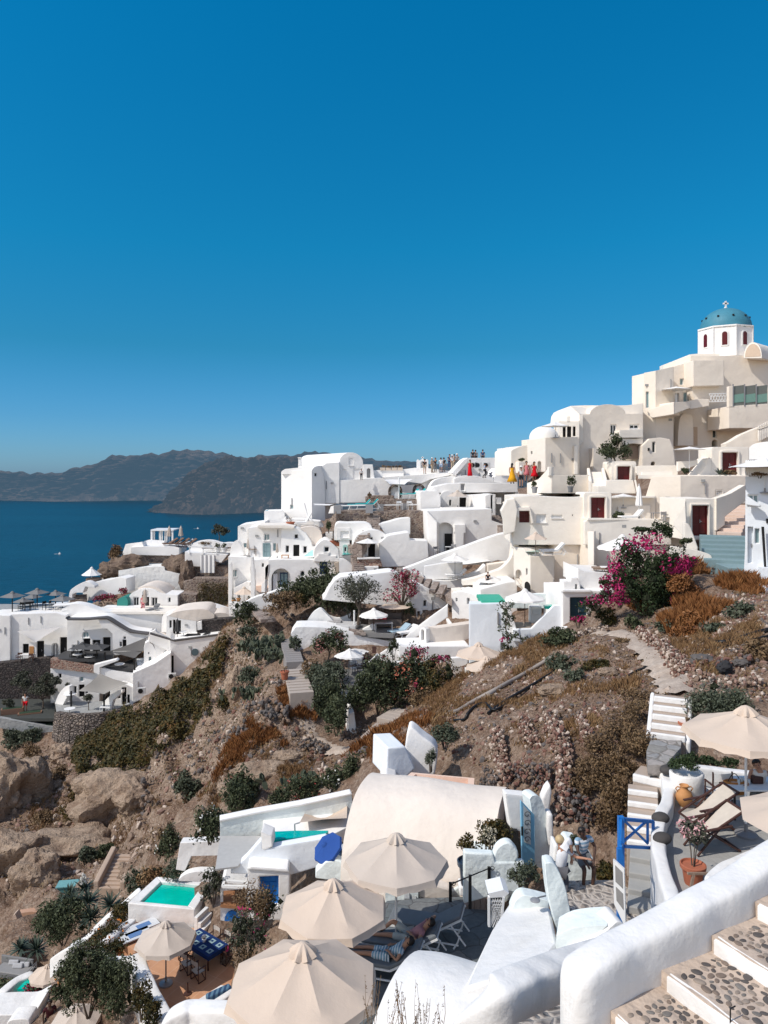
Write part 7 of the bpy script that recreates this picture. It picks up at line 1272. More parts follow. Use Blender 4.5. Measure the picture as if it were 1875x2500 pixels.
#================================================ hillside: stones, dry grass, ground cover, shrubs, walls, pipes
K.x0=K.y0=0;K.s=1
def plan(pts):return[(Bm(x,y).x,Bm(x,y).y)for x,y in pts]
def rnd_in(poly,n,rs):
 xs=[p[0]for p in poly];ys=[p[1]for p in poly];out=[];k=0
 while len(out)<n and k<n*60:
  k+=1;q=(rs.uniform(min(xs),max(xs)),rs.uniform(min(ys),max(ys)))
  if inpoly(q,poly):out.append(q)
 return out
ICO=None
def rockmesh(items,name,mats,label,seed,sub=1,kind='stuff'):
 """items: list of (location, size); angular stones in one object"""
 bm=bmesh.new();bmesh.ops.create_icosphere(bm,subdivisions=sub,radius=1);bv=np.array([v.co for v in bm.verts]);bf=[[v.index for v in f.verts]for f in bm.faces];bm.free()
 rs=np.random.RandomState(seed);V_=[];F_=[];M_=[];k=0
 for loc,s_ in items:
  q=bv*(1+rs.uniform(-.28,.28,(len(bv),1)))*rs.uniform(.6,1.2,3)*s_;a=rs.uniform(0,6.28);c_,s2=cos(a),sin(a);q=q@np.array([[c_,-s2,0],[s2,c_,0],[0,0,1]]).T+np.array(loc);V_.append(q);F_+=[[i+k for i in f]for f in bf];M_+=[rs.randint(len(mats))]*len(bf);k+=len(bv)
 me=bpy.data.meshes.new(name);me.from_pydata(np.concatenate(V_).tolist(),[],F_)
 for m in mats:me.materials.append(m)
 me.polygons.foreach_set('material_index',M_);o=bpy.data.objects.new(name,me);col.objects.link(o);return tag(o,label,kind=kind)
ROCKS=[flat('stone_pale',(.50,.41,.34),.95,0,.25,4),flat('stone_tan',(.22,.155,.115),.95,0,.3,4),flat('stone_red',(.17,.085,.065),.95,0,.3,4),flat('stone_grey',(.12,.105,.10),.95,0,.3,4),flat('stone_rose',(.25,.155,.12),.95,0,.3,4)]
ROCKL=[ROCKS[0],ROCKS[1],ROCKS[4],TUFF]
ROCKG=[flat('lava_grey',(.11,.10,.095),.95,0,.3,4),ROCKS[3],ROCKS[1]]
rs=np.random.RandomState(77)
A_right=plan([(930,1800),(1000,1700),(1080,1640),(1180,1600),(1420,1550),(1600,1600),(1640,1700),(1560,1760),(1540,1880),(1400,1900),(1300,2010),(1230,1900),(1080,1860)])
A_crest=plan([(1520,1540),(1640,1500),(1874,1440),(1874,1720),(1720,1690),(1660,1680),(1620,1600)])
A_mid=plan([(560,1540),(640,1520),(640,1640),(760,1760),(900,1830),(980,1760),(950,1880),(760,1900),(640,1900),(560,1960),(440,1960),(330,1880),(420,1740),(520,1640)])
A_left=plan([(0,1900),(120,1820),(250,1880),(420,1900),(420,2080),(300,2200),(100,2180),(0,2140)])
def rocks(poly,n,lo,hi,pw,mats,name,label,seed,sub=1):
 it=[]
 for x,y in rnd_in(poly,n,rs):
  s_=lo+(hi-lo)*rs.rand()**pw;it.append(((x,y,GH(x,y)+s_*.15),s_))
 return rockmesh(it,name,mats,label,seed,sub)
rocks(A_right,8500,.018,.13,4,ROCKS,'loose_stones','loose stones strewn over the right hillside',1)
rocks(A_crest,6500,.02,.13,4,ROCKS,'rubble','reddish rubble along the hill path',2)
rocks(A_mid,6500,.03,.22,5,ROCKS+ROCKG[:1],'loose_stones','loose stones over the middle slope',3)
rocks(A_left,1800,.05,.30,5,ROCKL,'loose_stones','pale stones over the lower left slope',4)
def At(pts,h,thick,label,mats,size=.16,seed=1,dens=1.0,name='dry_stone_wall'):
 h*=.8;thick*=.7;size*=.8
 c=Av([(Bm(x,y).x,Bm(x,y).y,0)for x,y in pts],8);L=sum((b-a).length for a,b in zip(c[:-1],c[1:]));it=[];r_=np.random.RandomState(seed);n=int(L*h*thick*.9/(size**3*4)*dens*.45)
 for _ in range(n):
  i=r_.randint(len(c)-1);p=c[i].lerp(c[i+1],r_.rand());t=(c[i+1]-c[i]).normalized();s_=V((t.y,-t.x,0));z=r_.rand();q=p+s_*thick*(r_.rand()-.5)*(1-.4*z);it.append(((q.x,q.y,GH(p.x,p.y)-.1+z*h),size*r_.uniform(.6,1.35)))
 o=rockmesh(it,name,mats,label,seed,1,None);o['category']='wall';return o
use(1180,1700,695)
RR=[ROCKS[2],ROCKS[4],ROCKS[1],ROCKS[0]]
At([(85,280),(95,360),(110,450),(130,540)],1.0,.8,'ruined rose stone wall left of the four on the slope',RR,.075,11);At([(225,160),(260,230),(300,300)],.7,.7,'short ruined stone wall high on the slope',RR,.075,12);At([(390,170),(420,260),(470,360),(480,470),(470,600),(480,740)],.95,.9,'long ruined stone wall running down to the seated man',RR,.08,13);At([(560,160),(590,230),(620,290)],.7,.6,'short ruined stone wall right on the slope',RR,.075,14)
At([(130,500),(230,500),(330,510),(400,500)],.9,.9,'dry stone terrace wall between the ruined walls',[ROCKS[3],ROCKS[2],ROCKS[1]],.08,15);At([(490,660),(540,700),(600,720),(640,760)],1.0,.9,'dark rubble bank behind the seated man',[ROCKS[3],ROCKS[2],ROCKG[0]],.085,16);At([(0,540),(40,540),(80,560)],.8,.8,'dark stone bank behind the vaulted roof',ROCKG,.085,17)
use(1200,1200,675)
At([(890,860),(960,920),(1050,980),(1120,1040),(1150,1110)],.7,1.1,'reddish rubble kerb along the right side of the hill path',RR,.08,18);At([(1230,1050),(1330,1070),(1440,1060),(1560,1040)],.6,1.0,'layered dry stone bank right of the path',[ROCKS[1],ROCKS[2],ROCKS[3]],.10,19);At([(1220,1110),(1360,1160),(1480,1180),(1600,1160)],.5,1.0,'lower layered stone bank right of the path',[ROCKS[0],ROCKS[1],ROCKS[4]],.10,20);At([(440,905),(520,880),(600,858),(700,845)],.6,.6,'low stone kerb at the top of the slope',[ROCKS[1],ROCKS[0]],.08,21)
Af(Bm(1398,1100)+V((0,0,.25)),(.24,.2,.22),flat('black_lava',(.03,.03,.033),.9),'black lava boulder on the stony bank',31);Af(Bm(1500,1050)+V((0,0,.15)),(.28,.2,.13),ROCKG[0],'flat grey stone on the bank right of the black boulder',32);Af(Bm(1270,1035)+V((0,0,.15)),(.4,.3,.2),ROCKG[0],'dark stone on the bank near the path',33);Af(Bm(700,1095)+V((0,0,.1)),(.4,.3,.16),TUFF,'big pale slab on the slope',34);Af(Bm(370,1210)+V((0,0,.1)),(.6,.4,.25),TUFF,'pale boulder near the black pipes',35)
use(560,1380,700)
At([(120,840),(200,850),(290,870),(340,880)],.9,1.6,'grey rubble retaining wall left of the dirt path',ROCKG,.2,22);At([(400,1090),(470,1060),(540,1080),(560,1100)],.9,1.3,'grey rubble wall under the path bend',ROCKG,.12,23);At([(640,1010),(700,1000),(760,980),(800,960)],.7,.9,'dark rubble between the hedge and rough steps',ROCKG,.10,24);At([(20,970),(60,1000),(100,990)],.8,1.4,'dark rubble patch on the middle slope',ROCKG,.2,25);At([(310,290),(380,310),(450,320)],.8,.8,'stone bank below the dark garden trees',[ROCKS[1],ROCKS[3]],.2,26)
def outcrop(px,py,R3,seed,label,dent=None,mat=TUFF,up=.2):
 K.x0=K.y0=0;K.s=1;g_=Bm(px,py);R3=tuple(q*(.85 if dent else .62)for q in R3);o=Af(g_+V((0,0,R3[2]*up)),R3,mat,label,seed,'rock_outcrop',None,rough=.5,sub=5,dent=dent);del o['label'];tag(o,label,kind='structure')
for a in((580,1690,(1.5,1.8,2.3),41,'pale tuff outcrop beside the prickly pear'),(20,1960,(3.2,2.6,3.4),42,'pale tuff pillar at the left edge',(.9,-.5,-.2,.6,.4)),(290,1985,(3.6,2.4,2.6),43,'overhanging tuff rock above the cave',(.25,-.9,-.3,.55,.6)),(250,1930,(3,2.2,1.8),44,'tuff shelf above the cave'),(330,1960,(2.2,2,2.0),45,'tuff rock right of the cave'),(160,2090,(4.0,2.4,1.5),46,'smooth tuff ledge below the cave',(.1,-.9,-.35,.6,.5)),(30,2130,(2.6,2.0,2.4),47,'hollowed tuff rock at the lower left edge',(.3,-.9,-.1,.6,.6)),(90,2150,(2.2,1.8,2.2),48,'tuff rib with rubble beside it'),(640,1890,(2.6,1.2,.9),49,'bare pale slab in the middle slope'),(590,1930,(2.0,1.0,.8),50,'bare pale ridge above the dark bush'),(700,1850,(1.5,.8,.5),51,'bare pale slab below the path'),(150,1850,(1.8,1.4,1.6),52,'tuff knob under the curved stone wall'),(210,2040,(2.0,1.5,1.0),53,'tuff shelf left of the cave'),(130,1925,(1.3,1.1,1.0),54,'tuff rock under the brown bush')):outcrop(*a)
use(0,1700,640)
At([(150,900),(165,960),(180,1020),(210,1089)],1.2,1.2,'narrow rubble wall set into the tuff face',ROCKG+[ROCKS[2]],.22,27);At([(900,640),(920,700),(940,760)],1.6,1.2,'rubble pier right of the cave',[ROCKS[3],ROCKS[1]],.25,28)
Ax(Bm(690,1235)+V((0,0,.1)),Bm(800,1030)+V((0,0,.3)),2.0,9,flat('tuff_step',(.44,.33,.25),.95),'steps cut in pale tuff left of the green pool',drop=1.2,sides=flat('tuff_step_wall',(.42,.32,.25),.95),sidew=.3,sideh=.45)
h=Bg('tuff_retaining_wall','leaning pale wall right of the tuff steps','wall',Ch(935,48,0),980,1089);h.Bh(Ch(930,48,-20),[(932,850),(960,860),(1010,960),(1045,1040),(1040,1100),(930,1000)],-.5,0,Az('tuff_wall',(.45,.35,.28),(.35,.27,.2),.4,.6));h.done()
def tufts(poly,n,hgt0,mat,name,label,seed,blade=7,w_=.02,lean=.5):
 r_=np.random.RandomState(seed);vs=[];fs=[]
 pts=rnd_in(poly,n,r_);ff=fbm(np.array([p[0]for p in pts])*2,np.array([p[1]for p in pts])*2,seed,4,.3,.6)
 for(x,y),q_ in zip(pts,ff):
  if q_<-.05:continue
  z=GH(x,y)-.03;hgt=hgt0*(.55+q_)
  for _ in range(blade):
   a=r_.uniform(0,6.28);l=hgt*r_.uniform(.5,1.2);ln=l*lean*r_.uniform(.2,1.2);b=V((x+r_.normal()*.07,y+r_.normal()*.07,z));d=V((cos(a),sin(a),0));s_=V((-sin(a),cos(a),0))*w_;k=len(vs);vs+=[b-s_,b+s_,b+d*ln*.4+V((0,0,l*.65)),b+d*ln+V((0,0,l))];fs.append((k,k+1,k+2,k+3))
 return tag(MB().add(vs,fs).Ab(name,mat,Aa=0),label,kind='stuff')
def cover(poly,n,hgt,mat,name,label,seed,size=.1,patch=.25):
 r_=np.random.RandomState(seed);pts=rnd_in(poly,n,r_);X=np.array([p[0]for p in pts]);Y=np.array([p[1]for p in pts]);f=fbm(X*3,Y*3,seed,4,.25,.6);vs=[];fs=[]
 for(x,y),q in zip(pts,f):
  if q<-patch:continue
  hh=hgt*(.35+1.1*max(0,q+patch));p=V((x,y,GH(x,y)+hh*r_.rand()**.7));a=V(r_.normal(size=3));a=(a*.6+V((-.3,-.4,.7))).normalized();b=a.cross(V(r_.normal(size=3))).normalized();c=a.cross(b);s_=size*r_.uniform(.6,1.4);k=len(vs);vs+=[p-c*s_,p+b*s_*.5,p+c*s_,p-b*s_*.5];fs.append((k,k+1,k+2,k+3))
 return tag(MB().add(vs,fs).Ab(name,mat,Aa=0),label,kind='stuff')
K.x0=K.y0=0;K.s=1
vine=plan([(560,1560),(545,1640),(500,1700),(520,1760),(470,1800),(400,1840),(300,1930),(190,1920),(170,1860),(190,1800),(240,1790),(330,1760),(420,1700),(500,1610)])
cover(vine,36000,1.05,L_VINE,'ground_cover','turning green and rust creeper over the slope under the white houses',5,.13,.42)
cover(plan([(130,1960),(200,1900),(240,1950),(160,2020)]),1500,.5,L_VINE,'ground_cover','yellowing creeper low on the left slope',6,.11,.1)
RB=[((610,1760),(700,1720),(730,1790),(660,1830),(560,1900),(520,1910),(560,1820)),((830,1850),(900,1800),(1010,1740),(1060,1760),(960,1850),(880,1880)),((1530,1470),(1600,1420),(1740,1390),(1870,1450),(1760,1500),(1700,1560),(1640,1560),(1600,1500)),((680,1690),(750,1700),(770,1760),(690,1750))]
for i,q in enumerate(RB):tufts(plan(q),(2600,2200,7500,1200)[i],(.55,.5,.78,.5)[i],L_RUST,'dry_grass',['rust dry grass on the middle slope','rust dry grass above the white stepped wall','tall golden dry grass on the crest by the bougainvillea','rust dry grass beside the pale stair'][i],20+i,9,.022)
STR=[((1020,1700),(1200,1600),(1400,1560),(1560,1640),(1560,1760),(1400,1800),(1200,1800),(1060,1800)),((440,1900),(620,1800),(800,1860),(700,1930),(520,1990)),((60,1890),(200,1960),(330,1900),(430,1960),(300,2060),(60,2080)),((480,1560),(600,1560),(620,1700),(540,1760),(480,1700)),((1620,1560),(1860,1480),(1870,1640),(1720,1660))]
for i,q in enumerate(STR):tufts(plan(q),(7500,2600,1600,1300,2600)[i],.36,L_STRAW,'dry_grass',['sparse straw grass over the right hillside','straw grass above the pool wall','straw grass around the tuff rocks','straw grass on the slope top','sparse straw grass right of the hill path'][i],30+i,7,.018)
cover(A_right,12000,.22,L_DRY,'low_scrub','low brown scrub over the right hillside',40,.06,-.02)
cover(A_mid,12000,.30,L_DRY,'low_scrub','low brown scrub over the middle slope',41,.08,0)
cover(A_mid,6000,.4,L_VINE,'low_scrub','olive scrub patches on the middle slope',42,.09,-.1)
cover(A_left,7000,.4,L_DRY,'low_scrub','brown scrub between the tuff rocks',43,.10,0)
cover(A_crest,5000,.25,L_DRY,'low_scrub','brown scrub right of the hill path',44,.06,0)
def Cf(lst,grp=None,seed0=300,size=.085):
 for i,(px,py,r3,m,lb,n)in enumerate(lst):
  g_=Bm(px,py);Ah(g_-V((0,0,.15)),r3,m,lb,n=n,size=size*(1 if g_.y>28 else .62),seed=seed0+i,Bu=grp,Bw=22,low=-.6)
use(1180,1700,695)
Cf([(900,150,(1.4,1.0,.8),L_DRY,'brown dry shrub highest in the strip by the white stair',1500),(800,240,(1.3,1.0,.9),L_DRY,'brown dry shrub, second in the strip by the white stair',1500),(880,340,(1.4,1.0,1.0),L_DRY,'brown dry shrub beside the slate path',1700),(700,350,(1.2,.9,.8),L_DRY,'brown dry shrub left of the one beside the slate path',1300),(620,470,(1.2,.9,.8),L_DRY,'brown dry shrub left in the middle of the strip',1300),(760,480,(1.3,.9,1.0),L_DRY,'brown dry shrub in the middle of the strip',1500),(700,600,(1.3,.9,1.1),L_DRY,'brown dry shrub above the rubble bank',1500),(790,650,(1.0,.8,1.1),L_DRY,'brown dry shrub beside the white-edged steps',1200),(720,760,(.9,.7,1.1),L_DRY,'brown dry shrub behind the striped shirt',1200),(560,560,(.9,.7,.6),L_DRY,'small brown dry shrub beside the long ruined wall',800)],'dry shrubs beside the white stairs',300,.09)
Cf([(730,1070,(.62,.5,.62),L_VINE,'olive-brown bush at the foot of the man\'s wall',1300)],None,315)
use(1180,1700,695);Ah(P(1370,150,24),(2.1,1.4,1.15),L_GREY,'big grey-green bush behind the beige parasol',n=4200,size=.055,seed=320,Bw=34,low=-.5)
for i,(px,py,lb)in enumerate(((1230,400,'low green plant behind the white terrace wall, left'),(1320,410,'low green plant behind the white terrace wall, middle'),(1440,420,'low green plant behind the white terrace wall, right'))):Ah(P(px,py+10,21.8),(.6,.4,.35),L_GREEN,lb,n=700,size=.045,seed=322+i)
use(1200,1200,675)
Cf([(400,920,(1.9,1.4,1.1),Aw,'dark green bush at the top left of the stony slope',1900),(1060,830,(1.3,1.0,.6),L_GREY,'grey-green low shrub left under the golden grass',900),(1330,850,(1.5,1.0,.6),L_GREY,'grey-green low shrub in the middle under the golden grass',900),(1520,740,(1.7,1.0,.7),L_GREY,'grey-green low shrub right under the golden grass',1000),(1170,870,(1.4,.8,.55),L_RUST,'rust dry bush beside the rubble kerb',900),(1230,790,(1.6,1.0,.7),L_RUST,'rust dry bush in the golden grass',1000),(690,790,(1.4,.9,.9),L_VINE,'yellow-green bush left under the bougainvillea',1200),(850,830,(.9,.7,.9),Aw,'dark bush at the foot of the bougainvillea',800),(1610,1000,(1.2,.9,.8),L_DRY,'brown bush at the right edge of the stony bank',1000),(430,1070,(1.6,1.1,.9),L_GREY,'thin grey shrub on the slope near the pipe',800),(500,1130,(1.0,.8,.7),L_GREY,'second thin grey shrub on the slope',500),(870,1260,(1.2,.9,.6),L_DRY,'low rust shrub near the white stair',800),(780,900,(.8,.6,.3),L_DRY,'tiny dry shrub at the path edge',350),(640,1060,(1.5,.9,.5),L_VINE,'low yellowing shrub in the middle of the slope',700)],None,330,.09)
bg=Bm(900,800);t=Ah(P(930,800,42),(2.7,1.7,3.0),L_GREEN,'huge magenta bougainvillea bush crowning the hill',n=8000,size=.08,full=1,seed=360,Bw=44,cr=.30,low=-.7,stems=16,Bv=L_MAG,nf=1900,Ck=.10,name='bougainvillea',cat='bush');
for i,(px,py,Y,r3,m,lb,n)in enumerate(((1010,300,42,(1.4,.8,1.0),L_GREEN,'upright leafy shoots on top of the bougainvillea',900),(900,250,42.2,(.9,.5,.35),L_GREEN,'arching leafy branch left on top of the bougainvillea',280),(680,560,41.5,(.9,.5,.25),L_GREEN,'arching leafy branch on the left side of the bougainvillea',300),(770,690,41,(1.1,.7,.6),L_MAG,'bright magenta bloom mass on the lower left of the bougainvillea',900),(1190,480,41.5,(.9,.6,.8),L_MAG,'magenta bloom mass on the right shoulder of the bougainvillea',600),(630,700,41.5,(1.5,.8,.7),L_MAG,'magenta blooms trailing towards the teal door',480),(520,810,42.5,(.9,.6,.6),L_MAG,'magenta blooms beside the teal door',420),(1040,470,40.8,(1.3,.5,.8),L_GREEN,'leafy mass in the middle of the bougainvillea',500),(1150,640,40.5,(1.5,1.0,1.2),L_RUST,'golden dry shrub leaning on the bougainvillea',1700),(590,740,41.8,(1.3,.8,.8),Aw,'dark leaves under the trailing blooms',700),(1160,330,43,(.8,.5,.5),Aw,'dark shrub right of the bougainvillea top',400),(690,650,41.8,(.8,.5,.5),L_GREY,'pale leaves among the trailing blooms',300))):Ah(P(px,py,Y),r3,m,lb,n=n,size=.09,seed=370+i,Bw=16,stems=6)
use(0,1700,640)
Cf([(200,470,(2.6,1.8,2.2),L_DRY,'large brown bush left of the creeper slope',2200),(390,520,(1.6,1.2,1.2),L_DRY,'brown bush right of the large one',1100),(270,790,(1.6,1.2,.8),L_DRY,'rust bush above the tuff ledge',900),(600,960,(1.8,1.2,1.0),L_DRY,'dry reddish bush on the tuff below the cave',1100),(1190,660,(2.0,1.5,1.9),L_GREY,'grey-green shrub in the slope hollow',1700),(1530,700,(1.7,1.3,1.9),Aw,'dark green shrub left above the pool wall',1700),(60,330,(3.0,2.0,1.8),L_GREY,'grey scrub below the garden wall at the left edge',1600),(30,520,(2.2,1.8,2.2),Aw,'dark green bush at the left edge',1300),(200,280,(2.4,1.5,1.2),L_GREY,'grey scrub under the curved stone wall',1200),(500,590,(1.3,1.0,.8),L_VINE,'yellow-green bush above the pale shelf',800),(1420,80,(1.6,1.2,1.2),L_VINE,'green bush at the top of the middle slope',900),(1050,930,(.9,.7,.9),L_DRY,'rust bush right of the tuff steps',600),(660,1000,(1.4,1.0,.8),Aw,'dark bush left of the tuff steps',800),(550,1040,(1.3,1.0,1.0),L_GREY,'grey-leaved bush beside the tuff steps',700)],None,400,.12)
use(1200,1200,675)
def Ca(pts,r,mat,label,lift=.1):
 c=[Bm(x,y)+V((0,0,lift))for x,y in pts];t=Bc('pipe',label,'pipe',c[0]);MB().tube(Av(c,5),r,8).Ab('tube',mat,t,Aa=60);return t
Ca([(-20,1235),(100,1160),(230,1085),(370,1000)],.10,flat('grey_pipe',(.30,.26,.23)),'long straight grey pipe lying down the slope');Ca([(-20,1345),(80,1270),(200,1200),(380,1090)],.07,Be,'black hose below the grey pipe');Ca([(1310,900),(1350,920),(1450,905),(1560,870),(1670,840)],.10,Be,'thick black pipe curving at the right of the crest');Ca([(1270,970),(1360,955),(1500,920),(1660,880)],.05,Be,'thin black hose below the thick pipe');Ca([(820,1120),(880,1085),(950,1065)],.05,Be,'short black hose on the stony slope');Ca([(1130,1050),(1160,990),(1170,930)],.05,WOODD,'dark stick leaning by the rubble kerb')
use(560,1380,700);Ca([(1300,860),(1330,850),(1430,790),(1560,720),(1659,665)],.10,flat('grey_pipe',(.30,.26,.23)),'grey pipe continuing to the twin parasol wall');Ca([(1300,910),(1360,905),(1380,870),(1420,830),(1480,810),(1540,850),(1659,770)],.06,Be,'tangled black hose at the foot of the slope')
#================================================ foreground: stair, rounded walls, terraces
def q3(p):return P(*p)if not isinstance(p,V)else p
def Bi(mb,pts,thick,height,n=6,amp=.02,seed=1,cap=.7,flatp=None):
 """hand-built wall with a soft rounded top along picture points (x,y,Y of the top centre line)"""
 c=Av([q3(p)for p in pts],n);T=thick/2
 prof=[(-T,-height),(-T,-height*.4),(-T,-.2),(-T,-.11),(-T*.93,-.04),(-T*.74,-.006),(0,0),(T*.74,-.006),(T*.93,-.04),(T,-.11),(T,-.2),(T,-height*.4),(T,-height)];m=len(prof);rs=np.random.RandomState(seed);ph=rs.uniform(0,6,6)
 c=[c[0]+(c[0]-c[1]).normalized()*T*cap]+c+[c[-1]+(c[-1]-c[-2]).normalized()*T*cap];vs=[]
 for i,p in enumerate(c):
  t=c[min(i+1,len(c)-1)]-c[max(i-1,0)];t.z=0;t=t.normalized();s_=V((t.y,-t.x,0));e=i in(0,len(c)-1)
  for a,h in prof:
   k=.55 if e else 1;w_=amp*(sin(i*1.1+ph[0]+h*3)+sin(i*.6+a*9+ph[1]))*.5;vs.append(p+s_*(a*k+w_)+V((0,0,h-(.07 if e and h>-.3 else 0)+w_*.7*(h>-height*.6))))
 fs=[(i*m+k,(i+1)*m+k,(i+1)*m+k+1,i*m+k+1)for i in range(len(c)-1)for k in range(m-1)]
 fs+=[tuple(range(m)),tuple(range((len(c)-1)*m+m-1,(len(c)-1)*m-1,-1))];return mb.add(vs,fs)
def Ai(label,pts,thick,height,mat=None,**kw):
 t=Bc('garden_wall',label,'wall',q3(pts[0]));Bi(MB(),pts,thick,height,**kw).Ab('plaster',mat or An,t,Aa=60,sub=1,Ay=1);return t
PEB=[flat('pebble_grey',(.17,.155,.14),.8,0,.3,16),flat('pebble_dark',(.085,.075,.07),.75,0,.3,16),flat('pebble_warm',(.27,.22,.18),.8,0,.3,16),flat('pebble_brown',(.19,.145,.115),.8,0,.3,16)]
MORT=Az('stair_mortar',(.52,.42,.34),(.40,.31,.25),.5,.5,big=3)
d_=V((.88,.475,0));e_=V((.475,-.88,0));S1=V((2.48,6.5,-4.36));RUN,RIS=.62,.14
st_=Bc('cobbled_stair','near cobbled stair with white risers climbing right beside the thick wall','stairs',S1)
rs=np.random.RandomState(5);bmi=bmesh.new();bmesh.ops.create_icosphere(bmi,subdivisions=2,radius=1);IV=np.array([v.co for v in bmi.verts]);IF=[[v.index for v in f.verts]for f in bmi.faces];bmi.free()
for k in range(-3,4):
 o=S1+d_*RUN*k;z=S1.z+RIS*k;W=2.6;c4=[o+e_*-.1,o+d_*(RUN+.02)+e_*-.1,o+d_*(RUN+.02)+e_*W,o+e_*W];mb=MB();mb.hexa([V((q.x,q.y,z-1.2))for q in c4],[V((q.x,q.y,z))for q in c4]);sp_=mb.Ab('step',MORT,st_,Aa=0)
 r_=MB();n_=14;fr_=[o+e_*(W*i/n_)-d_*(.018+.01*sin(i*1.7+k))for i in range(n_+1)];r_.add([V((q.x,q.y,z-RIS-.02))for q in fr_]+[V((q.x,q.y,z-.012+.006*sin(i*2.3)))for i,q in enumerate(fr_)]+[V((q.x,q.y,z+.004))+d_*(.05+.02*sin(i*1.3+k*2))for i,q in enumerate(fr_)],[(i+1,i,n_+1+i,n_+2+i)for i in range(n_)]+[(n_+2+i,n_+1+i,2*n_+2+i,2*n_+3+i)for i in range(n_)]);r_.Ab('riser_paint',An,sp_,Aa=70)
 put=[];tries=0;vs=[];fs=[];mi=[]
 while tries<4200:
  tries+=1;a,b=rs.uniform(.10,RUN-.03),rs.uniform(.05,W-.05);r=rs.uniform(.018,.046)
  if any((a-p)**2+(b-q)**2<(1.06*(r+s_))**2 for p,q,s_ in put):continue
  put.append((a,b,r));c=o+d_*a+e_*b;an=rs.uniform(0,3.14);q=IV*np.array([r*1.25,r*rs.uniform(.75,.95),r*.26])*(1+.07*np.sin(IV[:,[1]]*4+IV[:,[0]]*3+a*50));q=q@np.array([[cos(an),-sin(an),0],[sin(an),cos(an),0],[0,0,1]]).T+np.array([c.x,c.y,z+.002]);kk=len(vs);vs+=[V(x)for x in q.tolist()];fs+=[[i+kk for i in f]for f in IF];mi+=[rs.randint(4)]*len(IF)
 pb=MB();pb.v=vs;pb.f=fs;pb.m=mi;tag(pb.Ab('pebbles',PEB,sp_,Aa=180),kind='stuff')
for k,s_ in((0,.62),(2,.55)):
 q=S1+d_*RUN*k+e_*s_+V((0,0,RIS*k));hk=MB();hk.tube([q-d_*.01-V((0,0,.02)),q-d_*.01+V((0,0,.10)),q+d_*.05+V((0,0,.10))],.006,6);hk.Ab('metal_hook',Be,st_)
tp=[]
for i in range(14):
 t=-.84+i*.36;tp.append(S1+d_*t-e_*(.235+.02*sin(i))+V((0,0,.325+.128*t+.012*sin(i*1.9))))
Ai('thick rounded white wall bordering the near cobbled stair',tp,.35,2.4,An,n=4,amp=.014,seed=3)
use(1200,2060,675)
Ai('lower curved white wall running behind the thick stair wall',[(-180,1010,8.4),(0,850,8.2),(150,770,8.4),(300,712,8.7),(430,668,9),(620,610,9.4),(830,545,10),(1000,500,10.6)],.42,2.4,An,amp=.02,seed=8)
mb=MB();mb.Bt([PZ(60,1120,-5.7),PZ(460,1130,-5.7),PZ(700,760,-6.2),PZ(420,960,-5.9)],(0,0,-.3));tag(mb.Ab('cobbled_lane',COBBLE,Aa=0,Ay=1),'shadowed dark cobbled lane between the two near walls',kind='structure')
use(540,2020,700)
t=Bc('vaulted_roof_house','near white barrel vault rising at the bottom centre','house',P(1110,700,11));A0=P(1105,702,11.0)-V((.14,0,.24));ax=V((.9,-.436,0));nr=V((-.436,-.9,0));mb=MB();Rv=1.75
def vp(u,v):
 a=-.2+v*(pi+.4);L_=-.05+u*3.4;dome=.10*(1-min(1,u*8))**2;p=A0+ax*L_+nr*Rv*cos(a)*(1-dome)+V((0,0,-Rv*1.05*(1-dome)+Rv*1.05*sin(a)*(1-dome)*1));return p+V((0,0,dome*-.2+.012*sin(u*11+v*9)))
mb.grid(vp,24,30);ends=[vp(0,j/30)for j in range(31)];mb.face(ends);o=mb.Ab('vault',An,t,Aa=50,Ay=1)
MB().hexa([A0-ax*.0+nr*Rv-V((0,0,6)),A0+ax*3.4+nr*Rv-V((0,0,6)),A0+ax*3.4-nr*Rv-V((0,0,6)),A0-nr*Rv-V((0,0,6))],[A0+nr*Rv-V((0,0,Rv+.15)),A0+ax*3.4+nr*Rv-V((0,0,Rv+.15)),A0+ax*3.4-nr*Rv-V((0,0,Rv+.15)),A0-nr*Rv-V((0,0,Rv+.15))]).Ab('wall',An,t,Aa=0)
use(1200,2060,675)
h=Bg('sloped_roof_house','white house with sloping roof, shower head and rounded tower wall','house',Ch(200,12,0),200,800);mb=h.mb(An)
top=[P(110,345,13),P(355,378,12.6),P(400,608,11.2),P(330,690,10.6),P(30,800,10.3),P(-170,870,10.4),P(0,520,12.2)];mb.Bt(top,(0,0,-4))
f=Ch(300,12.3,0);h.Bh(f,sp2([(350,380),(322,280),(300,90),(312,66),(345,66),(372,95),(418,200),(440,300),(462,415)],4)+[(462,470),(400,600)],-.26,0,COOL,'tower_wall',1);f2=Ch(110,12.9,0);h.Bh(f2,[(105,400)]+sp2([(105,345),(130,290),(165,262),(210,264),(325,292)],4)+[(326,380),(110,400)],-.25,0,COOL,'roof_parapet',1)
fa=Ch(410,11.6,-18);h.Bh(fa,[(398,640)]+sp2([(406,440),(480,402),(560,386),(650,378),(700,378)],3)+[(560,500),(400,625)],-.5,0,COOL,'stair_block',1);fb=Ch(700,11.3,10);h.Bh(fb,[(400,625)]+sp2([(400,615),(560,480),(660,385),(690,374),(715,388),(724,410)],4)+[(727,640),(560,700),(330,760)],-.4,0,An,'stair_block',1);h.done(bev=.06)
t=Bc('shower','chrome shower head on an arm at the sloped roof','shower',P(265,345,12.4));MB().tube([P(325,312,12.6),P(290,320,12.5),P(262,330,12.4)],.012,6).Ab('arm',Bf,t);MB().lathe([(.03,.04),(.085,.01),(.085,0),(0,-.005)],P(262,340,12.4),16).Ab('head',Bf,t)
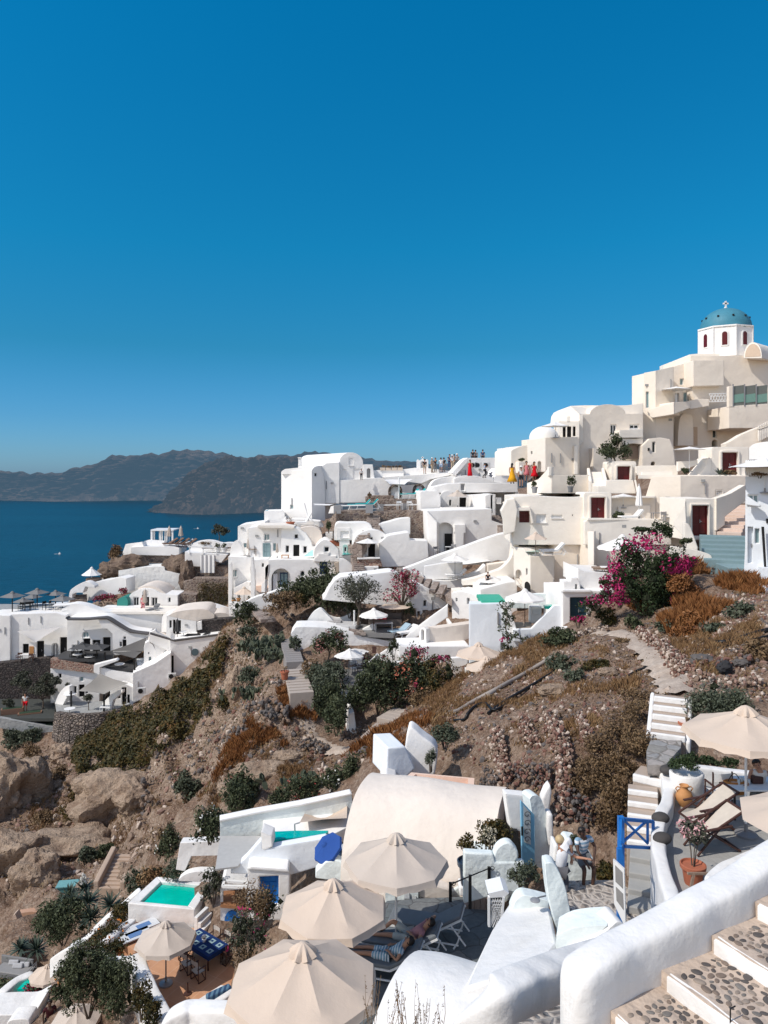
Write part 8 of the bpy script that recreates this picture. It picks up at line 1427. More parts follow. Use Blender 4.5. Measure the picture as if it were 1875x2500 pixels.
for i,(px,n,lb)in enumerate(((880,9,'thin dry weed stalks at the bottom edge, left clump'),(1060,12,'thin dry weed stalks at the bottom edge, middle clump'),(1200,12,'thin dry weed stalks at the bottom edge, right clump'))):
 use(540,2020,700);b=P(px-20,1190,8.1+.1*i);t=Bc('dry_weed',lb,'plant',b);r_=np.random.RandomState(i);st=MB();lf=[]
 for j in range(n):
  x=r_.normal()*.14;L_=r_.uniform(.25,.62);tip=V((x+r_.normal()*.09,r_.normal()*.06,L_));p0=V((x*.7,0,-.1));st.tube([p0,p0.lerp(tip,.5)+V((r_.normal()*.02,0,0)),tip],[.004,.003,.0015],4);lf+=[(p0.lerp(tip,r_.uniform(.35,1)))for _ in range(12)]
 s0=st.Ab('stems',L_STRAW,t,Aa=60,Ac=1);vs=[];fs=[]
 for p in lf:
  a=V(r_.normal(size=3)).normalized();b_=a.cross(V((0,0,1)))*.006;k=len(vs);vs+=[p-b_,p+a*.02,p+b_,p-a*.02];fs.append((k,k+1,k+2,k+3))
 MB().add(vs,fs).Ab('seed_heads',L_DRY,t,Aa=0,Ac=1)
use(540,2020,700);ZT=-11.8
SLT=stone('dark_slate_floor',[(.10,.115,.12),(.15,.165,.17),(.12,.135,.14),(.19,.19,.185)],(.09,.09,.09),1.5,.03,.15,1.0)
t=MB();t.Bt([PZ(960,425,ZT),PZ(1180,410,ZT),PZ(1440,400,ZT),PZ(1600,520,ZT),V((4.2,13,ZT)),V((-2.5,13,ZT)),PZ(560,830,ZT),PZ(690,700,ZT)],(0,0,-.6));o=t.Ab('lounger_terrace',SLT,Aa=0,Ay=1);tag(o,'dark slate sun terrace under the three big beige parasols','terrace')
def zp(x,y,z):return PZ(x,y,z)
for i,(px,py,R_,Y,rz,lb)in enumerate(((1012,0,1.27,18.5,0,'big beige parasol farthest of the three, before the vaulted house'),(650,0,1.22,16.8,pi/8,'big beige parasol middle of the three on the sun terrace'),(473,0,1.40,13.8,pi/8,'big beige parasol nearest, cut by the bottom edge'))):
 x=ray(px,0).x*Y;Ae(V((x,Y,ZT)),R_,(2.24,2.05,2.40)[i],BEIGE if i else TAUPE,lb,n=8,Cm=.46,val=.17,rz=rz,Bu='big beige parasols',pole_r=.03)
LD=[((985,505),'empty grey sun lounger farthest on the sun terrace'),((835,610),'grey sun lounger with the reclining man in pink'),((715,712),'grey sun lounger with the woman in striped dress')]
GCU=Ce((.17,.185,.20));lz=R(-15);lps=[]
for(q,lb)in LD:
 p=PZ(q[0],q[1],ZT+.42);p.z=ZT;lps.append(p);Ad(p,lz,lb,GCU,L=2.0,W=.66,back=.55,h=.34,blen=.8,Bu='grey loungers on the sun terrace')
LIE=dict(pel=(1.12,0,.55),che=(1.38,0,.72),nec=(1.53,0,.84),hea=(1.60,0,.92),top=(1.68,0,1.02),hl=(1.06,-.10,.54),kl=(.62,-.11,.56),fl=(.18,-.10,.50),tl=(.13,-.12,.64),hr=(1.06,.10,.54),kr=(.68,.12,.78),fr=(.40,.12,.52),tr=(.28,.12,.53),sl=(1.49,-.19,.80),el=(1.40,-.32,.64),wl=(1.22,-.20,.70),al=(1.15,-.15,.72),sr=(1.49,.19,.80),er=(1.68,.36,.90),wr=(1.72,.16,1.02),ar=(1.70,.10,1.04))
Au(lps[1]+V((0,0,-.02)),0,'man in pink shirt and pale shorts reclining with one knee raised',Ce((.45,.22,.24)),Ce((.42,.44,.42)),pose=LIE,rot=(0,0,lz),shorts=1,fingers=1,fd=(-.6,0,.7))
LI2=dict(LIE);LI2.update(kr=(.62,.11,.57),fr=(.18,.10,.50),tr=(.12,.12,.64),er=(1.40,.32,.64),wr=(1.22,.18,.70),ar=(1.15,.12,.72))
def Cn(name,c1,c2,sc_=9.0,axis=2):
 m,nt,b,N,L=Bs(name);tc=N('ShaderNodeTexCoord');s_=N('ShaderNodeSeparateXYZ');L(tc.outputs['Object'],s_.inputs[0]);mt=N('ShaderNodeMath',operation='MULTIPLY');L(s_.outputs[axis],mt.inputs[0]);mt.inputs[1].default_value=sc_;fr=N('ShaderNodeMath',operation='FRACT');L(mt.outputs[0],fr.inputs[0]);r=Br(N,[(0,c1),(.5,c2)],'CONSTANT');L(fr.outputs[0],r.inputs[0]);L(r.outputs[0],b.inputs['Base Color']);b.inputs['Roughness'].default_value=.85;return m
Au(lps[2]+V((0,0,-.02)),0,'woman in blue and white striped dress lying on the nearest lounger',Cn('striped_dress',(.62,.66,.7),(.16,.33,.45),14,0),Cn('striped_skirt',(.62,.66,.7),(.16,.33,.45),14,0),pose=LI2,rot=(0,0,lz),shorts=1,fingers=1,fd=(-.6,0,.7),long_hair=0,scale=.97)
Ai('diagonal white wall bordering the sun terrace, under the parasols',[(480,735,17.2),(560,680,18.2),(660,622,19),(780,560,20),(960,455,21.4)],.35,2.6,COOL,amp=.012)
h=Bg('terrace_steps','white stepped wall and dark steps beside the farthest lounger','stairs',Ch(960,21,0),1050,440);h.Bh(Ch(950,21.2,0),[(950,470),(950,340),(1140,330),(1140,420),(1060,410),(1060,440),(1000,450)],-2,0,COOL);h.Bh(Ch(1060,20.9,0),[(1060,412),(1090,412),(1090,432),(1130,432),(1130,452),(1190,460),(1190,480),(1060,470)],-.8,0,GREYP,'step');h.done()
t=Bc('iron_railing','black iron railing with curled ends beside the brown steps','railing',PZ(1330,430,ZT));pts=[((1326,430),(1326,318)),((1440,470),(1440,275)),((1550,370),(1550,228)),((1655,300),(1655,180))];Ys=(19.2,18.6,19.2,20);tops=[]
for(a,b),Y in zip(pts,Ys):
 p1=P(*b,Y);p0=P(*a,Y);MB().bar(p0,p1,.075,.05,up=(0,1,0)).Ab('post',Be,t,Aa=0);tops.append(p1)
MB().tube([tops[0]-V((0,0,.1)),tops[0]+V((.08,0,-.02)),tops[1]-V((0,0,.03)),tops[2]-V((0,0,.04)),tops[3]],.018,6).Ab('rail',Be,t)
for i in(0,2):MB().tube([tops[i]+V((.08+.05*cos(a),-.03,-.02+.05*sin(a)))for a in[j*.7 for j in range(10)]],.010,5).Ab('scroll',Be,t)
Ax(PZ(1400,430,ZT),P(1600,300,20.5),1.1,6,flat('brown_step',(.27,.21,.18),.9),'brown steps behind the black iron railing',drop=1)
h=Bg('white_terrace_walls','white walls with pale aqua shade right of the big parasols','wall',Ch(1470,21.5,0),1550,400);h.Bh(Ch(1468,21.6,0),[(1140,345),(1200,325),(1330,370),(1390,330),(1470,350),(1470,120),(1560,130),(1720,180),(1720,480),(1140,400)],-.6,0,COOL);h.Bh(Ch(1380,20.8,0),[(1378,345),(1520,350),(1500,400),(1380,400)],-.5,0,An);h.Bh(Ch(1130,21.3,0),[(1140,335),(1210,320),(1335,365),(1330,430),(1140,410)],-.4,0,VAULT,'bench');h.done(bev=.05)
Ag(P(1432,330,20.6),.30,.68,flat('navy_glazed_pot',(.03,.045,.07),.25),L_VINE,(.42,.35,.34),'navy glazed pot with yellow-brown shrub on the white wall',n=420,size=.05,seed=501,Cj=.12)
use(1180,1700,695)
h=Bg('lattice_planter','white lattice planter box with straggly shrub','planter',Ch(30,16,0),80,1337);f=Ch(28,15.6,0);h.Bh(f,[(28,1150),(118,1128),(150,1148),(125,1170),(40,1175)],-.5,.02,As,'top');mb=MB()
for i in range(-6,7):
 a=(30+i*16,1175);n0=max(0,i)
 mb.bar(f.at(40+i*15,1180),f.at(40+i*15+150,1345),.022,.02);mb.bar(f.at(130-i*15,1180),f.at(130-i*15-150,1345),.022,.02,up=(0,0,1))
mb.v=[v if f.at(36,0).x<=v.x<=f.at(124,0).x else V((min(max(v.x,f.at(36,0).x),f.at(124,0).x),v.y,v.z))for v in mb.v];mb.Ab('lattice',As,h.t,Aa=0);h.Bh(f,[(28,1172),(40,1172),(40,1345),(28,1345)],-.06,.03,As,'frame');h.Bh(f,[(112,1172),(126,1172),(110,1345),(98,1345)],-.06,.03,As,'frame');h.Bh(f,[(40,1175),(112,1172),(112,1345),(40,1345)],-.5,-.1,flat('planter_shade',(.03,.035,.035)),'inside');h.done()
Ah(P(235,1140,16.6),(.75,.5,.62),L_GREY,'straggly grey-brown shrub above the lattice planter',n=1500,size=.035,seed=510,Bw=26,cr=.3,stems=16)
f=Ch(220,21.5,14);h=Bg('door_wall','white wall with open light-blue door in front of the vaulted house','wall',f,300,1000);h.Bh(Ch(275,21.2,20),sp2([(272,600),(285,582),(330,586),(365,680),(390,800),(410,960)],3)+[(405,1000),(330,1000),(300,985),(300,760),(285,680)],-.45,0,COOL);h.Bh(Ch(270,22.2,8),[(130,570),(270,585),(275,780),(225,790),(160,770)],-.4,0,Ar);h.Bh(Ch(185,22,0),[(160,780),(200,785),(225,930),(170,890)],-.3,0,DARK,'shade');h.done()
fd_=Ch(222,21.0,18);t=Bc('blue_door','light-blue door with black iron scroll panel standing open','door',fd_.at(260,985));mb=MB();mb.Bt([fd_.at(x,y)for x,y in((220,607),(297,690),(300,990),(228,975))],fd_.n*-.07);o=mb.Ab('leaf',SKYB,t,Aa=0);MB().Bt([fd_.at(x,y,.02)for x,y in((235,635),(275,680),(277,865),(238,850))],fd_.n*-.01).Ab('panel',flat('pale_door_glass',(.55,.6,.6)),t,Aa=0);mb=MB()
for yy in(690,740,790,835):
 c=fd_.at(256,yy,.05);mb.tube([c+V((.10*cos(a)*(1-a/9),0,.10*sin(a)*(1-a/9)))for a in[j*.6 for j in range(12)]],.008,5)
mb.Ab('iron_scrolls',Be,t);MB().bar(fd_.at(226,760,.05),fd_.at(226,810,.05),.05,.05,up=(0,1,0)).Ab('handle',Be,t,Aa=0)
Ah(P(60,900,20.5),(.95,.6,.72),L_VINE,'yellow-green flowering bush in the planter by the vault',n=2000,size=.05,seed=512,Bw=26);Ah(P(30,880,20.2),(.6,.4,.5),Cc('cream_flowers',[(.4,.35,.25),(.6,.55,.42)]),'pale flowers in the planter by the vault',n=300,size=.04,seed=513)
h=Bg('rounded_planter','white rounded planter wall with half-round end','wall',Ch(50,19.8,0),100,1000);h.Bh(Ch(48,19.6,0),sp2([(48,900),(70,850),(110,822),(150,825),(190,870)],4)+[(195,905),(160,950),(60,960)],0,.3,COOL,'wall',1);h.Bh(Ch(-120,19.5,0),[(-120,880),(50,890),(60,940),(230,940),(230,1130),(140,1110),(-120,1180)],0,.25,COOL,'wall',1);h.done(bev=.05)
use(500,1740,700)
A1=V((-.62,24.9,-10.08));A2=V((3.75,23.45,-10.02));a_=(A2-A1);t=Bc('barrel_vault_house','large cream-white barrel-vaulted roof behind the parasols','house',(A1+A2)/2-V((0,0,2.3)));n1=V((a_.y,-a_.x,0)).normalized();mb=MB()
def bv_(u,v):an=v*pi;return A1+a_*u+n1*2.25*cos(an)+V((0,0,-2.3+2.3*sin(an)+.03*sin(u*9+v*7)+.02*sin(v*23)))
mb.grid(bv_,24,28);mb.Ab('vault',VAULT,t,Aa=180,Ay=1)
for u in(0,1):MB().face([bv_(u,j/28)for j in range(29)]).Ab('end_wall',VAULT,t,Aa=0)
MB().hexa([A1+n1*2.25-V((0,0,5)),A2+n1*2.25-V((0,0,5)),A2-n1*2.25-V((0,0,5)),A1-n1*2.25-V((0,0,5))],[A1+n1*2.25-V((0,0,2.3)),A2+n1*2.25-V((0,0,2.3)),A2-n1*2.25-V((0,0,2.3)),A1-n1*2.25-V((0,0,2.3))]).Ab('wall',VAULT,t,Aa=0)
h=Bg('white_stair_block','tall white stepped wall block behind the vault','wall',Ch(1050,28,0),1150,380);fa=Ch(1050,27.6,20);h.Bh(fa,[(1050,380),(1055,202),(1160,196),(1220,320),(1140,400)],-1.6,0,BLUEW);h.Bh(Ch(1160,28.6,-6),sp2([(1158,200),(1175,95),(1205,92),(1260,140),(1330,195),(1345,260),(1330,360)],3)+[(1220,380),(1150,400)],-.8,0,Ar);h.Bh(Ch(1015,27,0),[(1015,385),(1045,352),(1110,380),(1110,420),(1015,410)],-1,0,Ar);h.done(bev=.05)
h=Bg('peach_basin','empty peach plaster basin on the roof','basin',Ch(1140,27,0),1350,450);z0=P(1200,345,26.5).z;o4=[PZ(1120,405,z0),PZ(1195,345,z0),PZ(1560,378,z0),PZ(1555,460,z0)];ce=sum(o4,V((0,0,0)))/4;i4=[ce+(p-ce)*.82 for p in o4];mb=h.mb(PEACH,'rim')
for i in range(4):
 j=(i+1)%4;mb.hexa([o4[i]-V((0,0,.8)),o4[j]-V((0,0,.8)),i4[j]-V((0,0,.8)),i4[i]-V((0,0,.8))],[o4[i],o4[j],i4[j],i4[i]])
h.mb(flat('peach_floor',(.72,.42,.30),.8),'basin_floor').Bt([p-V((0,0,.38))for p in i4],(0,0,-.1));h.done()
Ah(P(1390,200,30),(1.1,.8,.9),L_GREY,'grey feathery bush above the white stair block',n=1800,size=.06,seed=520,Bw=22);Ah(P(1310,330,28.1),(.45,.3,.7),L_GREY,'thin grey climber on the edge of the white stair block',n=500,size=.05,seed=521)
fP=Ch(88,30,12);h=Bg('aqua_pool_terrace','pale aqua terrace walls around the turquoise pool strip','terrace',fP,450,800);h.Bh(fP,[(88,760),(88,622),(300,578),(560,532),(850,468),(860,760),(700,800),(330,800)],-.35,0,COOL);h.Bh(fP,[(86,622),(300,577),(560,531),(850,467),(850,476),(560,541),(300,588),(86,633)],-.4,.06,Ar,'coping')
z1=P(500,690,29.5).z;h.floor([(330,760,28.4),(720,740,29),(860,690,30),(860,660,31),(340,660,31)],.5,Ar);h.wall(Ch(150,27.6,5),[(150,930)]+sp2([(150,918),(240,840),(325,745),(332,790)],3)+[(345,790),(640,738),(700,728),(800,790),(850,800),(860,980),(660,890),(490,940)],.4,[],BLUEW);h.Bh(Ch(325,27.8,0),[(325,690),(388,716),(392,775),(345,795),(330,790)],-.6,.1,Ar);z2=P(200,850,28.6).z;h.floor([(60,905,27.2),(190,900,27.4),(330,760,29.7),(90,778,29.7)],.06,flat('terrace_screed',(.46,.45,.43)));h.Bh(Ch(85,29.6,0),[(82,792),(192,795),(192,825),(82,822)],-.4,0,flat('grey_step_face',(.33,.35,.32)),'step');h.done()
zz=P(530,700,29.5).z+.28;mb=MB();mb.Bt([PZ(348,690,zz),PZ(520,682,zz),PZ(715,682,zz),PZ(690,712,zz),PZ(560,720,zz),PZ(350,735,zz)],(0,0,-.2));tag(mb.Ab('swimming_pool',POOLT,Aa=0,Ay=1),'turquoise pool strip beside the vaulted house','pool')
h=Bg('basin_rim','white raised rim behind the turquoise pool strip','wall',Ch(350,30,0),520,690);h.Bh(Ch(348,30.0,3),[(348,680),(520,668),(695,664),(695,684),(350,694)],-.3,0,Ar);h.Bh(Ch(400,28.9,0),[(395,740),(540,735),(690,712),(690,722),(500,760),(395,772)],-.3,0,VAULT);h.done()
Bz([P(575,545,32),P(850,475,32.5),P(822,610,29.6),P(548,636,29.2)],'tan shade cloth stretched over the turquoise pool',mat=TANC,sag=.25);t=Bc('sail_post','short pale post at the corner of the tan shade cloth','post',P(520,710,29.2));MB().tube([P(522,712,29.2),P(520,645,29.2),P(550,635,29.2)],.03,6).Ab('shaft',Bf,t)
BLUC=Cd('cobalt_canvas',(.03,.085,.31));t=Ae(P(778,850,25.2),.54,.75,BLUC,'cobalt blue parasol tilted beside the vaulted house',n=8,Cm=.42,cap='x',val=.10,tilt=(R(18),R(-38)),Bx=BLUEB,Bu='tilted parasol')
t=Bc('blue_railing','small cobalt blue wooden railing under the blue parasol','railing',P(760,860,25));mb=MB();fr=Ch(725,25,0)
for a,b in(((728,850),(790,795)),((745,860),(745,815)),((765,862),(765,795)),((790,865),(790,790)),((728,820),(795,862)),((725,852),(795,865))):mb.bar(fr.at(*a),fr.at(*b),.05,.05,up=(0,1,.1))
mb.Ab('rails',BLUED,t,Aa=0)
h=Bg('pool_stair_wall','white wall stepping down below the blue railing','wall',Ch(660,24.5,0),740,900);h.Bh(Ch(655,24.4,4),[(640,920),(700,862),(760,850),(800,865),(870,900),(870,990),(640,960)],-.4,0,COOL);h.done(bev=.04)
f=Ch(250,27,5);h=Bg('blue_door_block','white block with cobalt door between bushes','house',f,370,1180);h.wall(f,[(248,1200),(248,905),(490,925),(490,1200)],1.6,[('d',315,945,427,1120,BLUEB)]);h.Bh(f,[(246,905),(270,892),(480,908),(492,925),(248,908)],-1.5,.05,Ar,'roof');h.done()
for i,(px,py,Y,r3,m,lb,n,sz)in enumerate(((30,740,31.5,(1.4,1.0,1.5),Aw,'dark oleander with white flowers left of the aqua wall',1900,.075),(200,590,34.5,(1.6,1.2,1.5),Aw,'dark feathery bush above the aqua wall, left',2100,.075),(560,520,33.5,(1.8,1.0,1.2),Aw,'dark oleander with red flowers above the tan shade cloth',1900,.075),(840,450,34.5,(1.5,1.1,1.6),Aw,'round dark pine-like bush above the vault',2600,.065),(740,460,34,(1.0,.8,1.0),Aw,'dark oleander with white flowers above the tan shade cloth',1100,.075),(430,550,33,(1.0,.7,.9),Aw,'dark bush left of the red-flowered oleander',900,.075))):Ah(P(px,py+10,Y),r3,m,lb,n=n,size=sz,seed=530+i,Bw=24,low=-.6,Bv={0:L_WHITE,2:Cc('coral_flowers',[(.5,.06,.06),(.6,.15,.12)]),4:L_WHITE}.get(i),nf=60,Ck=.06)
#================================================ left foreground: green pool and terracotta terrace
use(0,2050,640)
ZP,ZF=-19.0,-19.72
h=Bg('pool_block','white raised block holding the emerald pool','pool',None,1000,500);h.t.location=PZ(1020,540,ZF);mb=h.mb(An,'pool_wall')
o4=[PZ(810,400,ZP),PZ(1232,440,ZP),PZ(1345,270,ZP),PZ(992,232,ZP)];i4=[PZ(888,390,ZP),PZ(1188,418,ZP),PZ(1278,288,ZP),PZ(1020,264,ZP)]
for i in range(4):
 j=(i+1)%4;dz=V((0,0,1.7));mb.hexa([o4[i]-dz,o4[j]-dz,i4[j]-dz,i4[i]-dz],[o4[i],o4[j],i4[j],i4[i]])
h.mb(POOL,'water').Bt([p-V((0,0,.13))for p in i4],(0,0,-.1));h.done(bev=.04)
Ax(PZ(1330,560,ZF),PZ(1265,440,ZP)+V((0,0,-.1)),1.5,3,An,'white steps at the right side of the emerald pool',drop=.6)
h=Bg('upper_white_terrace','white parapets of the terrace above the emerald pool','terrace',Ch(1140,33,0),1300,200);h.Bh(Ch(1110,33,0),[(1112,190),(1140,20),(1390,8),(1390,130),(1385,100),(1210,105),(1170,200)],-.5,0,An);h.Bh(Ch(1110,32.5,0),sp2([(1130,250),(1180,215),(1260,200),(1350,205)],3)+[(1350,270),(1130,262)],-.4,0,An);h.wall(Ch(1440,31,0),[(1440,290)]+arc((1440,235),(1575,225),26,8)+[(1575,300)],1.0,[],An);h.done(bev=.04)
TILET=None
def tilemat():
 m,nt,b,N,L=Bs('terracotta_tiles');g=N('ShaderNodeNewGeometry');mp=N('ShaderNodeMapping');mp.inputs['Rotation'].default_value=(0,0,.5);L(g.outputs['Position'],mp.inputs[0]);br=N('ShaderNodeTexBrick');br.offset=0;br.inputs['Scale'].default_value=1.0;br.inputs['Brick Width'].default_value=.9;br.inputs['Row Height'].default_value=.9;br.inputs['Mortar Size'].default_value=.012;br.inputs['Color1'].default_value=(.52,.26,.14,1);br.inputs['Color2'].default_value=(.56,.30,.17,1);br.inputs['Mortar'].default_value=(.60,.36,.24,1);L(mp.outputs[0],br.inputs['Vector']);n=noise(N,L,g.outputs['Position'],1.7,5,.65);L(Bp(N,L,.3,br.outputs[0],n,'OVERLAY'),b.inputs['Base Color']);b.inputs['Roughness'].default_value=.8;return m
mb=MB();mb.Bt([PZ(740,640,ZF),PZ(862,520,ZF),PZ(1230,560,ZF),PZ(1540,505,ZF),PZ(1800,560,ZF),PZ(1800,900,ZF),PZ(1500,960,ZF),PZ(1060,1130,ZF),PZ(830,690,ZF)],(0,0,-.8));tag(mb.Ab('terracotta_terrace',tilemat(),Aa=0,Ay=1),'terracotta tiled terrace with blue table below the emerald pool','terrace')
Ai('long white parapet along the left edge of the terracotta terrace',[P(868,720,28.6),P(900,820,27.6),P(960,950,26.3),P(1050,1120,24.8)],.55,1.5,An,seed=21);Ai('white parapet between dry hedge and terrace towels',[P(840,500,32.8),P(740,570,31.8),P(660,640,31)],.4,1.2,An,seed=22)
Ai('low white wall snaking between the hedges above the sofa',[P(880,310,35),P(760,420,34.5),P(650,510,34),P(540,620,33.5),P(430,680,33),P(340,740,34)],.35,.9,An,seed=23);Ai('short white wall topping the dark bush',[P(660,740,29),P(740,745,29),P(830,740,28.8)],.3,.8,An,seed=24)
for i,(px,py)in enumerate(((890,570),(840,630))):
 t=Bc('beach_towel',['white beach towel with blue print, upper one','white beach towel with blue print, lower one'][i],'towel',PZ(px,py,ZF));MB().box((0,0,.13),(1.5,.62,.05),R(40)).Ab('cloth',Ce((.62,.64,.66)),t,Aa=0,Ac=1);MB().box((.1,.08,.16),(.6,.3,.012),R(40)).Ab('print',Ce((.12,.22,.42)),t,Aa=0,Ac=1)
b0=PZ(1050,915,ZF);Ae(b0,1.14,1.78,TAUPE,'beige parasol standing on the terracotta terrace',n=8,Cm=.52,val=.16,rz=pi/8,Bu='beige parasols lower left',pole_r=.028,Bx=Bf)
t=Bc('parasol_stand','empty dark parasol stand on the terracotta terrace','stand',PZ(1188,975,ZF));MB().lathe([(.16,0),(.15,.03),(.03,.05),(.025,.42),(0,.42)],n=12).Ab('foot',WOODD,t,Ac=1)
ct=PZ(1292,755,ZF);t=Bc('dining_table','table under a navy cloth with white square motifs','table',ct);rz=R(-38);zt=.66;mb=MB();mb.box((0,0,zt),(1.75,.95,.03),rz);mb.Ab('tabletop',BLUED,t,Aa=0,Ac=1)
m_=Matrix.Rotation(rz,4,'Z')
for sx in(-.7,.7):
 for sy in(-.36,.36):MB().box(m_@V((sx,sy,zt/2)),(.05,.05,zt),rz).Ab('leg',WOODD,t,Aa=0,Ac=1)
cl=Bc('tablecloth','navy tablecloth printed with pale squares','tablecloth',ct+V((0,0,zt+.02)));NAVC=Ce((.012,.035,.13));mb=MB();mb.box((0,0,.012),(1.8,1.0,.012),rz)
for s_ in(-1,1):mb.box(m_@V((0,s_*.5,-.07)),(1.8,.012,.16),rz);mb.box(m_@V((s_*.9,0,-.07)),(.012,1.0,.16),rz)
mb.Ab('cloth',NAVC,cl,Aa=0,Ac=1)
for i in range(4):
 for j in range(2):
  q=m_@V((-.66+i*.44,-.24+j*.48,.022));MB().box(q,(.24,.24,.006),rz).Ab('motif',Ce((.30,.42,.44)),cl,Aa=0,Ac=1);MB().box(q+V((0,0,.005)),(.10,.10,.006),rz).Ab('motif_centre',NAVC,cl,Aa=0,Ac=1)
Ag(ct+V((0,0,zt+.04)),.08,.12,As,Cc('vase_flowers',[(.25,.25,.3),(.5,.5,.5)]),(.14,.14,.1),'small vase of pale flowers on the navy tablecloth',n=120,size=.03,seed=600,cat='vase')
DC=[((1350,690),R(-38),'cream canvas chair behind the navy table, left'),((1420,720),R(-38),'cream canvas chair behind the navy table, right'),((1185,835),R(142),'folding canvas chair in front of the navy table, left'),((1255,885),R(142),'folding canvas chair in front of the navy table, nearest'),((1175,755),R(52),'dark chair at the left end of the navy table'),((1440,775),R(-128),'dark chair at the right end of the navy table')]
for(q,a,lb)in DC:Bk(PZ(*q,ZF),a,lb,WOODD,Ce((.55,.50,.45))if 'dark' not in lb else WOODD,'folding chairs around the navy table',s=.88)
h=Bg('terrace_bench','low white seat with patterned blue cushion at the terrace edge','bench',None,1350,980);h.t.location=PZ(1350,1000,ZF);h.mb(An,'seat').Bt([PZ(1250,1010,ZF+.4),PZ(1400,915,ZF+.4),PZ(1500,940,ZF+.4),PZ(1400,1040,ZF+.4)],(0,0,-.5));h.done(bev=.04);Ai('white armrest wall beside the blue cushion',[PZ(1350,1030,ZF+.6),PZ(1480,945,ZF+.6)],.3,.6,An);
t=Bc('cushion','navy patterned cushion on the low white seat','cushion',PZ(1385,985,ZF+.4));MB().box((0,0,.10),(.95,.28,.2),R(38)).Ab('cover',Cn('blue_pattern',(.02,.06,.14),(.10,.20,.30),6,0),t,Aa=0,Ac=1,bev=.05)
Ai('rounded white wall at the bottom between the parasols',[P(1010,1190,22),P(1060,1105,22),P(1150,1052,22),P(1250,1038,22),P(1400,1042,21.5),P(1600,1060,21)],.6,1.6,An,seed=25)
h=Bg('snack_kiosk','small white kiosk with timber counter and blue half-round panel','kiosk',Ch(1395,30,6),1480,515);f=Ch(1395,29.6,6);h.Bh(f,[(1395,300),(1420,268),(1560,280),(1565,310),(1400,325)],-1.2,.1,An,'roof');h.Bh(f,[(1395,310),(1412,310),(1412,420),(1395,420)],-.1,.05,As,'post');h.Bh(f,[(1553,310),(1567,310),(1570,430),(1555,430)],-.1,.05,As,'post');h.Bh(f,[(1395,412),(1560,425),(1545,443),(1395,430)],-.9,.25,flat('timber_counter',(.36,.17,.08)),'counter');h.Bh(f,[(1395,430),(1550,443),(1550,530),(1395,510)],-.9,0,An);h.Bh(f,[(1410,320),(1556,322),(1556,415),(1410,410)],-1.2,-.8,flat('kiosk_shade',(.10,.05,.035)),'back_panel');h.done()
MB().Bt([f.at(x,y,.10)for x,y in arc((1420,515),(1523,515),64,14)],f.n*-.06).Ab('blue_panel',BLUEB,h.t,Aa=0)
for i,(px,py)in enumerate(((1440,395),(1480,400),(1520,402))):
 t=Bc('basket',['brown basket on the kiosk counter, left','brown basket on the kiosk counter, middle','brown basket on the kiosk counter, right'][i],'basket',f.at(px,py+18,-.3));mb=MB();pot(mb,.16,.18,12);mb.Ab('weave',WOOD,t,Ac=1)
t=Bc('pergola','white slatted pergola frame above the kiosk','pergola',f.at(1480,290));mb=MB();fz=P(1480,285,29.6).z+.25;c4=[PZ(1420,262,fz),PZ(1565,272,fz),PZ(1575,300,fz),PZ(1410,295,fz)]
for a,b in zip(c4,c4[1:]+c4[:1]):mb.bar(a,b,.10,.10)
mb.Ab('frame',As,t,Aa=0)
V_=[((1350,370),29.5,(1.0,.7,1.3),L_OLIVE,'thin-leaved shrub beside the kiosk',700,.06,None),((1570,720),24.5,(1.5,1.0,1.5),L_OLIVE,'arching bougainvillea at the right of the terracotta terrace',1500,.05,L_MAG),((1600,560),25.5,(1.3,.9,1.5),L_DRY,'brown-leaved bougainvillea in front of the cobalt door',1700,.055,None),((1680,480),26,(1.2,.8,.9),Aw,'dark leafy sprays left of the middle parasol',900,.06,None),((1540,820),24,(.9,.6,.8),L_DRY,'dry plant behind the nearest parasol',600,.05,None),((560,1090),28.0,(2.0,1.5,2.5),Aw,'big black-green bush at the lower left, left part',6500,.06,None),((740,1100),27,(1.25,1.1,2.2),Aw,'big black-green bush below the terrace parapet, right part',4500,.06,None),((430,1000),29,(1.2,1.0,1.5),Aw,'loose dark bush with orange blooms at the lower left',1700,.065,Cc('orange_bells',[(.5,.15,.04),(.6,.28,.08)])),((900,1110),25.5,(.7,.6,1.3),L_VINE,'olive hedge under the long white parapet',1500,.055,None),((960,1180),24.5,(.7,.6,.9),L_VINE,'olive hedge lower under the long white parapet',900,.055,None),((700,620),32,(1.5,1.0,.8),L_VINE,'yellow-green hedge between the two white walls, lower',1700,.06,L_ORANGE),((760,500),33.5,(1.1,.9,.8),L_VINE,'yellow-green hedge between the two white walls, upper',1300,.06,None),((650,720),30,(1.8,1.0,.7),L_VINE,'yellow-green hedge over the big dark bush',1500,.06,L_ORANGE),((400,640),36,(2.6,1.8,1.9),Aw,'black-green mass under the yuccas',4200,.08,None),((320,600),38,(2.0,1.6,1.6),Aw,'dark shrub left of the yuccas',1900,.08,None),((1140,240),35,(1.3,1.0,1.1),L_GREY,'green-grey bush above the emerald pool',1500,.065,None),((980,270),37,(1.7,1.1,.9),L_STRAW,'straw-coloured dry bush beside the emerald pool',1500,.07,None),((860,330),39,(1.5,1.1,1.3),L_GREY,'pale wispy bush left of the emerald pool',800,.07,None),((1080,160),40,(1.6,1.1,2.0),Aw,'dark oleander with white flowers by the upper terrace',1800,.08,L_WHITE),((40,960),37,(1.4,1,.7),Aw,'dark plants at the left edge beside the small pool',700,.08,None),((210,950),35.4,(1.0,.6,.4),L_RED,'dark red succulent in the small pool corner',300,.09,None)]
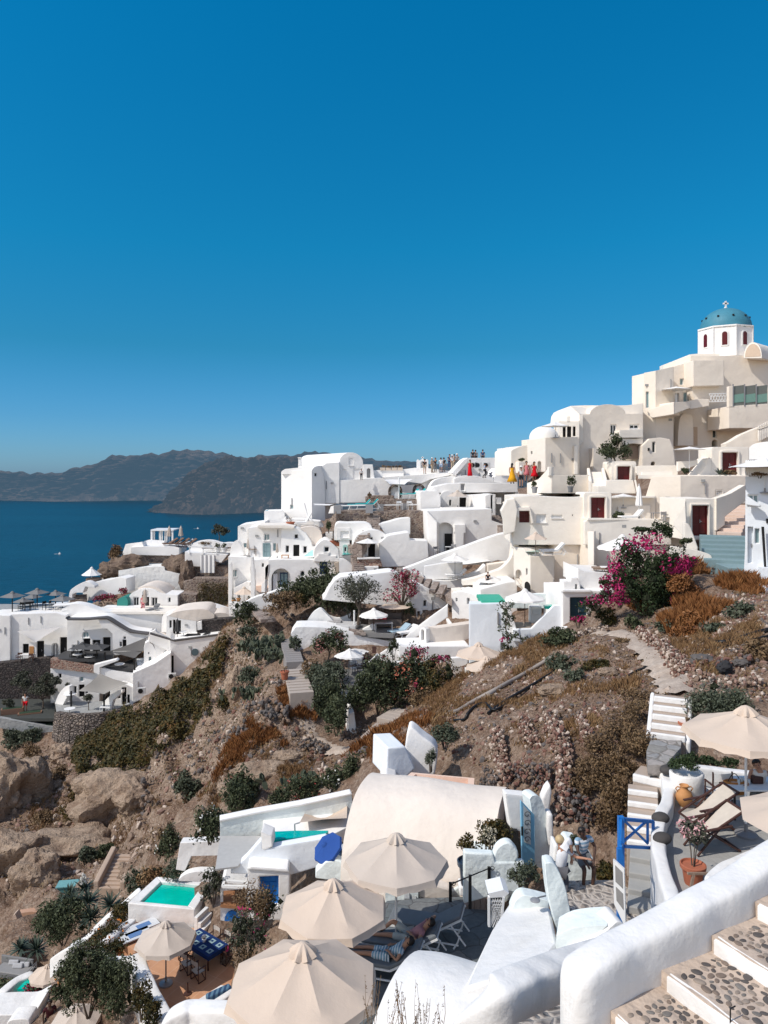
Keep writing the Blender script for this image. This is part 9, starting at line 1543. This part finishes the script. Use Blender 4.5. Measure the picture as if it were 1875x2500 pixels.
for i,(q,Y,r3,m,lb,n,sz,fl)in enumerate(V_):Ah(P(q[0],q[1]+20,Y),r3,m,lb,n=n,size=sz,seed=610+i,Bw=28,low=-.7,Bv=fl,nf=34,Ck=.07)
for i,(px,py,Y,L_,lb)in enumerate(((470,420,37,1.25,'spiky yucca crown left in the yucca clump'),(560,400,37,1.25,'spiky yucca crown right in the yucca clump'),(440,360,38,1.1,'spiky yucca crown at the back of the clump'),(530,320,38.5,1.1,'spiky yucca crown topmost in the clump'),(700,420,37,1.2,'spiky yucca beside the straw bush'),(580,500,36,1.2,'spiky yucca lowest in the clump'),(380,480,36.5,1.2,'spiky yucca at the left of the clump'),(230,700,38,1.2,'agave above the grey sofa'),(130,690,39,1.0,'small agave left above the grey sofa'))):Cb(P(px,py,Y),60,L_*.75,L_AGAVE,lb,'yucca','yucca',.05,700+i,.25,'yuccas and agaves',.3)
t=Bc('flower_spike','cream yucca flower spike','flower',P(525,300,38));vs,fs=Ak(160,Am((.22,.22,.5),3,6,.4),.06,4);MB().add([v+V((0,0,.3))for v in vs],fs).Ab('blossom',L_WHITE,t,Aa=0,Ac=1)
t=Bc('teal_shed','little teal box roof among the tuff rocks','shed',Bm(430,325)-V((0,0,.1)));MB().box((0,0,.25),(1.05,.7,.5),R(8)).Ab('body',flat('faded_teal',(.10,.26,.26)),t,Aa=0,Ac=1);MB().box((0,0,.53),(1.2,.8,.06),R(8)).Ab('roof',flat('teal_roof',(.16,.36,.37)),t,Aa=0,Ac=1)
h=Bg('tuff_ruin','small ruined tuff walls at the left below the cave','wall',Ch(85,42,0),150,590);TW=Az('ruin_plaster',(.50,.38,.30),(.38,.28,.22),.5,.8);h.Bh(Ch(85,42,0),[(85,590),(80,480),(95,470),(125,545),(130,590)],-.5,0,TW);h.Bh(Ch(100,43,0),[(95,470),(200,455),(230,460),(230,560),(120,560)],-.4,0,flat('peach_ruin',(.50,.30,.20)));h.Bh(Ch(0,41.5,0),[(0,590),(80,545),(90,600),(180,580),(180,640),(0,720)],-1,0,TW);h.Bh(Ch(0,41,0),[(0,680),(40,580),(55,600),(40,720),(0,730)],-.6,0,TW);h.done()
t=Bc('sofa','grey outdoor sofa with two silver cushions','sofa',P(90,850,38),rz=R(-12));t.scale=(.55,)*3;MB().box((0,0,.22),(3.6,1.5,.44)).Ab('base',Ce((.17,.17,.175)),t,Aa=0,Ac=1,bev=.06);MB().box((.1,-.1,.50),(3.3,1.3,.16)).Ab('seat_cushion',Ce((.27,.265,.26)),t,Aa=0,Ac=1,bev=.06);MB().box((-.2,.72,.75),(3.4,.2,.7)).Ab('backrest',Ce((.2,.2,.2)),t,Aa=0,Ac=1,bev=.06)
for x,y in((-.4,.45),(.3,.1),(.8,.4)):MB().box((x,y,.75),(.95,.24,.42),R(10),0,R(-25)).Ab('cushion',Ce((.42,.42,.43)),t,Aa=0,Ac=1,bev=.09)
arm=MB()
for x in(1.85,):arm.tube([(x,-.7,.1),(x,-.7,.85),(x,.7,.95),(x,.7,.1)],.03,6);arm.tube([(x,-.5,.2),(x,.6,.8)],.02,6);arm.tube([(x,.6,.2),(x,-.5,.8)],.02,6)
arm.Ab('armrest',Bf,t,Ac=1)
Ae(P(300,1080,36),.82,1.75,BEIGE,'peach-beige parasol over the little pool at the left',n=8,Cm=.5,val=.12,Bu='beige parasols lower left');z3=P(200,910,36).z;mb=MB();mb.Bt([PZ(110,945,z3),PZ(205,848,z3),PZ(320,880,z3),PZ(270,945,z3)],(0,0,-.3));tag(mb.Ab('swimming_pool',POOL,Aa=0,Ay=1),'little emerald pool under the peach-beige parasol','pool')
Ai('white rim on the left of the little emerald pool',[PZ(20,950,z3+.15),PZ(110,880,z3+.15),PZ(200,840,z3+.15)],.5,.8,An);h=Bg('corner_white_house','white rounded wall of the house in the bottom left corner','house',Ch(0,34,0),150,1166);h.Bh(Ch(-40,34.5,2),sp2([(-60,985),(0,968),(120,960),(240,958),(300,930),(330,915)],3)+[(345,1200),(-60,1200)],0,1.5,An,'wall',1);h.Bh(Ch(30,32,0),sp2([(35,1200),(50,1150),(110,1135),(180,1140),(190,1200)],3)+[(190,1230),(35,1230)],-.8,0,An);h.done(bev=.08)
Ae(P(485,1430,30.5),.98,1.95,TAUPE,'beige parasol cut by the bottom edge at the lower left',n=8,Cm=.42,val=.14,rz=pi/8,Bu='beige parasols lower left');Au(P(315,1230,31)+V((0,0,-.3)),.5,'person in dark red at the bottom edge beside the beige parasol',MAROON,BL,skin=SKIND)
#================================================ right foreground: blue gate and deck-chair terrace
use(1180,1700,695)
ZL=-10.0;mb=MB();mb.Bt([PZ(380,1075,ZL),PZ(640,1072,ZL),PZ(790,1070,ZL),PZ(1030,1290,ZL),PZ(900,1430,ZL),PZ(500,1430,ZL),PZ(470,1250,ZL)],(0,0,-.5));tag(mb.Ab('cobbled_landing',COBBLE,Aa=0,Ay=1),'pebble-paved landing below the blue gate',kind='structure')
h=Bg('seat_wall','pale aqua seat wall where the man in striped shirt sits','wall',Ch(475,19.2,0),560,1080);f=Ch(475,19.0,0);h.Bh(f,[(474,1085),(474,850),(490,835),(548,845),(556,930),(600,930),(640,940),(656,1000),(660,1075),(560,1085)],-.5,0,COOL);h.Bh(Ch(405,19.6,0),[(405,1000),(415,860),(440,870),(440,1000)],-.5,0,Ar);h.Bh(Ch(370,21.2,0),[(372,790),(375,685),(405,690),(412,860),(385,880)],-.4,0,Ar);h.Bh(Ch(340,22.5,0),[(342,600),(365,545),(390,515),(400,560),(385,680),(350,690)],-.4,0,Ar);h.Bh(Ch(62,26,0),[(64,580),(66,450),(85,500),(105,582)],-.4,0,Ar);h.done(bev=.04)
ST=Cn('striped_tee',(.70,.72,.74),(.22,.36,.48),10,2)
SIT=dict(pel=(0,0,.60),che=(.02,-.06,.92),nec=(.0,-.07,1.11),hea=(-.05,-.12,1.20),top=(-.07,-.12,1.32),hl=(-.10,-.03,.58),kl=(-.20,-.42,.46),fl=(-.20,-.36,.02),tl=(-.22,-.52,.0),hr=(.10,-.03,.58),kr=(.06,-.45,.48),fr=(.02,-.44,.02),tr=(.0,-.60,.0),sl=(-.18,-.05,1.06),el=(-.26,-.22,.84),wl=(-.20,-.42,.68),al=(-.17,-.48,.62),sr=(.21,-.04,1.06),er=(.30,-.16,.82),wr=(.12,-.36,.66),ar=(.06,-.42,.62))
Au(P(572,1062,18.6),.35,'man in blue and white striped shirt and grey shorts sitting on the wall',ST,Ce((.13,.14,.15)),skin=SKIND,pose=SIT,shorts=1,fingers=1,scale=.98)
WM=dict(pel=(0,0,.62),che=(.0,-.04,.95),nec=(0,-.03,1.14),hea=(.02,-.06,1.24),top=(.03,-.06,1.36),sr=(.18,-.02,1.08),er=(.36,-.06,.92),wr=(.54,.06,.98),ar=(.62,.10,1.0),hl=(-.1,0,.6),kl=(-.12,-.25,.32),fl=(-.12,.1,.06),hr=(.1,0,.6),kr=(.12,-.25,.32),fr=(.12,.1,.06),tl=(-.12,-.02,.02),tr=(.12,-.02,.02))
Au(PZ(452,1128,ZL)+V((0,0,-.12)),pi-.25,'woman with short blond hair in white t-shirt seen from behind',Ce((.72,.73,.75)),Ce((.10,.10,.11)),hair=HAIRL,pose={k:(-x if k[-1]in 'rl' and len(k)==2 and k not in('hl','hr')else x,y,z)for k,(x,y,z)in WM.items()},fingers=1,scale=1.0)
Ah(P(530,850,18.9),(.24,.2,.16),Aw,'small dark plant on top of the aqua seat wall',n=220,size=.035,seed=640)
g0=P(832,1325,17.0);t=Bc('blue_gate','bright blue wooden gate with crossed braces','gate',g0);g1=P(815,700,17.0);top=V((g0.x-.12,17.0,g1.z));MB().bar(V((top.x,17.0,ZL)),top,.13,.12,up=(0,1,0)).Ab('post',BLUEB,t,Aa=0)
pv=V((.985,.17,0));X0=P(822,716,17.0);X1=P(990,730,17.6);dn=V((0,0,-.52));mb=MB();mb.bar(X0,X1,.07,.07);mb.bar(X0+dn+V((0,0,-.10)),X1+dn+V((0,0,-.1)),.06,.06);mb.bar(X1,X1+dn,.06,.06,up=(0,1,0));m3=X0.lerp(X1,.8);mb.bar(m3,m3+dn,.05,.05,up=(0,1,0));mb.bar(X0+V((0,-.01,-.03)),m3+dn+V((0,-.01,0)),.05,.04,up=(0,1,.2));mb.bar(X0+dn+V((0,.03,0)),m3+V((0,.03,0)),.05,.04,up=(0,1,.2));mb.Ab('cross_panel',BLUEB,t,Aa=0)
L0=V((top.x,17.0,0));LE=V((top.x*15.75/17-.03,15.75,0));zt_,zb_=top.z,ZL+.05;mb=MB();mb.bar(V((LE.x,LE.y,zb_)),V((LE.x,LE.y,zt_-.1)),.10,.09,up=(0,1,0))
for z in(zt_-.05,zt_-.62,zt_-1.2,zb_+.08):mb.bar(V((L0.x,L0.y,z)),V((LE.x,LE.y,z-.05)),.06,.06)
for za,zb in((zt_-.05,zt_-.62),(zt_-.62,zt_-1.2),(zt_-1.2,zb_+.08)):mb.bar(V((L0.x-.01,L0.y,za)),V((LE.x-.01,LE.y,zb)),.05,.04);mb.bar(V((L0.x+.03,L0.y,zb)),V((LE.x+.03,LE.y,za)),.05,.04)
mb.Ab('open_leaf',BLUEB,t,Aa=0)
fW=Ch(765,15.6,-38);t=Bc('white_shutter','white framed gate panel with two grey panes leaning by the blue gate','gate',fW.at(800,1330));fr=MB();fr.Bt([fW.at(x,y)for x,y in((756,950),(820,1008),(828,1350),(762,1210))],fW.n*-.05);fr.Ab('frame',As,t,Aa=0)
for q in(((768,985),(808,1025),(812,1120),(770,1080)),((772,1110),(812,1150),(816,1245),(776,1190))):MB().Bt([fW.at(x,y,.015)for x,y in q],fW.n*-.01).Ab('pane',flat('grey_pane',(.27,.26,.25)),t,Aa=0)
Ax(P(935,1270,16.9),P(945,890,18.9),1.25,4,flat('grey_cement_step',(.33,.325,.31),.9),'grey cement steps crossed by the gate shadow',drop=.8)
TRD=flat('pinkish_tread',(.42,.34,.28),.9);Ax(P(930,885,19.0),P(930,520,21.0),1.35,5,TRD,'white-edged stone steps climbing behind the blue gate',drop=.8,trim=An);Ax(P(955,520,21.05),P(1000,420,21.7),1.4,1,TRD,'broad top step with white edge at the wall corner',drop=.8,trim=An)
z5=P(1040,300,22.3).z;mb=MB();mb.Bt([PZ(960,400,z5),PZ(1060,400,z5),PZ(1150,300,z5),PZ(1155,255,z5),PZ(975,255,z5),PZ(950,320,z5)],(0,0,-.3));tag(mb.Ab('slate_path',SLATE,Aa=0,Ay=1),'slate slab path at the foot of the white stair',kind='structure')
Ax(P(1075,262,23.1),P(1095,-5,24.6),1.75,5,TRD,'white stair of five steps leading to the hill path',drop=.9,trim=An,sides=An,sidew=.14,sideh=.06)
Ai('white wall with three round dark stones beside the gate steps',[P(1000,385,21.6),P(1058,440,21),P(1082,520,20.2),P(1070,600,19.2),P(1030,700,18.2),P(1018,820,17.2),P(1040,960,16.2),P(1085,1110,15.2),P(1130,1230,14.5)],.32,2.0,An,seed=31)
for i,(px,py,Y)in enumerate(((1073,428,20.8),(1033,708,18.1),(1043,827,17.1))):Af(P(px,py,Y),(.21,.17,.13),flat('round_black_stone',(.06,.055,.052),.8),['round dark stone on the wall corner, farthest of three','round dark stone on the wall, middle of three','round dark stone on the wall, nearest of three'][i],60+i,'stone','stone',rough=.06)
ZR=-8.7;mb=MB();mb.Bt([PZ(1085,450,ZR),V((12,22,ZR)),V((12,12,ZR)),V((7,12,ZR)),PZ(1150,1180,ZR),PZ(1060,960,ZR),PZ(1030,830,ZR),PZ(1045,720,ZR),PZ(1090,540,ZR)],(0,0,-.8));tag(mb.Ab('deck_terrace',Az('warm_cement',(.36,.35,.33),(.24,.235,.22),.5,.3,big=2),Aa=0,Ay=1),'smooth grey cement terrace with deck chairs','terrace')
Ai('white parapet at the back of the deck-chair terrace',[P(1100,450,20.8),P(1170,400,21.3),P(1300,408,21.3),P(1540,436,21.2),P(1700,455,21)],.3,1.0,An,seed=32)
t=Bc('round_planter','round white planter with clipped green shrub on the terrace','planter',P(1185,590,20.2));c=P(1185,600,20.2);MB().lathe([(.0,0),(.40,0),(.41,.3),(.43,.62),(.40,.66),(.35,.65),(.33,.58),(0,.56)],(c.x,c.y,ZR),26,sx=1.05).Ab('tub',An,t,Aa=50);vs,fs=Ak(1700,Am((.38,.32,.28),4,20,.4,-.2),.035,4);MB().add([v+V((c.x-.06,c.y,ZR+.82))for v in vs],fs).Ab('foliage',L_GREEN,t,Aa=0)
def amphora(loc,s_,mat,label):
 t=Bc('clay_jug',label,'jug',loc);MB().lathe([(0,0),(.10,0),(.13,.03),(.22,.18),(.24,.30),(.20,.42),(.11,.50),(.10,.56),(.14,.61),(.13,.62),(.085,.56),(0,.55)],n=22).Ab('body',mat,t,Ac=1,Aa=60).scale=(s_,)*3
 for a in(0,pi):MB().tube([(cos(a)*.20*s_,0,.44*s_),(cos(a)*.25*s_,0,.52*s_),(cos(a)*.2*s_,0,.57*s_),(cos(a)*.1*s_,0,.55*s_)],.018*s_,6).Ab('handle',mat,t,Ac=1)
 return t
q=PZ(1170,640,ZR);amphora(q,.9,TERRA2,'ochre clay jug beside the round white planter')
Ag(P(1190,225,23.5),.27,.42,TERRA,L_DRY,(.1,.1,.1),'terracotta pot at the side of the white stair',n=30,seed=650);t=Bc('plant_stake','thin stick standing in the pot by the white stair','stick',P(1190,160,23.5));MB().tube([P(1186,165,23.5),P(1196,70,23.5)],.012,5).Ab('stick',WOOD,t)
q=PZ(1222,1090,ZR);Ag(q,.25,.42,TERRA,L_OLIVE,(.30,.28,.36),'large terracotta pot with pink-flowered oleander',n=420,size=.05,seed=651,Bv=L_PINK,nf=170,Cj=.38,Ck=.04)
def deckchair(loc,rz,label):
 t=Bc('deck_chair',label,'deck chair',loc,'deck chairs on the cement terrace',rz);fb=Ce((.56,.50,.43))
 for y in(-.3,.3):
  f_=MB();f_.bar((-.62,y,.32),(.62,y,.95),.05,.035);f_.Ab('long_rail',WOODD,t,Aa=0,Ac=1);f_=MB();f_.bar((.55,y*.86,.02),(-.30,y*.86,.55),.05,.035);f_.bar((-.55,y*.86,.02),(.10,y*.86,.66),.045,.03);f_.Ab('leg_rail',WOODD,t,Aa=0,Ac=1);MB().bar((-.45,y*1.1,.60),(.30,y*1.1,.66),.07,.03).Ab('armrest',WOODD,t,Aa=0,Ac=1)
 f_=MB();f_.bar((-.6,-.3,.32),(-.6,.3,.32),.04,.04);f_.bar((.62,-.32,.95),(.62,.32,.95),.05,.05);f_.bar((.55,-.28,.03),(.55,.28,.03),.04,.04);f_.Ab('cross_rail',WOODD,t,Aa=0,Ac=1)
 MB().grid(lambda u,v:V((-.58+1.18*u,-.25+.5*v,.34+.60*u-.20*sin(pi*u)*(1.15-u))),12,4).Ab('canvas',fb,t,Aa=180,Ac=1);return t
deckchair(PZ(1310,770,ZR),R(12),'wooden deck chair with cream canvas, farther one');deckchair(PZ(1330,890,ZR),R(12),'wooden deck chair with cream canvas, nearer one')
Bk(PZ(1370,640,ZR),R(185),'wooden armchair with white canvas at the terrace table',WOODD,CANVW);q=PZ(1580,680,ZR);Bb(q+V((.1,0,0)),0,'white topped table with black iron legs under the terrace parasol',1.7,.9,.78,As,Be)
t=Bc('straw_bag','orange straw bag with black handle on the chair','bag',P(1462,565,19.2));MB().lathe([(.0,0),(.24,0),(.27,.12),(.25,.30),(.22,.33),(.2,.3),(0,.26)],n=16,sx=1.15,sy=.55).Ab('body',flat('orange_straw',(.42,.18,.05),.8),t,Ac=1,Aa=50);MB().tube([(-.16+.32*i/8,0,.31+.2*sin(pi*i/8))for i in range(9)],.012,5).Ab('handle',Be,t,Ac=1)
t=Bc('white_towel','white towel hanging over the chair back under the straw bag','towel',P(1480,560,19.3));MB().box((0,.1,0),(.5,.08,.45)).Ab('cloth',CANVW,t,Aa=0,Ac=1,bev=.03)
t=Bc('dark_basket','dark box on the white terrace table','box',q+V((.05,0,.78)));MB().box((0,0,.09),(.28,.2,.18)).Ab('body',WOODD,t,Aa=0,Ac=1,bev=.02)
for i in range(3):
 t=Bc('drinking_glass','clear drinking glass on the white terrace table','glass',q+V((-.45+i*.13,-.1+.1*(i%2),.78)),'glasses on the terrace table');MB().lathe([(0,0),(.03,0),(.035,.13),(.03,.13),(.027,.01),(0,.01)],n=12).Ab('body',flat('pale_glass',(.6,.65,.66),.1),t,Ac=1)
Au(PZ(1640,720,ZR)+V((.1,.5,0)),R(-20),'woman in white top sitting at the right edge under the parasol',Ce((.66,.62,.58)),Ce((.3,.3,.3)),pose={**SIT,'wl':(-.30,-.40,.78),'al':(-.34,-.46,.8)},long_hair=0,sleeves=0,fingers=1)
Ae(V((ray(1530,0).x*18.0,18.0,ZR)),1.42,2.52,BEIGE,'cream-beige parasol over the terrace table',n=8,Cm=.36,val=.17,rz=pi/8,Bu='parasols on the deck terrace',pole_r=.03)
Ae(V((ray(1935,0).x*14.6,14.6,ZR)),1.42,1.95,BEIGE,'cream-beige parasol cut by the right edge',n=8,Cm=.36,val=.0,rz=0,Bu='parasols on the deck terrace')
Ai('white rounded end of the terrace wall near the terracotta pot',[PZ(1325,1060,ZR+.75),PZ(1400,985,ZR+.75),PZ(1500,940,ZR+.75),PZ(1640,880,ZR+.75)],.3,.9,An,seed=33)
t=Bc('wooden_rack','low wooden rail seat beside the terracotta pot','rack',PZ(1260,1150,ZR));mb=MB();mb.bar((-.25,0,.42),(.42,.10,.36),.05,.04);mb.bar((-.2,0,.02),(-.12,0,.42),.05,.05,up=(0,1,0));mb.bar((.3,.1,.02),(.32,.1,.38),.05,.05,up=(0,1,0));mb.Ab('frame',WOOD,t,Aa=0,Ac=1)
SUN=V((-.90,-.47,1.10)).normalized()
sun=bpy.data.lights.new('sun','SUN');sun.energy=3.5;sun.angle=R(.55);sun.color=(1.0,.945,.86)
so=bpy.data.objects.new('sun',sun);col.objects.link(so);so.rotation_euler=(-SUN).to_track_quat('-Z','Y').to_euler();so.location=(0,0,50)
w=bpy.data.worlds.new('World');sc.world=w;w.use_nodes=1;nt=w.node_tree
for n in list(nt.nodes):nt.nodes.remove(n)
out=nt.nodes.new('ShaderNodeOutputWorld');bg=nt.nodes.new('ShaderNodeBackground');st=nt.nodes.new('ShaderNodeTexSky')
st.sky_type='NISHITA';st.sun_disc=0;st.sun_elevation=math.asin(SUN.z);st.sun_rotation=math.atan2(SUN.x,SUN.y)
st.altitude=100;st.air_density=1.0;st.dust_density=.6;st.ozone_density=3.0
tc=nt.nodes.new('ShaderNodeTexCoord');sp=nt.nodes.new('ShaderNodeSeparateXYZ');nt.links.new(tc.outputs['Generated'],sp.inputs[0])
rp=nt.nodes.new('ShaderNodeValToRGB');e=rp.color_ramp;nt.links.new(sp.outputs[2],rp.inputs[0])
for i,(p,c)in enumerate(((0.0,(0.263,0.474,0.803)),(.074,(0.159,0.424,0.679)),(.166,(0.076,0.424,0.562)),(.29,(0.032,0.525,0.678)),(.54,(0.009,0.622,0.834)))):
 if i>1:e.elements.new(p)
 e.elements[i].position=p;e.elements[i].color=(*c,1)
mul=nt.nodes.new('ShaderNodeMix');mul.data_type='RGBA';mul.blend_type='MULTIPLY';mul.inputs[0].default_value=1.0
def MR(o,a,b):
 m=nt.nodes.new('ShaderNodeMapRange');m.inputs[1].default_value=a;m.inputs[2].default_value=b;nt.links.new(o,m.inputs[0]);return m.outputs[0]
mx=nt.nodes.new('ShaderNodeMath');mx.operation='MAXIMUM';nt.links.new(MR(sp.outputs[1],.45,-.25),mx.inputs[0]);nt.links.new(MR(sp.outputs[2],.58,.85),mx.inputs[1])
hz=nt.nodes.new('ShaderNodeMix');hz.data_type='RGBA';nt.links.new(mx.outputs[0],hz.inputs[0]);nt.links.new(rp.outputs[0],hz.inputs[6]);hz.inputs[7].default_value=(1.22,1.04,.92,1);nt.links.new(hz.outputs[2],mul.inputs[7])  # extra warm tint on unseen sky behind and overhead, to neutralise blue shadows
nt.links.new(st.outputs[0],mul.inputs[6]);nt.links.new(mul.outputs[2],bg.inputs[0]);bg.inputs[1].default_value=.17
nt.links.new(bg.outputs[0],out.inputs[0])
cam=bpy.data.cameras.new('camera');cam.sensor_fit='VERTICAL';cam.sensor_height=36;cam.lens=F/2500*36;cam.shift_y=-(1250-HZ)/2500;cam.clip_start=.1;cam.clip_end=60000
co=bpy.data.objects.new('camera',cam);col.objects.link(co);co.rotation_euler=(pi/2,0,0);sc.camera=co
sc.view_settings.view_transform='Standard';sc.view_settings.look='None';sc.view_settings.exposure=0;sc.view_settings.gamma=1
sc.cycles.use_denoising=1;sc.cycles.max_bounces=6;sc.cycles.diffuse_bounces=3;sc.cycles.glossy_bounces=2;sc.cycles.transmission_bounces=2;sc.cycles.transparent_max_bounces=6
sc.cycles.caustics_reflective=0;sc.cycles.caustics_refractive=0
